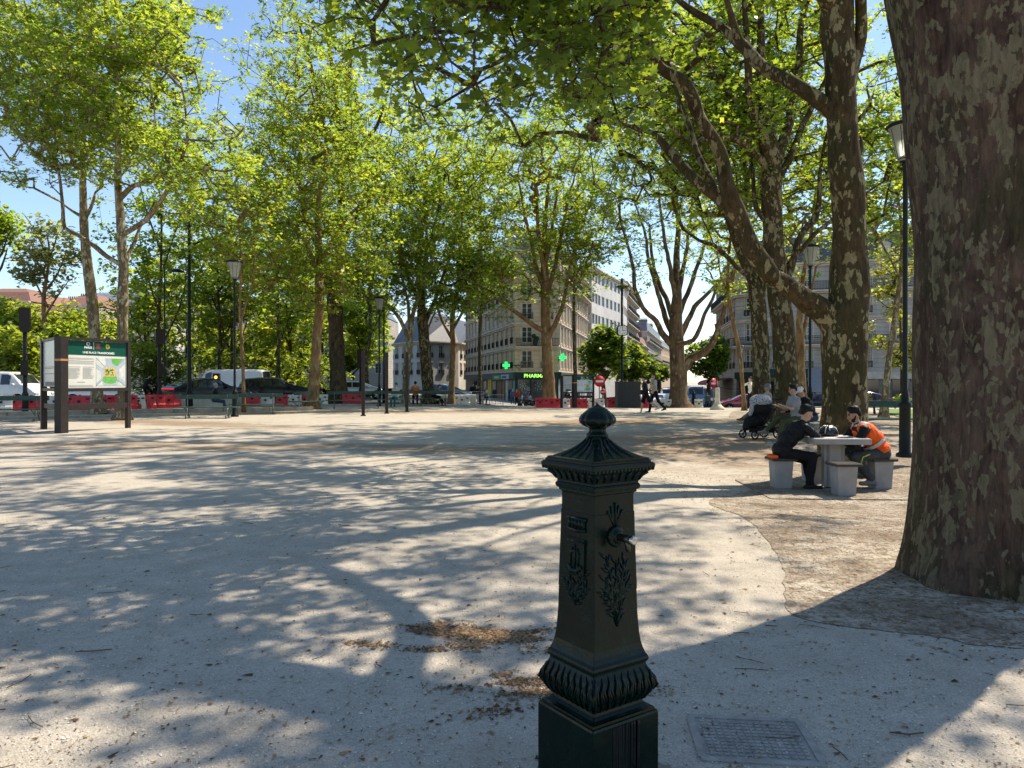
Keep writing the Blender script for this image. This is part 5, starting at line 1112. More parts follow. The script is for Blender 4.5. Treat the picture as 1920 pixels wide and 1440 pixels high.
# lamp posts with glass lanterns
LGLASS = NB('lantern_glass'); LGLASS.b.inputs['Transmission Weight'].default_value = .6; LGLASS = LGLASS.fin((.62, .66, .58), LGLASS.ramp(LGLASS.noise(LGLASS.coord((30, 30, 1)), 1, 2), [(.3, .25), (.7, .5)]), spec=.6)
def lamp(px, d, label, z0=None, H=6.45, first=[None]):
    x = X(px, d); z = TZ(x, d) if z0 is None else z0
    if first[0] is None:
        t = empty('street_lamp')
        MB().lathe([(.16, 0), (.16, .06), (.105, .1), (.10, .95), (.12, .97), (.12, 1.03), (.075, 1.06), (.07, 1.2), (.048, 1.3), (.045, 5.55), (.075, 5.6), (.045, 5.66)], (0, 0, 0), 14).build('pole', POLE, t)
        l = MB().lathe([(.12, 5.66), (.14, 5.72), (.27, 6.28), (.30, 6.30), (.27, 6.31)], (0, 0, 0), 16, lambda a, i: 1 + .02 * math.cos(a * 16)).build('lantern', LGLASS, t)
        m = MB().lathe([(.33, 6.30), (.36, 6.33), (.30, 6.38), (.12, 6.44), (.03, 6.47)], (0, 0, 0), 18).lathe([(.10, 5.64), (.14, 5.70), (.13, 5.74)], (0, 0, 0), 14); m.build('cap', POLE, t)
        m = MB()
        for k in range(8): a = k * math.pi / 4; m.bar((.14 * math.cos(a), .14 * math.sin(a), 5.72), (.275 * math.cos(a), .275 * math.sin(a), 6.3), .012)
        m.build('rib', POLE, t); first[0] = t
    else: t = copy_tree(first[0])
    t.location = (x, d, z); s = H / 6.45; t.scale = (1, 1, s) if abs(s - 1) > .02 else (1, 1, 1)
    tag(t, label, 'street lamp', 'lamp posts with glass lanterns'); return t
lamp(1697, 14.3, 'nearest lamp post, its glass lantern half behind the huge trunk', 0); lamp(1519, 27.2, 'lamp post seen between the thick trunk and the forked tree', 0); lamp(440, 30.6, 'lamp post standing between the two benches on the left', 0)
lamp(711, 44, 'lamp post behind the posts, left of the slim pale young plane'); lamp(1390, 74, 'far lamp post beside the bent young plane, before the corner house', TZ(30, 74)); lamp(367, 98, 'tiny far lamp post showing over the black coupe', 0)
# tall plain poles
def pole(px, d, top, r, label, arm=None, name='lighting_mast'):
    x = X(px, d); z0 = TZ(x, d); h = Z(top, d) - z0; t = empty(name, (x, d, z0), 0, label, 'mast')
    MB().lathe([(r * 1.7, 0), (r * 1.7, .9), (r * 1.1, 1.0), (r, 1.1), (r * .6, h), (r * .3, h + .05)], (0, 0, 0), 10).build('pole', POLE, t)
    if arm: MB().tube([(0, 0, h - .3), (.25, 0, h - .12), (.5, 0, h - .15)], .03, 6).lathe([(.3, -.0), (.34, .05), (.25, .14), (.05, .2)], (.75, 0, h - .25), 12).build('lamp_head', POLE, t)
    return t
pole(355, 36.5, 345, .10, 'tallest black mast, rising behind the left bench to the leaves'); pole(309, 44, 502, .06, 'slim mast with one small lamp head, left of the tallest mast', True)
pole(410, 58, 660, .11, 'short dark mast over the black coupe'); pole(720, 50, 556, .07, 'black mast close to the far lamp post in the middle'); pole(900, 60, 560, .045, 'thin pole before the corner house, left cross'); pole(1484, 40, 690, .06, 'dark pole hidden between two mossy trunks')
# clock on its pole
ck = empty('clock_post', on_ground(1166, 50), R(8), 'tall black post with a rounded square clock and a flat lamp disc on top', 'clock'); zt = Z(530, 50) - ck.location.z; zk = Z(620, 50) - ck.location.z
MB().lathe([(.16, 0), (.16, 1), (.085, 1.1), (.075, zt)], (0, 0, 0), 12).build('pole', POLE, ck)
MB().lathe([(.05, zt - .45), (.42, zt - .30), (.44, zt - .26), (.10, zt - .18), (.09, zt), (.05, zt + .3)], (0, 0, 0), 18).build('lamp_disc', POLE, ck)
def rsq(h, r, n=6):
    out = []
    for q in range(4):
        cx, cy = [(1, 1), (-1, 1), (-1, -1), (1, -1)][q]
        for k in range(n): a = q * math.pi / 2 + k * math.pi / 2 / (n - 1); out.append((cx * (h - r) + r * math.cos(a), cy * (h - r) + r * math.sin(a)))
    return out
cs = .34
MB().prism([(x, z + zk) for x, z in rsq(cs, .14)], -.14, .14).build('case', POLE, ck)
fc = MB().prism([(x, z + zk) for x, z in rsq(cs * .86, .12)], -.15, .15).build('dial', mat('clock_face', (.75, .75, .72), .5), ck)
m = MB()
for k in range(12):
    a = k * math.pi / 6; r0, r1 = (.20, .26) if k % 3 else (.17, .26); m.bar((r0 * math.sin(a), -.158, zk + r0 * math.cos(a)), (r1 * math.sin(a), -.158, zk + r1 * math.cos(a)), .022, .01, up=(0, 1, 0))
m.bar((0, -.164, zk), (-.10 * .25, -.164, zk + .22), .022, .01, up=(0, 1, 0)); m.bar((0, -.168, zk), (.15, -.168, zk - .01), .034, .01, up=(0, 1, 0)); m.build('hand', IRON, fc)
# short wooden-brown posts across the square
def post(px, py, top, label, first=[None]):
    p = G(px, py)
    h = Z(top, p.y)
    t = MB().bbox((0, 0, h / 2), (.13, .13, h), .012, R(20)).box((0, 0, .02), (.2, .2, .04), R(20)).build('square_post', BROWNP, None, p); tag(t, label, 'post', 'dark square posts standing on the sand'); return t
post(681, 780, 658, 'nearest of the three dark square posts'); post(725, 775.5, 661, 'middle one of the three dark square posts'); post(763, 772.5, 660, 'farthest of the three dark square posts')
# low timber edging and steps on the left
EDGE = mat('weathered_edging', (.34, .29, .22), .9, var=.3, scale=3, bump=.3)
for (a, b, h, lab) in (((-24, 25.8), (-8.6, 34.6), .09, 'long weathered kerb sill running behind the left benches'), ((-27, 28.6), (-10, 37.6), .17, 'upper weathered kerb sill, next to the red barriers')):
    m = MB(); d = Vector((b[0] - a[0], b[1] - a[1], 0)); n = 9
    for i in range(n): p = Vector((*a, 0)) + d * (i / n); q = Vector((*a, 0)) + d * ((i + .985) / n); m.bar((p.x, p.y, h / 2), (q.x, q.y, h / 2), .32, h)
    tag(m.build('kerb_sill', EDGE), lab, 'kerb')
tag(MB().add([(-27.2, 28.9, .10), (-10, 37.8, .10), (-12, 42, .10), (-32, 38, .10)], [(0, 1, 2, 3)]).build('planting_bed', EARTH), kind='structure')
# traffic lights
def tlight(px, d, top, label, hbox=1.15, back=True, low=False, lit=None, rz=0, poleh=None):
    x = X(px, d); z0 = TZ(x, d); zt = Z(top, d) - z0; t = empty('traffic_light', (x, d, z0), rz, label, 'traffic light', 'traffic lights round the crossroads')
    MB().lathe([(.13, 0), (.13, .9), (.09, 1.0), (.085, zt - hbox + .1)], (0, 0, 0), 10).build('pole', BROWNP, t)
    hb = MB().prism([(-.2, zt - hbox + .12), (-.12, zt - hbox), (.12, zt - hbox), (.2, zt - hbox + .12), (.2, zt), (-.2, zt)], -.12, .14).build('signal_head', BROWNP, t)
    m = MB()
    for k in range(3): z = zt - .2 - k * .33; m.prism([(-.13, z - .12), (.13, z - .12), (.13, z + .14), (-.13, z + .14)], .14, .32)
    m.build('visor', BROWNP, hb)
    if low: MB().prism([(-.12, 1.7), (.12, 1.7), (.12, 2.35), (-.12, 2.35)], -.25, -.05).build('repeater_head', BROWNP, t)
    if lit:
        m = MB().lathe([(.1, 0), (.08, .03), (.01, .05)], (0, -.12, zt - lit[1]), 12, axis=(0, -1, 0)); m.build('lit_lens', lit[0], hb)
    return t
tlight(47, 32, 577, 'tall brown traffic light seen from behind, above the white van', 1.05, low=True, rz=.4); tlight(299, 40, 617, 'brown traffic light behind the cyclist', .85, low=True, rz=.6)
tlight(406, 47, 700, 'traffic light with an orange lamp, before the white van', .8, lit=(emis('lit_amber', (1, .35, .05), 2.5), .25)); tlight(676, 50, 655, 'traffic light behind the nearest square post', 1.2); tlight(1574, 50, 698, 'black traffic light in front of the pale ground floor at the right', 1.1, low=False)
# no-entry signs
SRED = mat('sign_red', (.55, .03, .035), .35); SWH = mat('sign_white', (.75, .75, .74), .4)
def noentry(px, py, d, r, label, rz=0):
    c = P(px, py, d); z0 = TZ(c.x, d); t = empty('no_entry_sign', (c.x, d, z0), rz, label, 'road sign', 'no-entry signs'); h = c.z - z0
    MB().lathe([(.04, 0), (.04, h + .3)], (0, .03, 0), 8).build('pole', mat('grey_pole', (.2, .21, .2), .5), t)
    MB().lathe([(r, 0), (r, .02)], (0, -.02, h), 24, axis=(0, -1, 0)).build('disc', SRED, t); MB().box((0, -.05, h), (r * 1.35, .012, r * .36)).build('bar', SWH, t)
noentry(1124, 715, 54, .40, 'no-entry sign between the far notice board and the clock post'); noentry(1338, 719, 60, .42, 'no-entry sign half behind the dark pole right of the lone plane', .5)
pole(1343, 59, 690, .06, 'dark pole covering half of the right-hand no-entry sign')
noentry(1131, 735, 60, .25, 'small round red and white sign low by the far notice board')

# information boards
GRN = mat('board_green', (.004, .075, .052), .4, var=.05); PAPER = mat('board_paper', (.68, .67, .62), .35, var=.05, scale=5); GREYT = mat('printed_text_grey', (.30, .30, .30), .6); MAPB = mat('map_blue_grey', (.40, .48, .54), .5, var=.12, scale=12)
MAPG = mat('map_green', (.12, .42, .08), .5, var=.25, scale=14); MAPO = mat('map_orange', (.75, .38, .14), .5, var=.2, scale=12); MAPL = mat('map_pale', (.62, .64, .62), .5); MAPD = mat('map_dark', (.14, .20, .19), .5); YEL = mat('logo_yellow', (.78, .68, .05), .5); DRED = mat('logo_dark_red', (.20, .03, .03), .5); COPP = mat('copper_band', (.45, .20, .07), .45)
def panel_art(t, M, w_, h, full=True):
    """printed face in board coordinates (x right, z up, -y out)"""
    def bx(name, x, z, dx, dz, m_, y, par=t): return MB().box((x, y, z), (dx, .004, dz), M=M).build(name, m_, par)
    pp = bx('paper', w_ / 2, h / 2, w_, h, PAPER, -.004); bx('green_header', w_ / 2, h - .14 * w_ / 2.35 * 1.6, w_, .28 * w_ / 2.35 * 1.6, GRN, -.009)
    k = w_ / 2.35
    TX = mat('white_lettering', (.8, .8, .8), .5)
    text_mesh('header_lettering', 'UNE PLACE TRANSFORMÉE', .088 * k, TX, pp, M @ Matrix.Translation((w_ * .52, -.0115, h - .39 * k)) @ UPRIGHT, .001, bold=.0025, sx=1.15)
    text_mesh('header_lettering', 'PARIS', .098 * k, TX, pp, M @ Matrix.Translation((w_ * .345, -.0115, h - .235 * k)) @ UPRIGHT, .001, bold=.003, sx=1.2)
    m = MB()
    m.tube([M @ Vector((w_ * .345 + .055 * k * math.cos(a), -.012, h - .085 * k + .045 * k * math.sin(a))) for a in [R(q) for q in range(-40, 300, 20)]], .012 * k, 5).tube([M @ Vector((w_ * .345 - .075 * k, -.012, h - .12 * k)), M @ Vector((w_ * .345, -.012, h - .145 * k)), M @ Vector((w_ * .345 + .075 * k, -.012, h - .12 * k))], .011 * k, 5)
    m.box((w_ * .435, -.0125, h - .145 * k), (.012 * k, .003, .24 * k), M=M); m.build('ship_logo', TX, pp)
    bx('square_logo', w_ * .505, h - .15 * k, .17 * k, .16 * k, DRED, -.0125, pp)
    MB().box((w_ * .505, -.0155, h - .15 * k), (.10 * k, .002, .02 * k), M=M).box((w_ * .505, -.0155, h - .11 * k), (.06 * k, .002, .02 * k), M=M).build('logo_mark', mat('logo_red', (.5, .1, .08), .5), pp)
    MB().lathe([(.085 * k, 0), (.085 * k, .003)], M @ Vector((w_ * .665, -.012, h - .15 * k)), 9, lambda a, i: 1 + .07 * math.cos(3 * a), axis=M.to_3x3() @ Vector((0, -1, 0))).build('round_logo', YEL, pp)
    text_mesh('logo_mark', 'dh', .075 * k, GRN, pp, M @ Matrix.Translation((w_ * .665, -.0165, h - .175 * k)) @ UPRIGHT, .001, bold=.002)
    # lines of small text: grey rules
    m = MB(); rg = random.Random(5)
    hb = h - .52 * k
    for i in range(3): m.box((w_ * .235, -.008, hb - .02 - i * .022 * k), (w_ * .40, .002, .006 * k), M=M)
    m.box((w_ * .235, -.008, hb - .115 * k), (w_ * .41, .002, .018 * k), M=M)
    for i in range(4): m.box((w_ * .235, -.008, hb - .15 * k - i * .02 * k), (w_ * .40, .002, .004 * k), M=M)
    for (xa, wd) in ((w_ * .125, w_ * .20), (w_ * .35, w_ * .18)):
        m.box((xa, -.008, hb - .30 * k), (wd, .002, .014 * k), M=M)
        for i in range(18): m.box((xa - (wd - (q := wd * rg.uniform(.7, 1))) / 2, -.008, hb - .34 * k - i * .019 * k), (q, .002, .0055 * k), M=M)
    m.box((w_ * .235, -.008, .12 * k + .06), (.3 * k, .002, .02 * k), M=M); 
    for i in range(4): m.box((w_ * .235, -.008, .09 * k - i * .018), (w_ * .38, .002, .004), M=M)
    m.build('printed_text', GREYT, pp)
    # map
    x0, x1, z0, z1 = w_ * .475, w_ * .965, .07 * k, hb + .0 * k; W_ = x1 - x0; H_ = z1 - z0
    mp = bx('map', (x0 + x1) / 2, (z0 + z1) / 2, W_, H_, MAPB, -.0085)
    def poly(name, pts, m_, y): vs = [M @ Vector((x0 + u * W_, y, z0 + v * H_)) for u, v in pts]; MB().add(vs, [tuple(range(len(vs)))]).build(name, m_, mp)
    poly('map_block', [(.0, 1), (.0, .78), (.22, .62), (.33, .8), (.3, 1)], MAPL, -.0115); poly('map_block', [(0, .6), (.16, .5), (.16, .25), (0, .1)], MAPL, -.0115); poly('map_block', [(1, .8), (.8, .62), (.8, .3), (1, .15)], MAPL, -.0115); poly('map_park', [(.52, 1), (.55, .8), (.7, .72), (.95, 1)], MAPG, -.0115)
    poly('map_block', [(.02, 0), (.2, .18), (.25, .0)], MAPL, -.0115); poly('map_block', [(.98, 0), (.8, .18), (.72, .0)], MAPL, -.0115)
    poly('map_lawn', [(.2, .2), (.3, .1), (.5, .06), (.66, .1), (.74, .2), (.7, .33), (.24, .33)], MAPG, -.0115); poly('map_square', [(.24, .335), (.28, .64), (.45, .68), (.66, .64), (.7, .335)], MAPO, -.0115)
    m = MB(); 
    for i in range(26): u, v = rg.uniform(.34, .6), rg.uniform(.4, .6); m.lathe([(.034 * k, 0), (.034 * k, .0015)], M @ Vector((x0 + u * W_, -.0125, z0 + v * H_)), 7, axis=M.to_3x3() @ Vector((0, -1, 0)))
    m.build('map_trees', MAPG, mp)
    m = MB()
    for (u0, v0, u1, v1) in ((0, 1, .26, .72), (1, 1, .72, .72), (0, 0, .2, .2), (1, 0, .74, .2)): m.bar(M @ Vector((x0 + u0 * W_, -.0122, z0 + v0 * H_)), M @ Vector((x0 + u1 * W_, -.0122, z0 + v1 * H_)), .014 * k, .002, up=M.to_3x3() @ Vector((0, 1, 0)))
    m.build('map_street', MAPD, mp)
def board(loc, dvec, w_, zb, zt, label, side_w=1.5, sdir=None, rail=True):
    """dvec: unit vector along the front from its near pillar to its far post; outward normal to the right of it"""
    a = math.atan2(dvec[1], dvec[0]); t = empty('information_board', loc, 0, label, 'sign board', 'notice boards about the square')
    M = Matrix.Rotation(a, 4, 'Z'); h = zt - zb
    pc = MB().box((.0, 0, (zt + .03) / 2), (.24, .24, zt + .03), M=M).build('pillar', BROWNP, t); MB().box((0, 0, zb + h * .56), (.252, .252, .06), M=M).build('copper_band', COPP, pc)
    MB().box((w_ + .20, .05, zt / 2), (.12, .12, zt), M=M).build('post', BROWNP, t)
    MB().box((w_ / 2 + .15, .02, zt + .0), (w_ + .05, .14, .07), M=M).box((w_ / 2 + .15, .02, zb - .05), (w_ + .05, .14, .09), M=M).box((w_ / 2 + .15, .06, (zb + zt) / 2 - .03), (w_ - .02, .05, h - .09), M=M).build('frame', BROWNP, t)
    if rail: MB().box((w_ / 2 + .14, .03, .72), (w_ - .02, .07, .15), M=M).build('rail', BROWNP, t)
    panel_art(t, M @ Matrix.Translation((.17, .034, zb)), w_ - .04, h - .05)
    # the second, side panel
    b = math.atan2(sdir[1], sdir[0]); S_ = Matrix.Rotation(b, 4, 'Z')
    MB().box((side_w + .08, 0, zt / 2), (.16, .16, zt), M=S_).build('post', BROWNP, t)
    MB().box((side_w / 2 + .06, 0, zt), (side_w - .2, .12, .07), M=S_).box((side_w / 2 + .06, 0, zb - .05), (side_w - .2, .12, .09), M=S_).build('frame', BROWNP, t)
    sp = MB().box((side_w / 2 + .06, .0, (zb + zt) / 2), (side_w - .2, .05, h - .08), M=S_).build('side_panel', mat('faded_side_panel', (.44, .45, .44), .3, var=.12, scale=1.5), t)
    m = MB()
    for i in range(9): m.box((.26 + i * (side_w - .45) / 9, .034, zb + .12), (.09, .006, .12), M=S_)
    for z in (.42, .58, .62): m.box((side_w / 2 + .06, .034, zb + h * z * .7), (side_w * .7, .006, .015), M=S_)
    m.build('printed_marks', mat('faded_print', (.22, .21, .18), .6), sp)
    if rail: MB().box((side_w / 2, 0, .72), (side_w - .2, .07, .13), M=S_).build('rail', BROWNP, t)
    return t
d1 = Vector((.42, .907, 0)); dn = 20.9
bl = G(115, 812)
# near pillar at px 115, far post at px 243
a0 = Vector((X(115, 20.9), 20.9, 0)); a1 = Vector((X(242, 23.2), 23.2, 0)); dv = (a1 - a0); wL = dv.length - .2; dv.normalize()
s1 = Vector((X(83, 22.6), 22.6, 0)) - a0; 
board(a0, dv, wL, CAMH + (HOR - 728) * 20.9 / FPX, CAMH + (HOR - 633) * 20.9 / FPX, 'large green-headed information board on brown posts, nearest on the left', s1.length, s1.normalized())
a2 = on_ground(1077, 47); a3 = Vector((X(1115, 47.8), 47.8, a2.z)); dv = (a3 - a2); wL = 1.15; dv.normalize()
board(a2, dv, wL + .15, 1.45 + (HOR - 735) * 47 / FPX - a2.z, 1.45 + (HOR - 704) * 47 / FPX - a2.z, 'small distant information board just above the fountain finial', .75, Vector((-.95, .3, 0)), True)

# water-filled road barriers
BRED = mat('red_plastic', (.50, .018, .03), .42, var=.2, scale=3); BWHT = mat('white_plastic', (.62, .60, .55), .5, var=.22, scale=3); BCRM = mat('cream_plastic', (.60, .54, .42), .5, var=.2, scale=3)
_bm = {}
def barrier_mesh(L):
    k = round(L, 2)
    if k not in _bm:
        m = MB(); w_ = .24; h = .80
        h = .68; prof = [(-w_, 0), (w_, 0), (w_, .18), (w_ * .72, .26), (w_ * .42, h - .08), (w_ * .34, h), (-w_ * .34, h), (-w_ * .42, h - .08), (-w_ * .72, .26), (-w_, .18)]
        xs = [-L / 2, -L / 2 + .04, -L / 2 + .10, -L * .18, -L * .15, L * .15, L * .18, L / 2 - .10, L / 2 - .04, L / 2]; sc = [.86, .97, 1, 1, .88, .88, 1, 1, .97, .86]
        vs = [(x, p[0] * s, p[1]) for x, s in zip(xs, sc) for p in prof]; n = len(prof)
        fs = [(i * n + k2, (i + 1) * n + k2, (i + 1) * n + (k2 + 1) % n, i * n + (k2 + 1) % n) for i in range(len(xs) - 1) for k2 in range(n)] + [tuple(range(n)), tuple(reversed(range((len(xs) - 1) * n, len(xs) * n)))]
        m.add(vs, fs)
        b = MB()
        for x in (-L * .32, L * .32): b.box((x, 0, .52), (.14, .262, .07))
        b.box((0, 0, .40), (.12, .30, .1)); c = MB().lathe([(.05, 0), (.05, .04)], (0, 0, h), 10); m.box((-L / 2 + .02, 0, h - .05), (.05, .1, .12)).box((L / 2 - .02, 0, h - .12), (.05, .1, .14))
        _bm[k] = (m.mesh('road_barrier'), b.mesh('fork_slot'), c.mesh('filler_cap'))
    return _bm[k]
def barrier(px, d, L, rz, matl, label, hs=1.0):
    x = X(px, d); r = empty('road_barrier', (x, d, TZ(x, d) + (.1 if d < 42 and x < -10 else 0)), rz, label, 'road barrier', 'plastic water-filled barriers along the kerb')
    b, f, c = barrier_mesh(L)
    for nm, q, mm in (('shell', b, matl), ('fork_slot', f, DARK), ('filler_cap', c, matl)):
        me = q if (q.materials and q.materials[0] == mm) else q.copy()
        me.materials.clear(); me.materials.append(mm); link(nm, me, None, r)
    r.scale = (1, 1, hs); return r
BR = [(2, 34, .9, .5, 'w', 'white barrier cut by the left edge of the frame'), (26, 34.3, 1.0, .5, 'r', 'leftmost red barrier below the white van, first from the frame edge'), (59, 34.8, 1.0, .55, 'r', 'red barrier directly left of the sign board post'),
      (104, 35.2, 1.2, .1, 'w', 'white barrier showing under the sign board between its posts'), (150, 35.4, 1.25, .1, 'r', 'red barrier under the sign board, left of the bare trunk'), (197, 36.4, .7, .3, 'r', 'short red barrier end between the two bare trunks'),
      (236, 36.2, 1.0, .5, 'r', 'red barrier right of the bare trunk, at the sign board post'), (257, 36.6, .7, .9, 'w', 'narrow white barrier left of three red ones'), (270, 36.9, 1.1, .95, 'r', 'first red barrier of the three under the cyclist'), (290, 37.4, 1.1, .95, 'r', 'second red barrier of the three, right below the cyclist'), (315, 37.8, 1.2, .7, 'r', 'third red barrier with weeds on top, by the tallest mast'),
      (473, 41.5, .8, .2, 'r', 'red barrier under the black estate car, left one'), (498, 42, .95, .2, 'w', 'white barrier between two red ones under the estate car'), (525, 42.5, .85, .2, 'r', 'red barrier under the estate car, right one'), (550, 43, .9, .2, 'w', 'white barrier right below the front of the estate car'), (571, 43.5, .6, .2, 'r', 'red barrier touching the slim tan trunk'), (600, 44, .9, .2, 'w', 'white barrier between the slim tan trunk and the thick dark trunk'),
      (662, 47, 1.3, .2, 'r', 'red barrier low behind the distant bench'), (1012, 49, .55, .1, 'r', 'small red barrier left of the pharmacy tree'), (1034, 49, 1.15, .1, 'r', 'red barrier wrapped before the pharmacy tree'), (1059, 49.5, .65, .1, 'w', 'white barrier right of the pharmacy tree'), (1085, 50, 1.1, .1, 'r', 'red barrier below the distant information board'), (1118, 50, 1.1, .1, 'w', 'white barrier right of the distant information board'), (1149, 49, .7, .1, 'r', 'red barrier touching the dark cabinet'),
      (1208, 50, .7, .1, 'r', 'red barrier behind the legs of the two walkers'), (1243, 50.5, 1.15, -.05, 'c', 'cream barrier left of the lone plane trunk'), (1310, 51, .55, -.1, 'c', 'cream block right of the small distant fountain'), (750, 52, 1.1, .1, 'w', 'pale barrier behind the woman in pale top'), (866, 55, 1.2, .1, 'w', 'pale barrier left of the man in black')]
for px, d, L, rz, c, lab in BR: barrier(px, d, L, rz, dict(r=BRED, w=BWHT, c=BCRM)[c], lab)
# long pale concrete blocks
for (px, d, L, lab) in ((387, 40, 2.9, 'long pale concrete block behind the seated man'), (462, 43, 1.4, 'short pale concrete block behind the lamp post'), (850, 56, 3.4, 'pale concrete block behind the distant bench')):
    x = X(px, d); tag(MB().bbox((0, 0, .36), (L, .45, .72), .03).build('concrete_block', mat('pale_concrete', (.46, .44, .38), .9, var=.2, scale=3, bump=.2), None, (x, d, TZ(x, d) + .0), .2), lab, 'concrete block', 'pale concrete blocks')
# grey corrugated cabinet
cb = empty('utility_cabinet', on_ground(1177, 47.5), R(4), 'dark grey ribbed cabinet at the foot of the clock post', 'cabinet'); zb = 1.45 + (HOR - 716.5) * 47.5 / FPX - cb.location.z
CAB = mat('anthracite_metal', (.055, .055, .058), .5, var=.1)
MB().bbox((0, 0, zb / 2), (1.46, .9, zb), .01).build('housing', CAB, cb); m = MB()
for i in range(14): m.box((-.66 + i * .1015, -.462, zb / 2), (.035, .03, zb - .1))
m.build('rib', CAB, cb); MB().bbox((0, 0, zb + .02), (1.52, .96, .05), .01).build('lid', CAB, cb)
# stone bollard pillar with a spreading foot, left of the red car
sb = empty('stone_marker', GP(1345, 768, 30), 0, 'cream tapered stone marker with a wide foot, left of the red car', 'stone marker')
k = sb.location.y / 62; CRM = mat('cream_stone', (.55, .50, .40), .8, var=.2, scale=4); MB().lathe([(.32 * k, .16), (.24 * k, .35), (.2 * k, .5), (.18 * k, 1.2 * k + .35), (.17 * k, 1.25 * k + .35)], (0, 0, 0), 14).build('shaft', CRM, sb); MB().lathe([(.62 * k, 0), (.60 * k, .08), (.38 * k, .2), (.33 * k, .26)], (0, 0, 0), 8).build('foot', CRM, sb)
MB().lathe([(.19 * k, .9 * k), (.19 * k, .98 * k)], (0, 0, 0), 12).build('red_band', BRED, sb)
# low café barriers and fence before the pharmacy
for (px, d, w_, lab) in ((870, 62, 3.2, 'grey metal crowd fence left of the man in black'), (915, 64, 2.6, 'grey metal crowd fence behind the pushbike')):
    p = on_ground(px, d); m = MB(); m.bar((-w_ / 2, 0, 1.05), (w_ / 2, 0, 1.05), .04).bar((-w_ / 2, 0, .25), (w_ / 2, 0, .25), .04)
    for i in range(int(w_ / .14) + 1): m.bar((-w_ / 2 + i * .14, 0, .25), (-w_ / 2 + i * .14, 0, 1.05), .016)
    for s in (-1, 1): m.bar((s * w_ / 2, 0, 0), (s * w_ / 2, 0, 1.05), .04).bar((s * w_ * .42, -.3, .02), (s * w_ * .42, .3, .02), .04)
    tag(m.build('crowd_fence', mat('galvanised', (.32, .33, .33), .5, .6), None, p, .1), lab, 'fence', 'crowd fences')
# stone picnic table with four stools
CONC = mat('table_concrete', (.27, .26, .25), .85, var=.15, scale=6, bump=.25); CONW = mat('worn_table_top', (.42, .42, .41), .55, var=.15, scale=9); DTOP = mat('dark_stool_top', (.05, .045, .042), .45)
TY = 11.3; TC = Vector((X(1562, TY), TY, TZ(X(1562, TY), TY) + .01)); TR = R(-3)
sl_ = MB().box((TC.x - .05, TC.y - .1, TC.z - .01), (2.4, 2.0, .04), TR).build('concrete_slab', EARTH); tag(sl_, kind='structure')
tb = empty('picnic_table', TC, TR, 'square grey concrete table between the two seated men', 'table')
MB().bbox((0, 0, .735), (.82, .80, .085), .008).build('tabletop', CONC, tb); MB().box((0, 0, .780), (.80, .78, .004)).build('worn_surface', CONW, tb)
MB().bbox((0, .0, .36), (.20, .20, .68), .02).box((0, 0, .36), (.30, .12, .66)).build('pedestal', CONC, tb)
def stool(dx, dy, label, rz=0):
    t = empty('stool', TC + Vector((dx, dy, 0)), rz, label, 'stool', 'concrete stools round the table'); MB().add(*(lambda b, t_: ([(x * s, y * s, z) for s, z in ((b, 0), (t_, .42)) for x, y in ((-1, -1), (1, -1), (1, 1), (-1, 1))], [(3, 2, 1, 0), (4, 5, 6, 7), (0, 1, 5, 4), (1, 2, 6, 5), (2, 3, 7, 6), (3, 0, 4, 7)]))(.12, .14)).build('block', CONC, t)
    MB().bbox((0, 0, .445), (.38, .38, .045), .012).build('seat_top', DTOP, t); return t
stool(-.77, .05, 'concrete stool the man in the black jacket sits on'); stool(.70, -.02, 'concrete stool the man in the orange vest sits on'); stool(-.14, -.68, 'empty concrete stool on the near side of the table'); stool(-.02, .72, 'concrete stool on the far side of the table, mostly hidden')
# helmet / dark bag on the table
hb = empty('bicycle_helmet', TC + Vector((-.02, .12, .782)), .3, 'black and white cycling helmet lying on the stone table', 'helmet')
m = MB(); n = 9
for i in range(n):
    a0_ = math.pi * i / n
m.lathe([(.14, 0), (.145, .05), (.125, .11), (.08, .155), (.02, .17)], (0, 0, 0), 16, lambda a, i: 1 + .06 * math.cos(6 * a)); m.build('shell', mat('helmet_black', (.015, .015, .017), .3), hb)
m = MB()
for k in range(5): a = -1.0 + k * .5; m.tube([(.13 * math.cos(a), .14 * math.sin(a) * 1, .045), (.11 * math.cos(a), .12 * math.sin(a), .115), (.05 * math.cos(a), .06 * math.sin(a), .162)], .010, 5).tube([(-.13 * math.cos(a), .14 * math.sin(a), .045), (-.11 * math.cos(a), .12 * math.sin(a), .115), (-.05 * math.cos(a), .06 * math.sin(a), .162)], .010, 5)
m.build('white_stripe', mat('helmet_white', (.6, .6, .6), .35), hb)
tag(MB().bbox((TC.x + .16, TC.y - .05, TC.z + .788), (.26, .19, .008), .002, .25).build('newspaper', mat('newsprint', (.5, .49, .46), .8, var=.2, scale=30)), 'small flat sheet of paper on the stone table', 'paper')
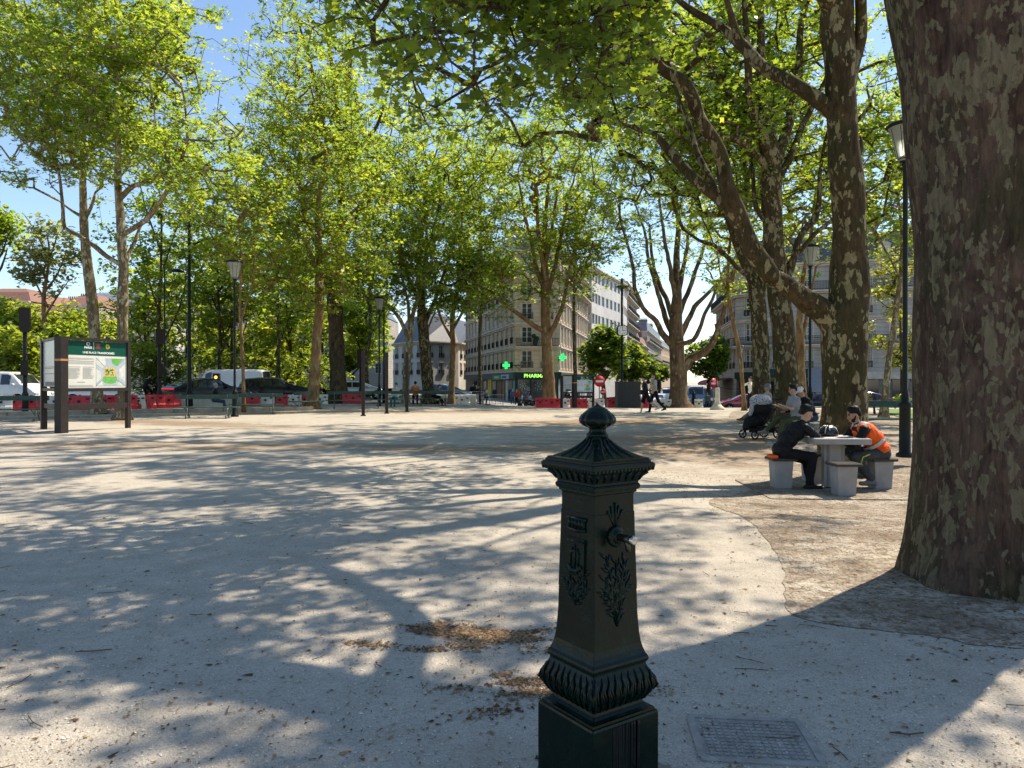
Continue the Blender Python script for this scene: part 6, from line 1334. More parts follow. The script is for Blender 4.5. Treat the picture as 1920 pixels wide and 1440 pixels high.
# ------------------------------------------------------------------ vehicles
TYRE = mat('tyre_rubber', (.015, .015, .016), .8); RIM = mat('alloy_rim', (.40, .41, .42), .3, .9); CGLASS = mat('car_glass', (.012, .015, .018), .06, spec=.8, var=.05); LRED = mat('tail_light_red', (.40, .01, .012), .2); LCLR = mat('headlight_clear', (.55, .57, .58), .12); TRIM = mat('black_trim', (.018, .018, .019), .55)
PLATE = mat('number_plate', (.6, .6, .58), .5)
def paint(name, c, metal=.0, r=.22): return mat(name, c, r, metal, .04, 2, coat=.8 if max(c) > .05 else .25, spec=.5 if max(c) > .05 else .2)
KIND = {
 'hatch': dict(L=4.05, W=1.74, H=1.47, belt=.93, top=[(0, .50), (.012, .92), (.05, 1.22), (.11, 1.40), (.28, 1.47), (.45, 1.455), (.58, 1.34), (.74, 1.02), (.86, .90), (.95, .76), (.99, .60), (1, .42)], g=(.07, .71), ws=(.56, .735), rw=(.035, .10), ax=(.19, .81), side=[(.13, .33), (.345, .58)]),
 'suv': dict(L=4.6, W=1.86, H=1.66, belt=1.06, top=[(0, .55), (.01, 1.0), (.04, 1.36), (.08, 1.58), (.25, 1.66), (.48, 1.64), (.58, 1.50), (.70, 1.18), (.84, 1.06), (.95, .92), (.99, .7), (1, .45)], g=(.05, .69), ws=(.56, .69), rw=(.03, .075), ax=(.185, .815), side=[(.09, .21), (.225, .40), (.415, .585)]),
 'coupe': dict(L=4.75, W=1.94, H=1.62, belt=1.05, top=[(0, .55), (.01, 1.02), (.05, 1.12), (.12, 1.27), (.24, 1.47), (.38, 1.60), (.50, 1.615), (.60, 1.48), (.71, 1.17), (.84, 1.05), (.95, .92), (.99, .7), (1, .45)], g=(.10, .70), ws=(.57, .70), rw=(.07, .25), ax=(.19, .81), side=[(.24, .40), (.415, .60)]),
 'van': dict(L=4.9, W=1.94, H=2.0, belt=1.18, top=[(0, .55), (.006, 1.4), (.02, 1.9), (.06, 1.98), (.4, 2.0), (.66, 1.96), (.72, 1.85), (.82, 1.28), (.92, 1.08), (.98, .85), (1, .45)], g=(.6, .80), ws=(.71, .815), rw=(.008, .018), ax=(.2, .80), side=[(.585, .70)]),
 'panel': dict(L=5.4, W=2.0, H=2.3, belt=1.3, top=[(0, .55), (.006, 1.6), (.015, 2.2), (.05, 2.28), (.5, 2.30), (.74, 2.26), (.80, 2.1), (.89, 1.42), (.95, 1.15), (.99, .9), (1, .45)], g=(.68, .86), ws=(.80, .885), rw=(.006, .014), ax=(.19, .82), side=[(.70, .79)]),
}
def car(kind, loc, rz, matl, label, group='cars on the road round the square', name='parked_car', cat='car', hscale=1):
    K = KIND[kind]; L, W2 = K['L'], K['W'] / 2; t = empty(name, loc, rz, label, cat, group); zt = lambda u: np.interp(u, [p[0] for p in K['top']], [p[1] for p in K['top']])
    def wf(u): return W2 * (1 - .14 * abs(2 * u - 1) ** 7)
    def sec(u):
        T = float(zt(u)); B = min(K['belt'], T - .04); w_ = wf(u); zbm = .24 + (.10 if u < .04 or u > .96 else 0)
        gw = .80 if T > B + .15 else .93
        return [(w_ * .80, zbm), (w_ * .96, zbm + .06), (w_, min(.52, B - .1)), (w_, min(.78, B - .05)), (w_ * .97, B), (w_ * (.97 + (gw - .97) * .85), B + (T - B) * .80), (w_ * gw * .92, B + (T - B) * .95), (w_ * gw * .6, T), (0, T + .012)]
    us = sorted(set([p[0] for p in K['top']] + [.03, .18, .35, .4, .5, .65, .9])); vs = []; fs = []
    for u in us:
        h = sec(u); ring = [(u * L - L / 2, y, z) for y, z in h] + [(u * L - L / 2, -y, z) for y, z in reversed(h[:-1])]; vs += ring
    n = 17
    for i in range(len(us) - 1):
        for k in range(n): fs.append((i * n + k, (i + 1) * n + k, (i + 1) * n + (k + 1) % n, i * n + (k + 1) % n))
    fs += [tuple(range(n)), tuple(reversed(range((len(us) - 1) * n, len(us) * n)))]
    body = MB().add(vs, fs, True).build('body', matl, t)
    def sidept(u, k, s, off=.006):
        T = float(zt(u)); B = min(K['belt'], T - .04); gw = .80; w_ = wf(u); y = w_ * (.97 + (gw - .97) * .85 * (k / .8)); z = B + (T - B) * k; return (u * L - L / 2, s * (y + off), z)
    for (a, b) in K['side']:
        for s in (-1, 1):
            m = MB(); N = 6; up = [sidept(a + (b - a) * i / N, .80, s) for i in range(N + 1)]; lo = [sidept(a + (b - a) * i / N, .07, s) for i in range(N + 1)]
            m.add(lo + up, [(i, i + 1, i + N + 2, i + N + 1) for i in range(N)]); m.build('side_window', CGLASS, t)
    for nm, (a, b) in (('windscreen', K['ws']), ('rear_window', K['rw'])):
        m = MB(); N = 5; V = []
        for i in range(N + 1):
            u = a + (b - a) * i / N; T = float(zt(u)); w_ = wf(u) * (.80 * .92)
            if T - K['belt'] < .2: w_ = wf(u) * .86
            V += [(u * L - L / 2 + (.008 if nm[0] == 'w' else -.008), y * w_ / 1.0, T + .014 - .03 * abs(y) ** 3) for y in (-1, -.6, 0, .6, 1)]
        m.add(V, [(i * 5 + k, i * 5 + k + 1, (i + 1) * 5 + k + 1, (i + 1) * 5 + k) for i in range(N) for k in range(4)], True); m.build(nm, CGLASS, t)
    wr = .33 if kind in ('hatch', 'van') else .36
    for u in K['ax']:
        for s in (-1, 1):
            x = u * L - L / 2; y = s * (W2 - .10)
            MB().lathe([(wr + .06, 0), (wr + .06, .115)], (x, y, wr + .01), 20, axis=(0, s, 0)).build('wheel_arch', TRIM, t)
            wh = MB().lathe([(wr * .62, 0), (wr * .95, 0), (wr, .03), (wr, .12), (wr * .96, .135), (wr * .66, .138)], (x, y, wr), 22, axis=(0, s, 0)).build('wheel', TYRE, t)
            m = MB().lathe([(wr * .66, .10), (wr * .64, .13), (wr * .6, .118)], (x, y, wr), 22, axis=(0, s, 0))
            for k in range(5): a = k * 2 * math.pi / 5; m.bar((x, y + s * .132, wr), (x + wr * .62 * math.cos(a), y + s * .132, wr + wr * .62 * math.sin(a)), .07, .02, up=(0, 1, 0))
            m.build('rim', RIM, wh)
    for s in (-1, 1):
        MB().bbox((L / 2 - .16, s * wf(.97) * .76, .72 if kind != 'panel' else .95), (.26, .34, .15), .03).build('headlight', LCLR, t)
        if kind in ('suv', 'hatch'): MB().bbox((-L / 2 + .07, s * wf(.02) * .80, .98 if kind == 'suv' else .88), (.16, .34, .15), .03).build('tail_light', LRED, t)
        if kind in ('van', 'panel'): MB().bbox((-L / 2 + .03, s * wf(.02) * .93, 1.1), (.1, .12, .5), .02).build('tail_light', LRED, t)
        MB().bbox((K['ws'][1] * L - L / 2 - .28, s * (W2 + .09), K['belt'] + .06), (.12, .2, .14), .03).build('wing_mirror', matl, t)
        MB().bbox((.02, s * (W2 + .004), .32), (L * .52, .03, .1), .01).build('sill', TRIM, t)
        for u in (.30, .50): MB().box((u * L - L / 2, s * (wf(u) * .985 + .008), K['belt'] - .12), (.16, .02, .03)).build('door_handle', matl, t)
    if kind == 'coupe': MB().bbox((-L / 2 + .03, 0, 1.0), (.06, 1.75, .07), .02).build('light_bar', emis('lit_tail_bar', (.9, .02, .03), .5), t)
    MB().box((-L / 2 - .01, 0, .62), (.03, .5, .11)).build('number_plate', PLATE, t); MB().box((L / 2 + .005, 0, .48), (.03, .5, .11)).build('number_plate', PLATE, t)
    MB().bbox((-L / 2 + .04, 0, .42), (.14, W2 * 1.7, .2), .03).build('bumper', TRIM if kind != 'hatch' else matl, t)
    return t
WHT = paint('white_car_paint', (.70, .70, .70)); SIL = paint('silver_car_paint', (.42, .44, .46), .5, .3); BLK = paint('black_car_paint', (.008, .009, .013)); RED = paint('red_car_paint', (.30, .012, .02)); BLU = paint('blue_grey_car_paint', (.12, .17, .23), .2); NAVY = paint('navy_car_paint', (.015, .02, .035))
VAN_ = 'vans on the road round the square'
def at(px, d, dz=.03): x = X(px, d); return (x, d, TZ(x, d) + dz)
car('van', at(10, 43), R(-4), WHT, 'white delivery van cut by the left edge of the frame', VAN_, 'delivery_van', 'van')
car('hatch', at(194, 42.5), R(2), SIL, 'silver car seen under and beside the big information board')
car('coupe', at(388, 43), R(50), BLK, 'black coupe with a red rear light bar, behind the left bench')
car('panel', at(434, 55), R(176), WHT, 'long white panel van behind the two black cars', VAN_, 'delivery_van', 'van')
car('suv', at(519, 47.5), R(28), BLK, 'black estate car with a sloping tail, left of the slim tan trunk')
car('hatch', at(676, 60), R(12), SIL, 'small pale hatchback just right of the thick dark trunk')
car('hatch', at(838, 63, .05), R(-18), BLU, 'blue-grey hatchback behind the distant bench in the middle')
rc = GP(1390, 768, 40); rc = at(1392, 60.5); car('hatch', rc, R(178), RED, 'bright red hatchback facing left at the right of the avenue')
car('hatch', at(1536, 58), R(178), NAVY, 'dark blue car glimpsed between the thick trunks'); car('hatch', at(1633, 57), R(2), paint('dark_red_car_paint', (.12, .012, .02)), 'dark red car glimpsed right of the forked tree')
car('van', at(1204, 92), R(-100), WHT, 'small white van left of the two walkers', VAN_, 'delivery_van', 'van'); car('hatch', at(1233, 84), R(-100), WHT, 'white car facing us on the avenue, left of the lone plane'); car('van', at(1252, 97), R(-100), WHT, 'white van with a roof box behind the white avenue car', VAN_, 'delivery_van', 'van')
car('panel', at(1305, 82), R(-104), BLU, 'blue-grey truck-like van behind the small distant fountain', VAN_, 'delivery_van', 'van')
# motorbikes
def motorbike(px, d, rz, label, name='motorbike'):
    t = empty(name, at(px, d, .02), rz, label, 'motorbike', 'motorbikes by the kerb')
    for x in (-.62, .66):
        w_ = MB().lathe([(.20, -.05), (.29, -.06), (.31, 0), (.29, .06), (.20, .05)], (x, 0, .31), 18, axis=(0, 1, 0)).build('wheel', TYRE, t); MB().lathe([(.04, -.08), (.04, .08)], (x, 0, .31), 8, axis=(0, 1, 0)).lathe([(.18, -.02), (.2, 0), (.18, .02)], (x, 0, .31), 14, axis=(0, 1, 0)).build('rim', RIM, w_)
    MB().tube([(.66, .0, .31), (.5, 0, .8), (.42, 0, 1.05)], .035, 6).tube([(-.62, .1, .31), (-.2, .12, .4)], .04, 6).build('fork', RIM, t)
    MB().tube([(-.75, 0, .78), (-.4, 0, .78), (-.05, 0, .72), (.15, 0, .86), (.42, 0, .84)], [.05, .14, .13, .19, .08], 10).ball((.0, 0, .45), .22, 10, 7, (1.2, .8, .9)).build('body', BLK, t)
    MB().tube([(-.72, 0, .86), (-.4, 0, .86), (-.08, 0, .82)], [.07, .12, .09], 8).build('saddle', TRIM, t)
    MB().tube([(.36, -.36, 1.08), (.42, -.1, 1.06), (.42, .1, 1.06), (.36, .36, 1.08)], .018, 6).ball((.56, 0, .88), .1, 10, 7).build('handlebar', TRIM, t)
    MB().prism([(.42, 1.0), (.52, .98), (.44, 1.32), (.38, 1.3)], -.16, .16).build('windshield', mat('smoked_screen', (.25, .27, .29), .15), t)
motorbike(986, 73, 2.6, 'black motorbike in front of the painted shop front'); motorbike(1000, 74, 2.4, 'second black motorbike, left of the pharmacy tree'); motorbike(1072, 62, .3, 'motorbike glimpsed under the distant information board'); motorbike(1090, 63, .2, 'dark scooter right of the post of the distant board')
# bicycles
def bicycle(loc, rz, label, s=1.0, matl=IRON, group='bicycles'):
    t = empty('bicycle', loc, rz, label, 'bicycle', group); t.scale = (s, s, s)
    for x in (-.52, .52):
        w_ = MB().tube([(x + .33 * math.cos(a), 0, .35 + .33 * math.sin(a)) for a in [R(q) for q in range(0, 361, 20)]], .018, 6).build('wheel', TYRE, t); m = MB()
        for k in range(8): a = k * math.pi / 4; m.bar((x, 0, .35), (x + .32 * math.cos(a), 0, .35 + .32 * math.sin(a)), .005)
        m.build('spokes', RIM, w_)
    MB().tube([(-.52, 0, .35), (-.15, 0, .33), (.38, 0, .78), (-.2, 0, .80), (-.52, 0, .35)], .018, 6).tube([(-.15, 0, .33), (-.24, 0, .92)], .016, 6).tube([(.52, 0, .35), (.36, 0, .92)], .018, 6).build('frame', matl, t)
    MB().tube([(.30, -.25, 1.0), (.38, -.05, .98), (.38, .05, .98), (.30, .25, 1.0)], .014, 6).build('handlebar', TRIM, t); MB().bbox((-.25, 0, .95), (.26, .14, .06), .02).build('saddle', TRIM, t)
    return t
# ------------------------------------------------------------------ people
SKIN = mat('skin', (.40, .24, .17), .55, var=.08); SKIN2 = mat('tanned_skin', (.30, .17, .11), .55, var=.08); HAIRB = mat('black_hair', (.012, .010, .009), .5); HAIRN = mat('brown_hair', (.05, .03, .018), .5); HAIRG = mat('grey_hair', (.30, .29, .27), .6)
def capsule(mb, a, b, ra, rb, n=10):
    a = Vector(a); b = Vector(b); d = b - a; L = max(d.length, 1e-4); pr = []
    for k in range(4): th = math.pi / 2 * (1 - k / 4); pr.append((max(.0004, ra * math.cos(th)), -ra * math.sin(th)))
    for k in range(5): th = math.pi / 2 * k / 4; pr.append((max(.0004, rb * math.cos(th)), L + rb * math.sin(th)))
    return mb.lathe(pr, a, n, axis=d if d.length > 1e-4 else (0, 0, 1))
def chain(mb, pts, rs, n=10):
    for i in range(len(pts) - 1): capsule(mb, pts[i], pts[i + 1], rs[i], rs[i + 1], n)
def fuse(mb, name, matl, parent, vox, it=4):
    """weld overlapping shapes into one continuous skin"""
    me = mb.mesh(name); o = bpy.data.objects.new(name, me); COL.objects.link(o)
    r = o.modifiers.new('r', 'REMESH'); r.mode = 'VOXEL'; r.voxel_size = vox; s = o.modifiers.new('s', 'SMOOTH'); s.factor = .5; s.iterations = it
    dg = bpy.context.evaluated_depsgraph_get(); dg.update(); m2 = bpy.data.meshes.new_from_object(o.evaluated_get(dg)); bpy.data.objects.remove(o); bpy.data.meshes.remove(me)
    m2.name = name; smooth(m2); m2.materials.clear(); return link(name, m2, matl, parent)
def rotv(ang, L):      # ang measured from straight down, forward positive, in the x-z plane
    return Vector((math.sin(R(ang)) * L, 0, -math.cos(R(ang)) * L))
def person(loc, heading, label, hip=.92, lean=4, legs=((8, 4), (-8, 10)), arms=((10, 15, 8), (-10, 12, 8)), nod=0, turn=0, S=1.0, top=None, low=None, shoe=None, hair=HAIRB, skin=SKIN, sleeves='long', lowtype='trousers', vox=.022, spreadl=.10,
           hat=None, beard=None, vest=None, hood=None, pack=None, group=None, fingers=False, twist=0, armin=(0, 0), topname='jacket', stripe=None, brim=True, skirt=False, bulk=1.0):
    t = empty('person', loc, R(heading), label, 'person', group); t.scale = (S, S, S)
    up = lambda a, L: Vector((math.sin(R(a)) * L, 0, math.cos(R(a)) * L))
    H = Vector((0, 0, hip)); mid = H + up(lean * .8, .22); ch = H + up(lean, .42); sh = H + up(lean * 1.08, .50); nk = sh + up(lean * .8, .075); hd = nk + up(lean * .45 + nod * .6, .125)
    B = MB(); Tp = MB(); Lo = MB(); Sh = MB(); b = bulk
    # trunk
    chain(B, [H, mid, ch], [.125, .11, .135]); capsule(B, sh + Vector((0, -.12, -.03)), sh + Vector((0, .12, -.03)), .065, .065); capsule(B, sh, nk + up(lean * .5, .04), .058, .05)
    def oval(mb, c, rx, ry, rz_): mb.ball(c, 1, 14, 10, (rx, ry, rz_), Matrix.Rotation(R(lean), 3, 'Y'))
    oval(B, ch - up(lean, .04), .105, .155, .17)
    for q, (c, rx, ry, rz_) in enumerate(((H + up(lean, .02), .145, .175, .14), (mid, .135, .165, .16), (ch - up(lean, .05), .14, .185, .17), (sh - up(lean, .06), .115, .19, .12))): oval(Tp, c, rx * b, ry * b, rz_)
    capsule(Tp, sh + Vector((-.01, -.14, -.035)), sh + Vector((-.01, .14, -.035)), .078, .078); capsule(Tp, sh - up(lean, .02), nk - up(lean, .03), .085, .062)
    # head
    Mh = Matrix.Rotation(R(turn), 3, 'Z') @ Matrix.Rotation(R(lean * .35 + nod), 3, 'Y')
    hp = lambda x, y, z: hd + Mh @ Vector((x, y, z))
    B.ball(hp(-.008, 0, .018), 1, 16, 12, (.094, .075, .105), Mh); capsule(B, hp(.02, 0, -.05), hp(.052, 0, -.075), .052, .034); capsule(B, hp(.075, 0, .01), hp(.103, 0, -.022), .012, .017, 8)
    for s in (-1, 1): capsule(B, hp(-.008, s * .076, .01), hp(-.012, s * .079, -.022), .013, .010, 8); capsule(B, hp(.06, s * .028, .03), hp(.072, s * .03, .028), .016, .012, 8)
    capsule(B, hp(.078, -.016, -.052), hp(.078, .016, -.052), .012, .012, 8)
    # legs
    for s, (th, kn) in zip((-1, 1), legs):
        hj = H + Vector((0, s * spreadl, -.02)); kj = hj + rotv(th, .43) + Vector((0, s * .02, 0)); aj = kj + rotv(th - kn, .42); fd = Vector((math.cos(R((th - kn) * .35)), s * .15, -math.sin(R(max(-25, (kn - th) * .35)))))
        if hip < .7: fd = Vector((1, s * .12, 0))
        chain(B, [hj, (hj + kj) / 2, kj, kj + (aj - kj) * .35, aj], [.088, .074, .054, .056, .038]); to = aj + fd * .14 + Vector((0, 0, -.045)); capsule(B, aj + Vector((-.02, 0, -.04)), to, .036, .03)
        if lowtype == 'trousers': chain(Lo, [hj, (hj + kj) / 2, kj, (kj + aj) / 2, aj + (kj - aj) * .06], [.105, .09, .072, .068, .058])
        else: chain(Lo, [hj, kj + (hj - kj) * .22], [.108, .098])
        capsule(Sh, aj + Vector((-.045, 0, -.045)), aj + fd * .06 + Vector((0, 0, -.035)), .042, .045); capsule(Sh, aj + fd * .05 + Vector((0, 0, -.05)), to + fd * .03, .043, .034); capsule(Sh, aj + Vector((0, 0, -.03)), aj + Vector((0, 0, .02)), .045, .044)
    oval(Lo, H + up(lean, -.0), .135, .165, .12)
    # arms
    for s, (a1, a2, out), inn in zip((-1, 1), arms, armin):
        sj = sh + Vector((0, s * .185, -.035)); o = Vector((0, s * math.sin(R(out)), 0)); ej = sj + (rotv(a1, .28) + o * .28).normalized() * .28; wj = ej + (rotv(a1 + a2, .25) + Vector((0, -s * inn, 0))).normalized() * .25
        chain(B, [sj, ej, (ej + wj) / 2, wj], [.048, .038, .036, .026])
        f = (wj - ej).normalized(); side = Vector((0, 1, 0)); pn = f.cross(side).normalized()
        pc = wj + f * .05; capsule(B, wj + f * .015, wj + f * .075, .026, .032)
        if fingers:
            for k in range(4): base = wj + f * .085 + side * ((k - 1.5) * .019); m1 = base + f * .032 * (1, 1.15, 1.1, .85)[k] - pn * .006; chain(B, [wj + f * .05 + side * ((k - 1.5) * .013), base, m1, m1 + f * .018 - pn * .022], [.012, .010, .009, .007], 7)
            chain(B, [wj + f * .03 - s * side * .02, wj + f * .055 - s * side * .045, wj + f * .085 - s * side * .042 - pn * .015], [.012, .010, .008], 7)
        else: capsule(B, wj + f * .08, wj + f * .14, .030, .018)
        if sleeves == 'long': chain(Tp, [sj, ej, (ej + wj) / 2, wj - f * .01], [.072 * b, .060 * b, .054 * b, .042])
        else: chain(Tp, [sj, sj + (ej - sj) * .62], [.075, .066])
    body = fuse(B, 'body', skin, t, min(vox, .014) if fingers else vox, 2 if fingers else 3)
    tp = fuse(Tp, topname, top, t, vox, 4); fuse(Lo, 'trousers' if lowtype == 'trousers' else 'shorts', low, t, vox, 4); fuse(Sh, 'shoes', shoe or TRIM, t, vox * .8, 2)
    if hair:
        Hm = MB(); Hm.ball(hp(-.030, 0, .062), 1, 14, 10, (.094, .084, .076), Mh); capsule(Hm, hp(-.070, -.034, -.012), hp(-.070, .034, -.012), .043, .043); capsule(Hm, hp(-.058, -.05, .02), hp(-.058, .05, .02), .044, .044)
        for s_ in (-1, 1): capsule(Hm, hp(.045, s_ * .052, .062), hp(-.03, s_ * .066, .035), .026, .026); hr = random.Random(int(abs(t.location.x) * 100))
        for k in range(26): a_ = hr.uniform(0, 6.28); r_ = hr.uniform(.2, 1); c_ = hp(-.01 + .062 * r_ * math.cos(a_), .058 * r_ * math.sin(a_), .122 - .038 * r_ * r_); capsule(Hm, c_, c_ + Vector((hr.uniform(-.02, .03), hr.uniform(-.02, .02), hr.uniform(.0, .016))), .022, .011, 7)
        fuse(Hm, 'hair', hair, t, vox * .8, 2)
    if vox < .02:   # faces close enough to read
        for s in (-1, 1):
            MB().ball(hp(.079, s * .03, .018), .011, 8, 6).build('eye', mat('eye_dark', (.02, .015, .012), .2), t); MB().tube([hp(.078, s * .014, .040), hp(.084, s * .032, .044), hp(.072, s * .05, .036)], .006, 5).build('eyebrow', HAIRB, t)
        if beard:
            m = MB(); capsule(m, hp(.045, -.03, -.075), hp(.045, .03, -.075), .030, .030); capsule(m, hp(.02, -.055, -.05), hp(.0, -.068, -.005), .020, .012); capsule(m, hp(.02, .055, -.05), hp(.0, .068, -.005), .020, .012); capsule(m, hp(.086, -.022, -.036), hp(.086, .022, -.036), .008, .008); fuse(m, 'beard', beard, t, .011, 1)
    if hat:
        m = MB(); m.ball(hp(-.01, 0, .058), 1, 16, 9, (.108, .092, .085), Mh)
        if brim: capsule(m, hp(.08, -.04, .045), hp(.15, -.0, .035), .014, .012); capsule(m, hp(.08, .04, .045), hp(.15, .0, .035), .014, .012)
        fuse(m, 'hat', hat, t, vox * .7, 1)
    if vest:
        m = MB()
        for (c, rx, ry, rz_) in ((H + up(lean, .03), .155, .185, .12), (mid, .15, .18, .16), (ch - up(lean, .05), .153, .19, .165), (sh - up(lean, .07), .128, .165, .115)): oval(m, c, rx * b, ry * b, rz_)
        capsule(m, sh + Vector((-.015, -.11, -.03)), sh + Vector((-.015, .11, -.03)), .088, .088); v = fuse(m, 'safety_vest', vest, t, vox, 4)
        RT = mat('reflective_tape', (.38, .38, .37), .35)
        def ring(off, rx, ry, w_, tl=0):
            c = H + up(lean, off); M = Matrix.Rotation(R(lean + tl), 3, 'Y'); mm = MB(); vs = []; n = 28
            for z in (-w_ / 2, w_ / 2):
                for k in range(n): a = 2 * math.pi * k / n; vs.append(c + M @ Vector((rx * math.cos(a), ry * math.sin(a), z)))
            mm.add(vs, [(k, (k + 1) % n, n + (k + 1) % n, n + k) for k in range(n)], True); return mm
        ring(.18, .158 * b, .188 * b, .05).build('reflective_band', RT, v)
        for s in (-1, 1):
            MB().tube([H + up(lean, .19) + Vector((-.145 * b, s * .09, 0)), ch + Vector((-.155 * b, s * .10, 0)), sh + Vector((-.09, s * .10, .055)), sh + Vector((.05, s * .10, .045))], [.024] * 4, 6, flat=.3).build('reflective_band', RT, v)
    if hood:
        m = MB(); capsule(m, sh + Vector((-.06, -.06, .03)), sh + Vector((-.06, .06, .03)), .05, .05); capsule(m, sh + Vector((-.04, -.07, .04)), sh + Vector((.07, -.045, .02)), .032, .022); capsule(m, sh + Vector((-.04, .07, .04)), sh + Vector((.07, .045, .02)), .032, .022); fuse(m, 'hood', hood, t, vox, 2)
    if pack:
        m = MB(); capsule(m, ch + Vector((-.2, -.07, -.2)), ch + Vector((-.2, -.07, .05)), .10, .09); capsule(m, ch + Vector((-.2, .07, -.2)), ch + Vector((-.2, .07, .05)), .10, .09)
        for s in (-1, 1): m.tube([sh + Vector((-.12, s * .10, .03)), sh + Vector((.03, s * .11, .055)), ch + Vector((.13, s * .12, -.05)), mid + Vector((0, s * .18, 0))], .022, 6)
        fuse(m, 'backpack', pack, t, vox, 2)
    if stripe:
        for s in (-1, 1): MB().tube([H + Vector((.25, s * .19, -.02)), H + Vector((.36, s * .2, -.06)), H + Vector((.38, s * .185, -.16))], .010, 5).build('trouser_stripe', stripe, t)
    return t
JBLK = cloth('black_jacket', (.010, .011, .013), 1.0, .55); ORG = cloth('orange_vest_cloth', (.85, .115, .015), .7, .7); GRYT = cloth('grey_work_trousers', (.055, .058, .06)); BLKT = cloth('black_trousers', (.012, .012, .013))
GT = cloth('grey_tshirt', (.26, .27, .28)); OLV = cloth('olive_trousers', (.06, .07, .035)); BEI = cloth('beige_shirt', (.45, .38, .30)); WHC = cloth('white_cotton', (.72, .70, .66)); SHG = mat('grey_shoe', (.14, .13, .12), .8); SHW_ = mat('white_shoe', (.55, .55, .53), .7); BRS = mat('brown_shoe', (.14, .06, .025), .6); DEN = cloth('dark_denim', (.04, .06, .10))
ORJ = cloth('rust_jacket', (.40, .13, .04)); TEAL = cloth('teal_cloth', (.02, .14, .12)); GRN_ = cloth('grey_green_cloth', (.10, .13, .12))
gz0 = TZ(TC.x, TC.y)
person((TC.x - .77, TC.y + .02, gz0), 0, 'man in a black jacket leaning on the stone table from the left', hip=.565, lean=34, legs=((84, 92), (74, 62)), arms=((48, 42, 6), (44, 48, 4)), nod=8, top=JBLK, low=BLKT, shoe=TRIM, hair=HAIRB, skin=SKIN, vox=.013, fingers=True, armin=(.25, .2), beard=None, bulk=1.08, hood=JBLK)
tag(MB().bbox((TC.x - .93, TC.y - .04, gz0 + .50), (.10, .26, .05), .015).build('folded_vest', ORG), 'folded orange vest poking out behind the man in the black jacket', 'vest')
person((TC.x + .71, TC.y - .02, gz0), 180, 'bearded man in an orange safety vest leaning on the stone table', hip=.565, lean=38, legs=((92, 128), (84, 118)), arms=((34, 82, 4), (30, 86, 4)), nod=6, top=JBLK, low=GRYT, shoe=SHG, hair=HAIRB, skin=SKIN2, vox=.013, fingers=True, armin=(.55, .55), beard=HAIRB, vest=ORG, hood=cloth('pale_hood', (.50, .46, .40)), bulk=1.06, stripe=mat('yellow_piping', (.45, .5, .03), .6))
# group by the stroller
bp = G(1500, 803); bp2 = Vector((X(1490, 17.6), 17.6, 0))
person((X(1494, 18.4), 18.4, 0), 185, 'person in a grey t-shirt and olive trousers, legs stretched past the stroller', hip=.55, lean=8, legs=((88, 40), (80, 70)), arms=((15, 95, 8), (30, 80, 6)), nod=14, top=GT, low=OLV, shoe=SHG, sleeves='short', hair=HAIRB, vox=.016, topname='tshirt')
person((X(1523, 18.9), 18.9, 0), 190, 'person in a black jacket and white cap bending forward on the bench', hip=.55, lean=26, legs=((86, 85), (80, 76)), arms=((25, 60, 8), (25, 60, 8)), nod=18, top=JBLK, low=DEN, shoe=TRIM, hair=HAIRN, hat=WHC, vox=.016)
person((X(1440, 24), 24, 0), 182, 'man in a grey cap and beige shirt with brown shoes, behind the stroller', hip=.55, lean=2, legs=((86, 30), (84, 50)), arms=((20, 60, 8), (20, 60, 8)), top=BEI, low=cloth('pale_trousers', (.22, .20, .17)), shoe=BRS, hair=HAIRG, hat=cloth('grey_cap', (.18, .19, .20)), vox=.02, topname='shirt')
# stroller
st_ = empty('stroller', G(1425, 822), R(200), 'black baby stroller with a spotted white cover, left of the olive trousers', 'stroller'); st_.location.z = 0
for (x, y) in ((.34, .24), (.34, -.24), (-.34, .27), (-.34, -.27)):
    r = .10 if x > 0 else .14; w_ = MB().tube([(x + r * math.cos(a), y, r + .01 + r * math.sin(a)) for a in [R(q) for q in range(0, 361, 24)]], .02, 6).build('wheel', TYRE, st_); m = MB()
    for k in range(6): a = k * math.pi / 3; m.bar((x, y, r + .01), (x + r * math.cos(a), y, r + .01 + r * math.sin(a)), .012)
    m.build('spokes', TRIM, w_)
m = MB()
for s in (-1, 1): m.tube([(.34, s * .24, .11), (.0, s * .25, .42), (-.35, s * .25, .85), (-.52, s * .24, 1.0)], .016, 6).tube([(-.34, s * .27, .15), (.0, s * .25, .42), (.2, s * .24, .60)], .016, 6)
m.tube([(-.52, -.24, 1.0), (-.52, .24, 1.0)], .02, 6); m.build('frame', TRIM, st_)
m = MB(); capsule(m, (.30, 0, .42), (.05, 0, .45), .17, .19); capsule(m, (.05, 0, .45), (-.22, 0, .80), .19, .2); capsule(m, (.35, 0, .40), (.42, 0, .30), .15, .10); fuse(m, 'seat', JBLK, st_, .02, 3)
m = MB(); m.ball((-.06, 0, .78), 1, 16, 10, (.33, .24, .30)); fuse(m, 'canopy', JBLK, st_, .02, 2)
m = MB(); m.box((-.05, 0, .24), (.5, .36, .18)); m.build('basket', JBLK, st_)
SPOT = NB('spotted_muslin'); v_ = SPOT.vor(SPOT.coord(), 24); SPOT = SPOT.fin(SPOT.ramp(v_.outputs['Distance'], [(.26, (.03, .03, .035)), (.34, (.36, .36, .38))], 'CONSTANT'), .9)
m = MB(); m.ball((-.02, 0, .95), 1, 14, 8, (.30, .26, .18)); capsule(m, (.16, 0, .92), (.30, 0, .62), .12, .05); fuse(m, 'muslin_cover', SPOT, st_, .02, 3)
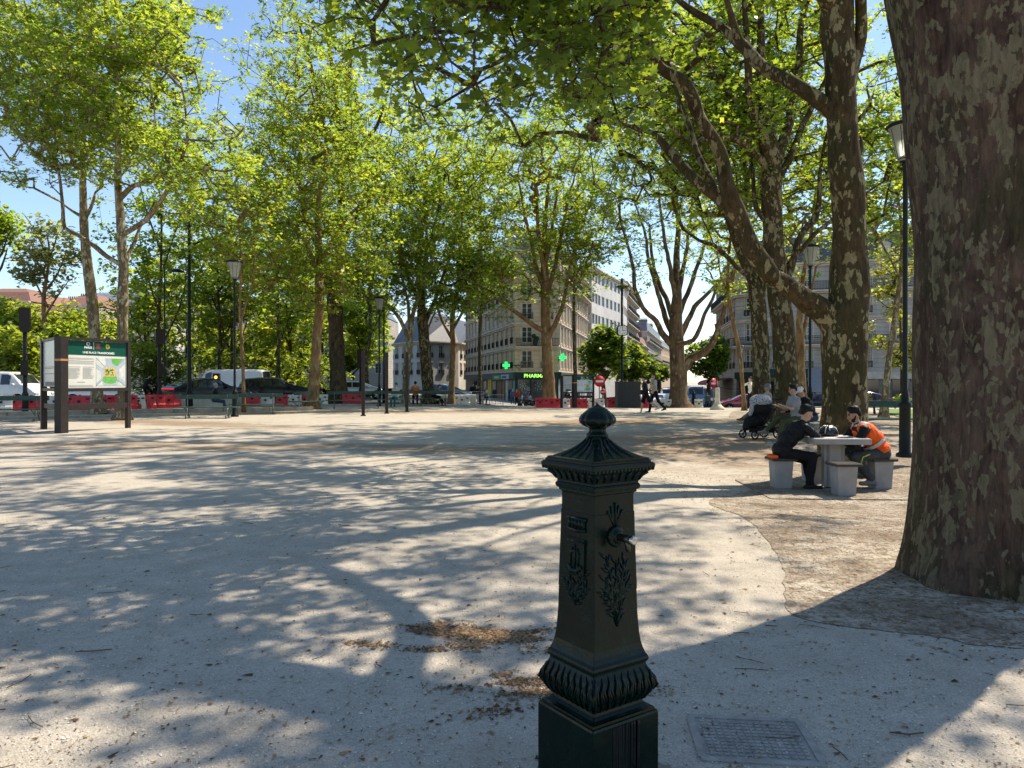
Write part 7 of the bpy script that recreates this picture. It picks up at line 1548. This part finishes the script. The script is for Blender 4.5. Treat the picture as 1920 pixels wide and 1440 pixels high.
# walkers
person((X(1211, 33.8), 33.8, 0), 188, 'walker in a black jacket and black shorts, bare legs', hip=.90, lean=8, legs=((16, 6), (-26, 34)), arms=((-8, 20, 6), (12, 30, 6)), nod=12, S=.98, top=JBLK, low=BLKT, lowtype='shorts', shoe=SHW_, hair=HAIRB, vox=.02)
person((X(1227, 34.8), 34.8, 0), 196, 'walker in a pale t-shirt with a black backpack, right of the one in black', hip=.91, lean=4, legs=((14, 4), (-20, 26)), arms=((4, 40, 6), (14, 30, 6)), S=1.05, top=cloth('pale_tshirt', (.42, .38, .33)), low=BLKT, shoe=TRIM, hair=HAIRN, sleeves='short', pack=JBLK, vox=.02, topname='tshirt')
q = GP(1408, 770, 40); person(q, 200, 'person in a white shirt taking a photo by the red car', hip=.92, arms=((60, 95, 35), (60, 95, 35)), top=WHC, low=BLKT, shoe=TRIM, hair=HAIRB, vox=.025, S=.98, topname='shirt')
# left and middle
person((X(402, 35.6), 35.6, .0), 20, 'man in a dark jacket seated on the bench before the black coupe', hip=.56, lean=6, legs=((86, 84), (80, 70)), arms=((20, 50, 8), (20, 60, 8)), top=JBLK, low=DEN, shoe=TRIM, hair=HAIRG, skin=SKIN, vox=.024)
cy = (X(272, 41), 41, .12); person(Vector(cy) + Vector((0, 0, .12)), 65, 'cyclist all in black riding away between the cars and the red barriers', hip=.96, lean=28, legs=((55, 70), (20, 40)), arms=((50, 20, 8), (50, 20, 8)), top=JBLK, low=BLKT, shoe=TRIM, hair=HAIRB, hat=BLKT, brim=False, vox=.024, S=.96); bicycle(cy, R(65), 'bicycle under the cyclist in black', 1.05)
person((X(743, 43.5), 43.5, TZ(X(743, 43.5), 43.5)), 250, 'woman in a pale top and teal skirt on a distant bench', hip=.56, lean=2, legs=((80, 84), (74, 70)), arms=((15, 40, 8), (15, 40, 8)), top=cloth('pale_top', (.5, .47, .42)), low=TEAL, shoe=TRIM, hair=HAIRN, hat=TEAL, brim=False, vox=.026, pack=None)
person((X(779, 46), 46, TZ(X(779, 46), 46)), 100, 'man in a rust-coloured jacket and pale cap, beside the slim pale young plane', hip=.62, lean=14, legs=((70, 80), (60, 60)), arms=((20, 60, 8), (20, 60, 8)), top=ORJ, low=BLKT, shoe=TRIM, hair=HAIRB, hat=WHC, vox=.026, S=1.05)
person((X(812, 47), 47, TZ(X(812, 47), 47)), -10, 'person in grey-green leaning over on the distant bench, legs to the right', hip=.60, lean=40, legs=((86, 50), (70, 50)), arms=((40, 40, 8), (40, 40, 8)), top=GRN_, low=BLKT, shoe=BRS, hair=HAIRN, vox=.026, S=1.05)
x = X(887, 64.5); person((x, 64.5, TZ(x, 64.5) + .1), 270, 'man dressed in black standing left of the yellow poster', hip=.93, legs=((6, 2), (-6, 4)), top=JBLK, low=BLKT, shoe=TRIM, hair=HAIRB, vox=.028, bulk=1.2)
x = X(893, 65.5); person((x, 65.5, TZ(x, 65.5) + .1), 270, 'person in pale trousers right behind the man dressed in black', hip=.93, legs=((6, 2), (-6, 4)), top=JBLK, low=WHC, shoe=SHW_, hair=HAIRB, vox=.028, S=.96)
x = X(914, 63); person((x, 63, TZ(x, 63) + .25), 200, 'child with a red helmet on a small bicycle before the shop', hip=.70, lean=12, legs=((60, 60), (20, 20)), arms=((50, 20, 8), (50, 20, 8)), top=cloth('striped_top', (.3, .3, .34)), low=DEN, shoe=TRIM, hair=HAIRN, hat=BRED, brim=False, vox=.026, S=.92); bicycle((x, 63, TZ(x, 63) + .05), R(200), 'small bicycle under the child with the red helmet', .85, WHT)
for (px, d, lab, tp_, lw, kw) in ((961, 80, 'person in a blue jacket by the turquoise panel of the shop', cloth('blue_jacket', (.04, .09, .22)), DEN, {}), (969, 79, 'person carrying a red bag, beside the blue jacket at the shop', cloth('dark_red_coat', (.22, .03, .03)), BLKT, {}), (1064, 62, 'dark-clad person standing left of the distant board', JBLK, BLKT, {}), (1326, 70, 'person with a bicycle behind the right no-entry sign', GRN_, DEN, {}), (1700, 60, 'person half hidden by the huge trunk at the right', ORJ, BLKT, {})):
    x = X(px, d); person((x, d, TZ(x, d) + .12), 260, lab, top=tp_, low=lw, shoe=TRIM, hair=HAIRB, vox=.03)
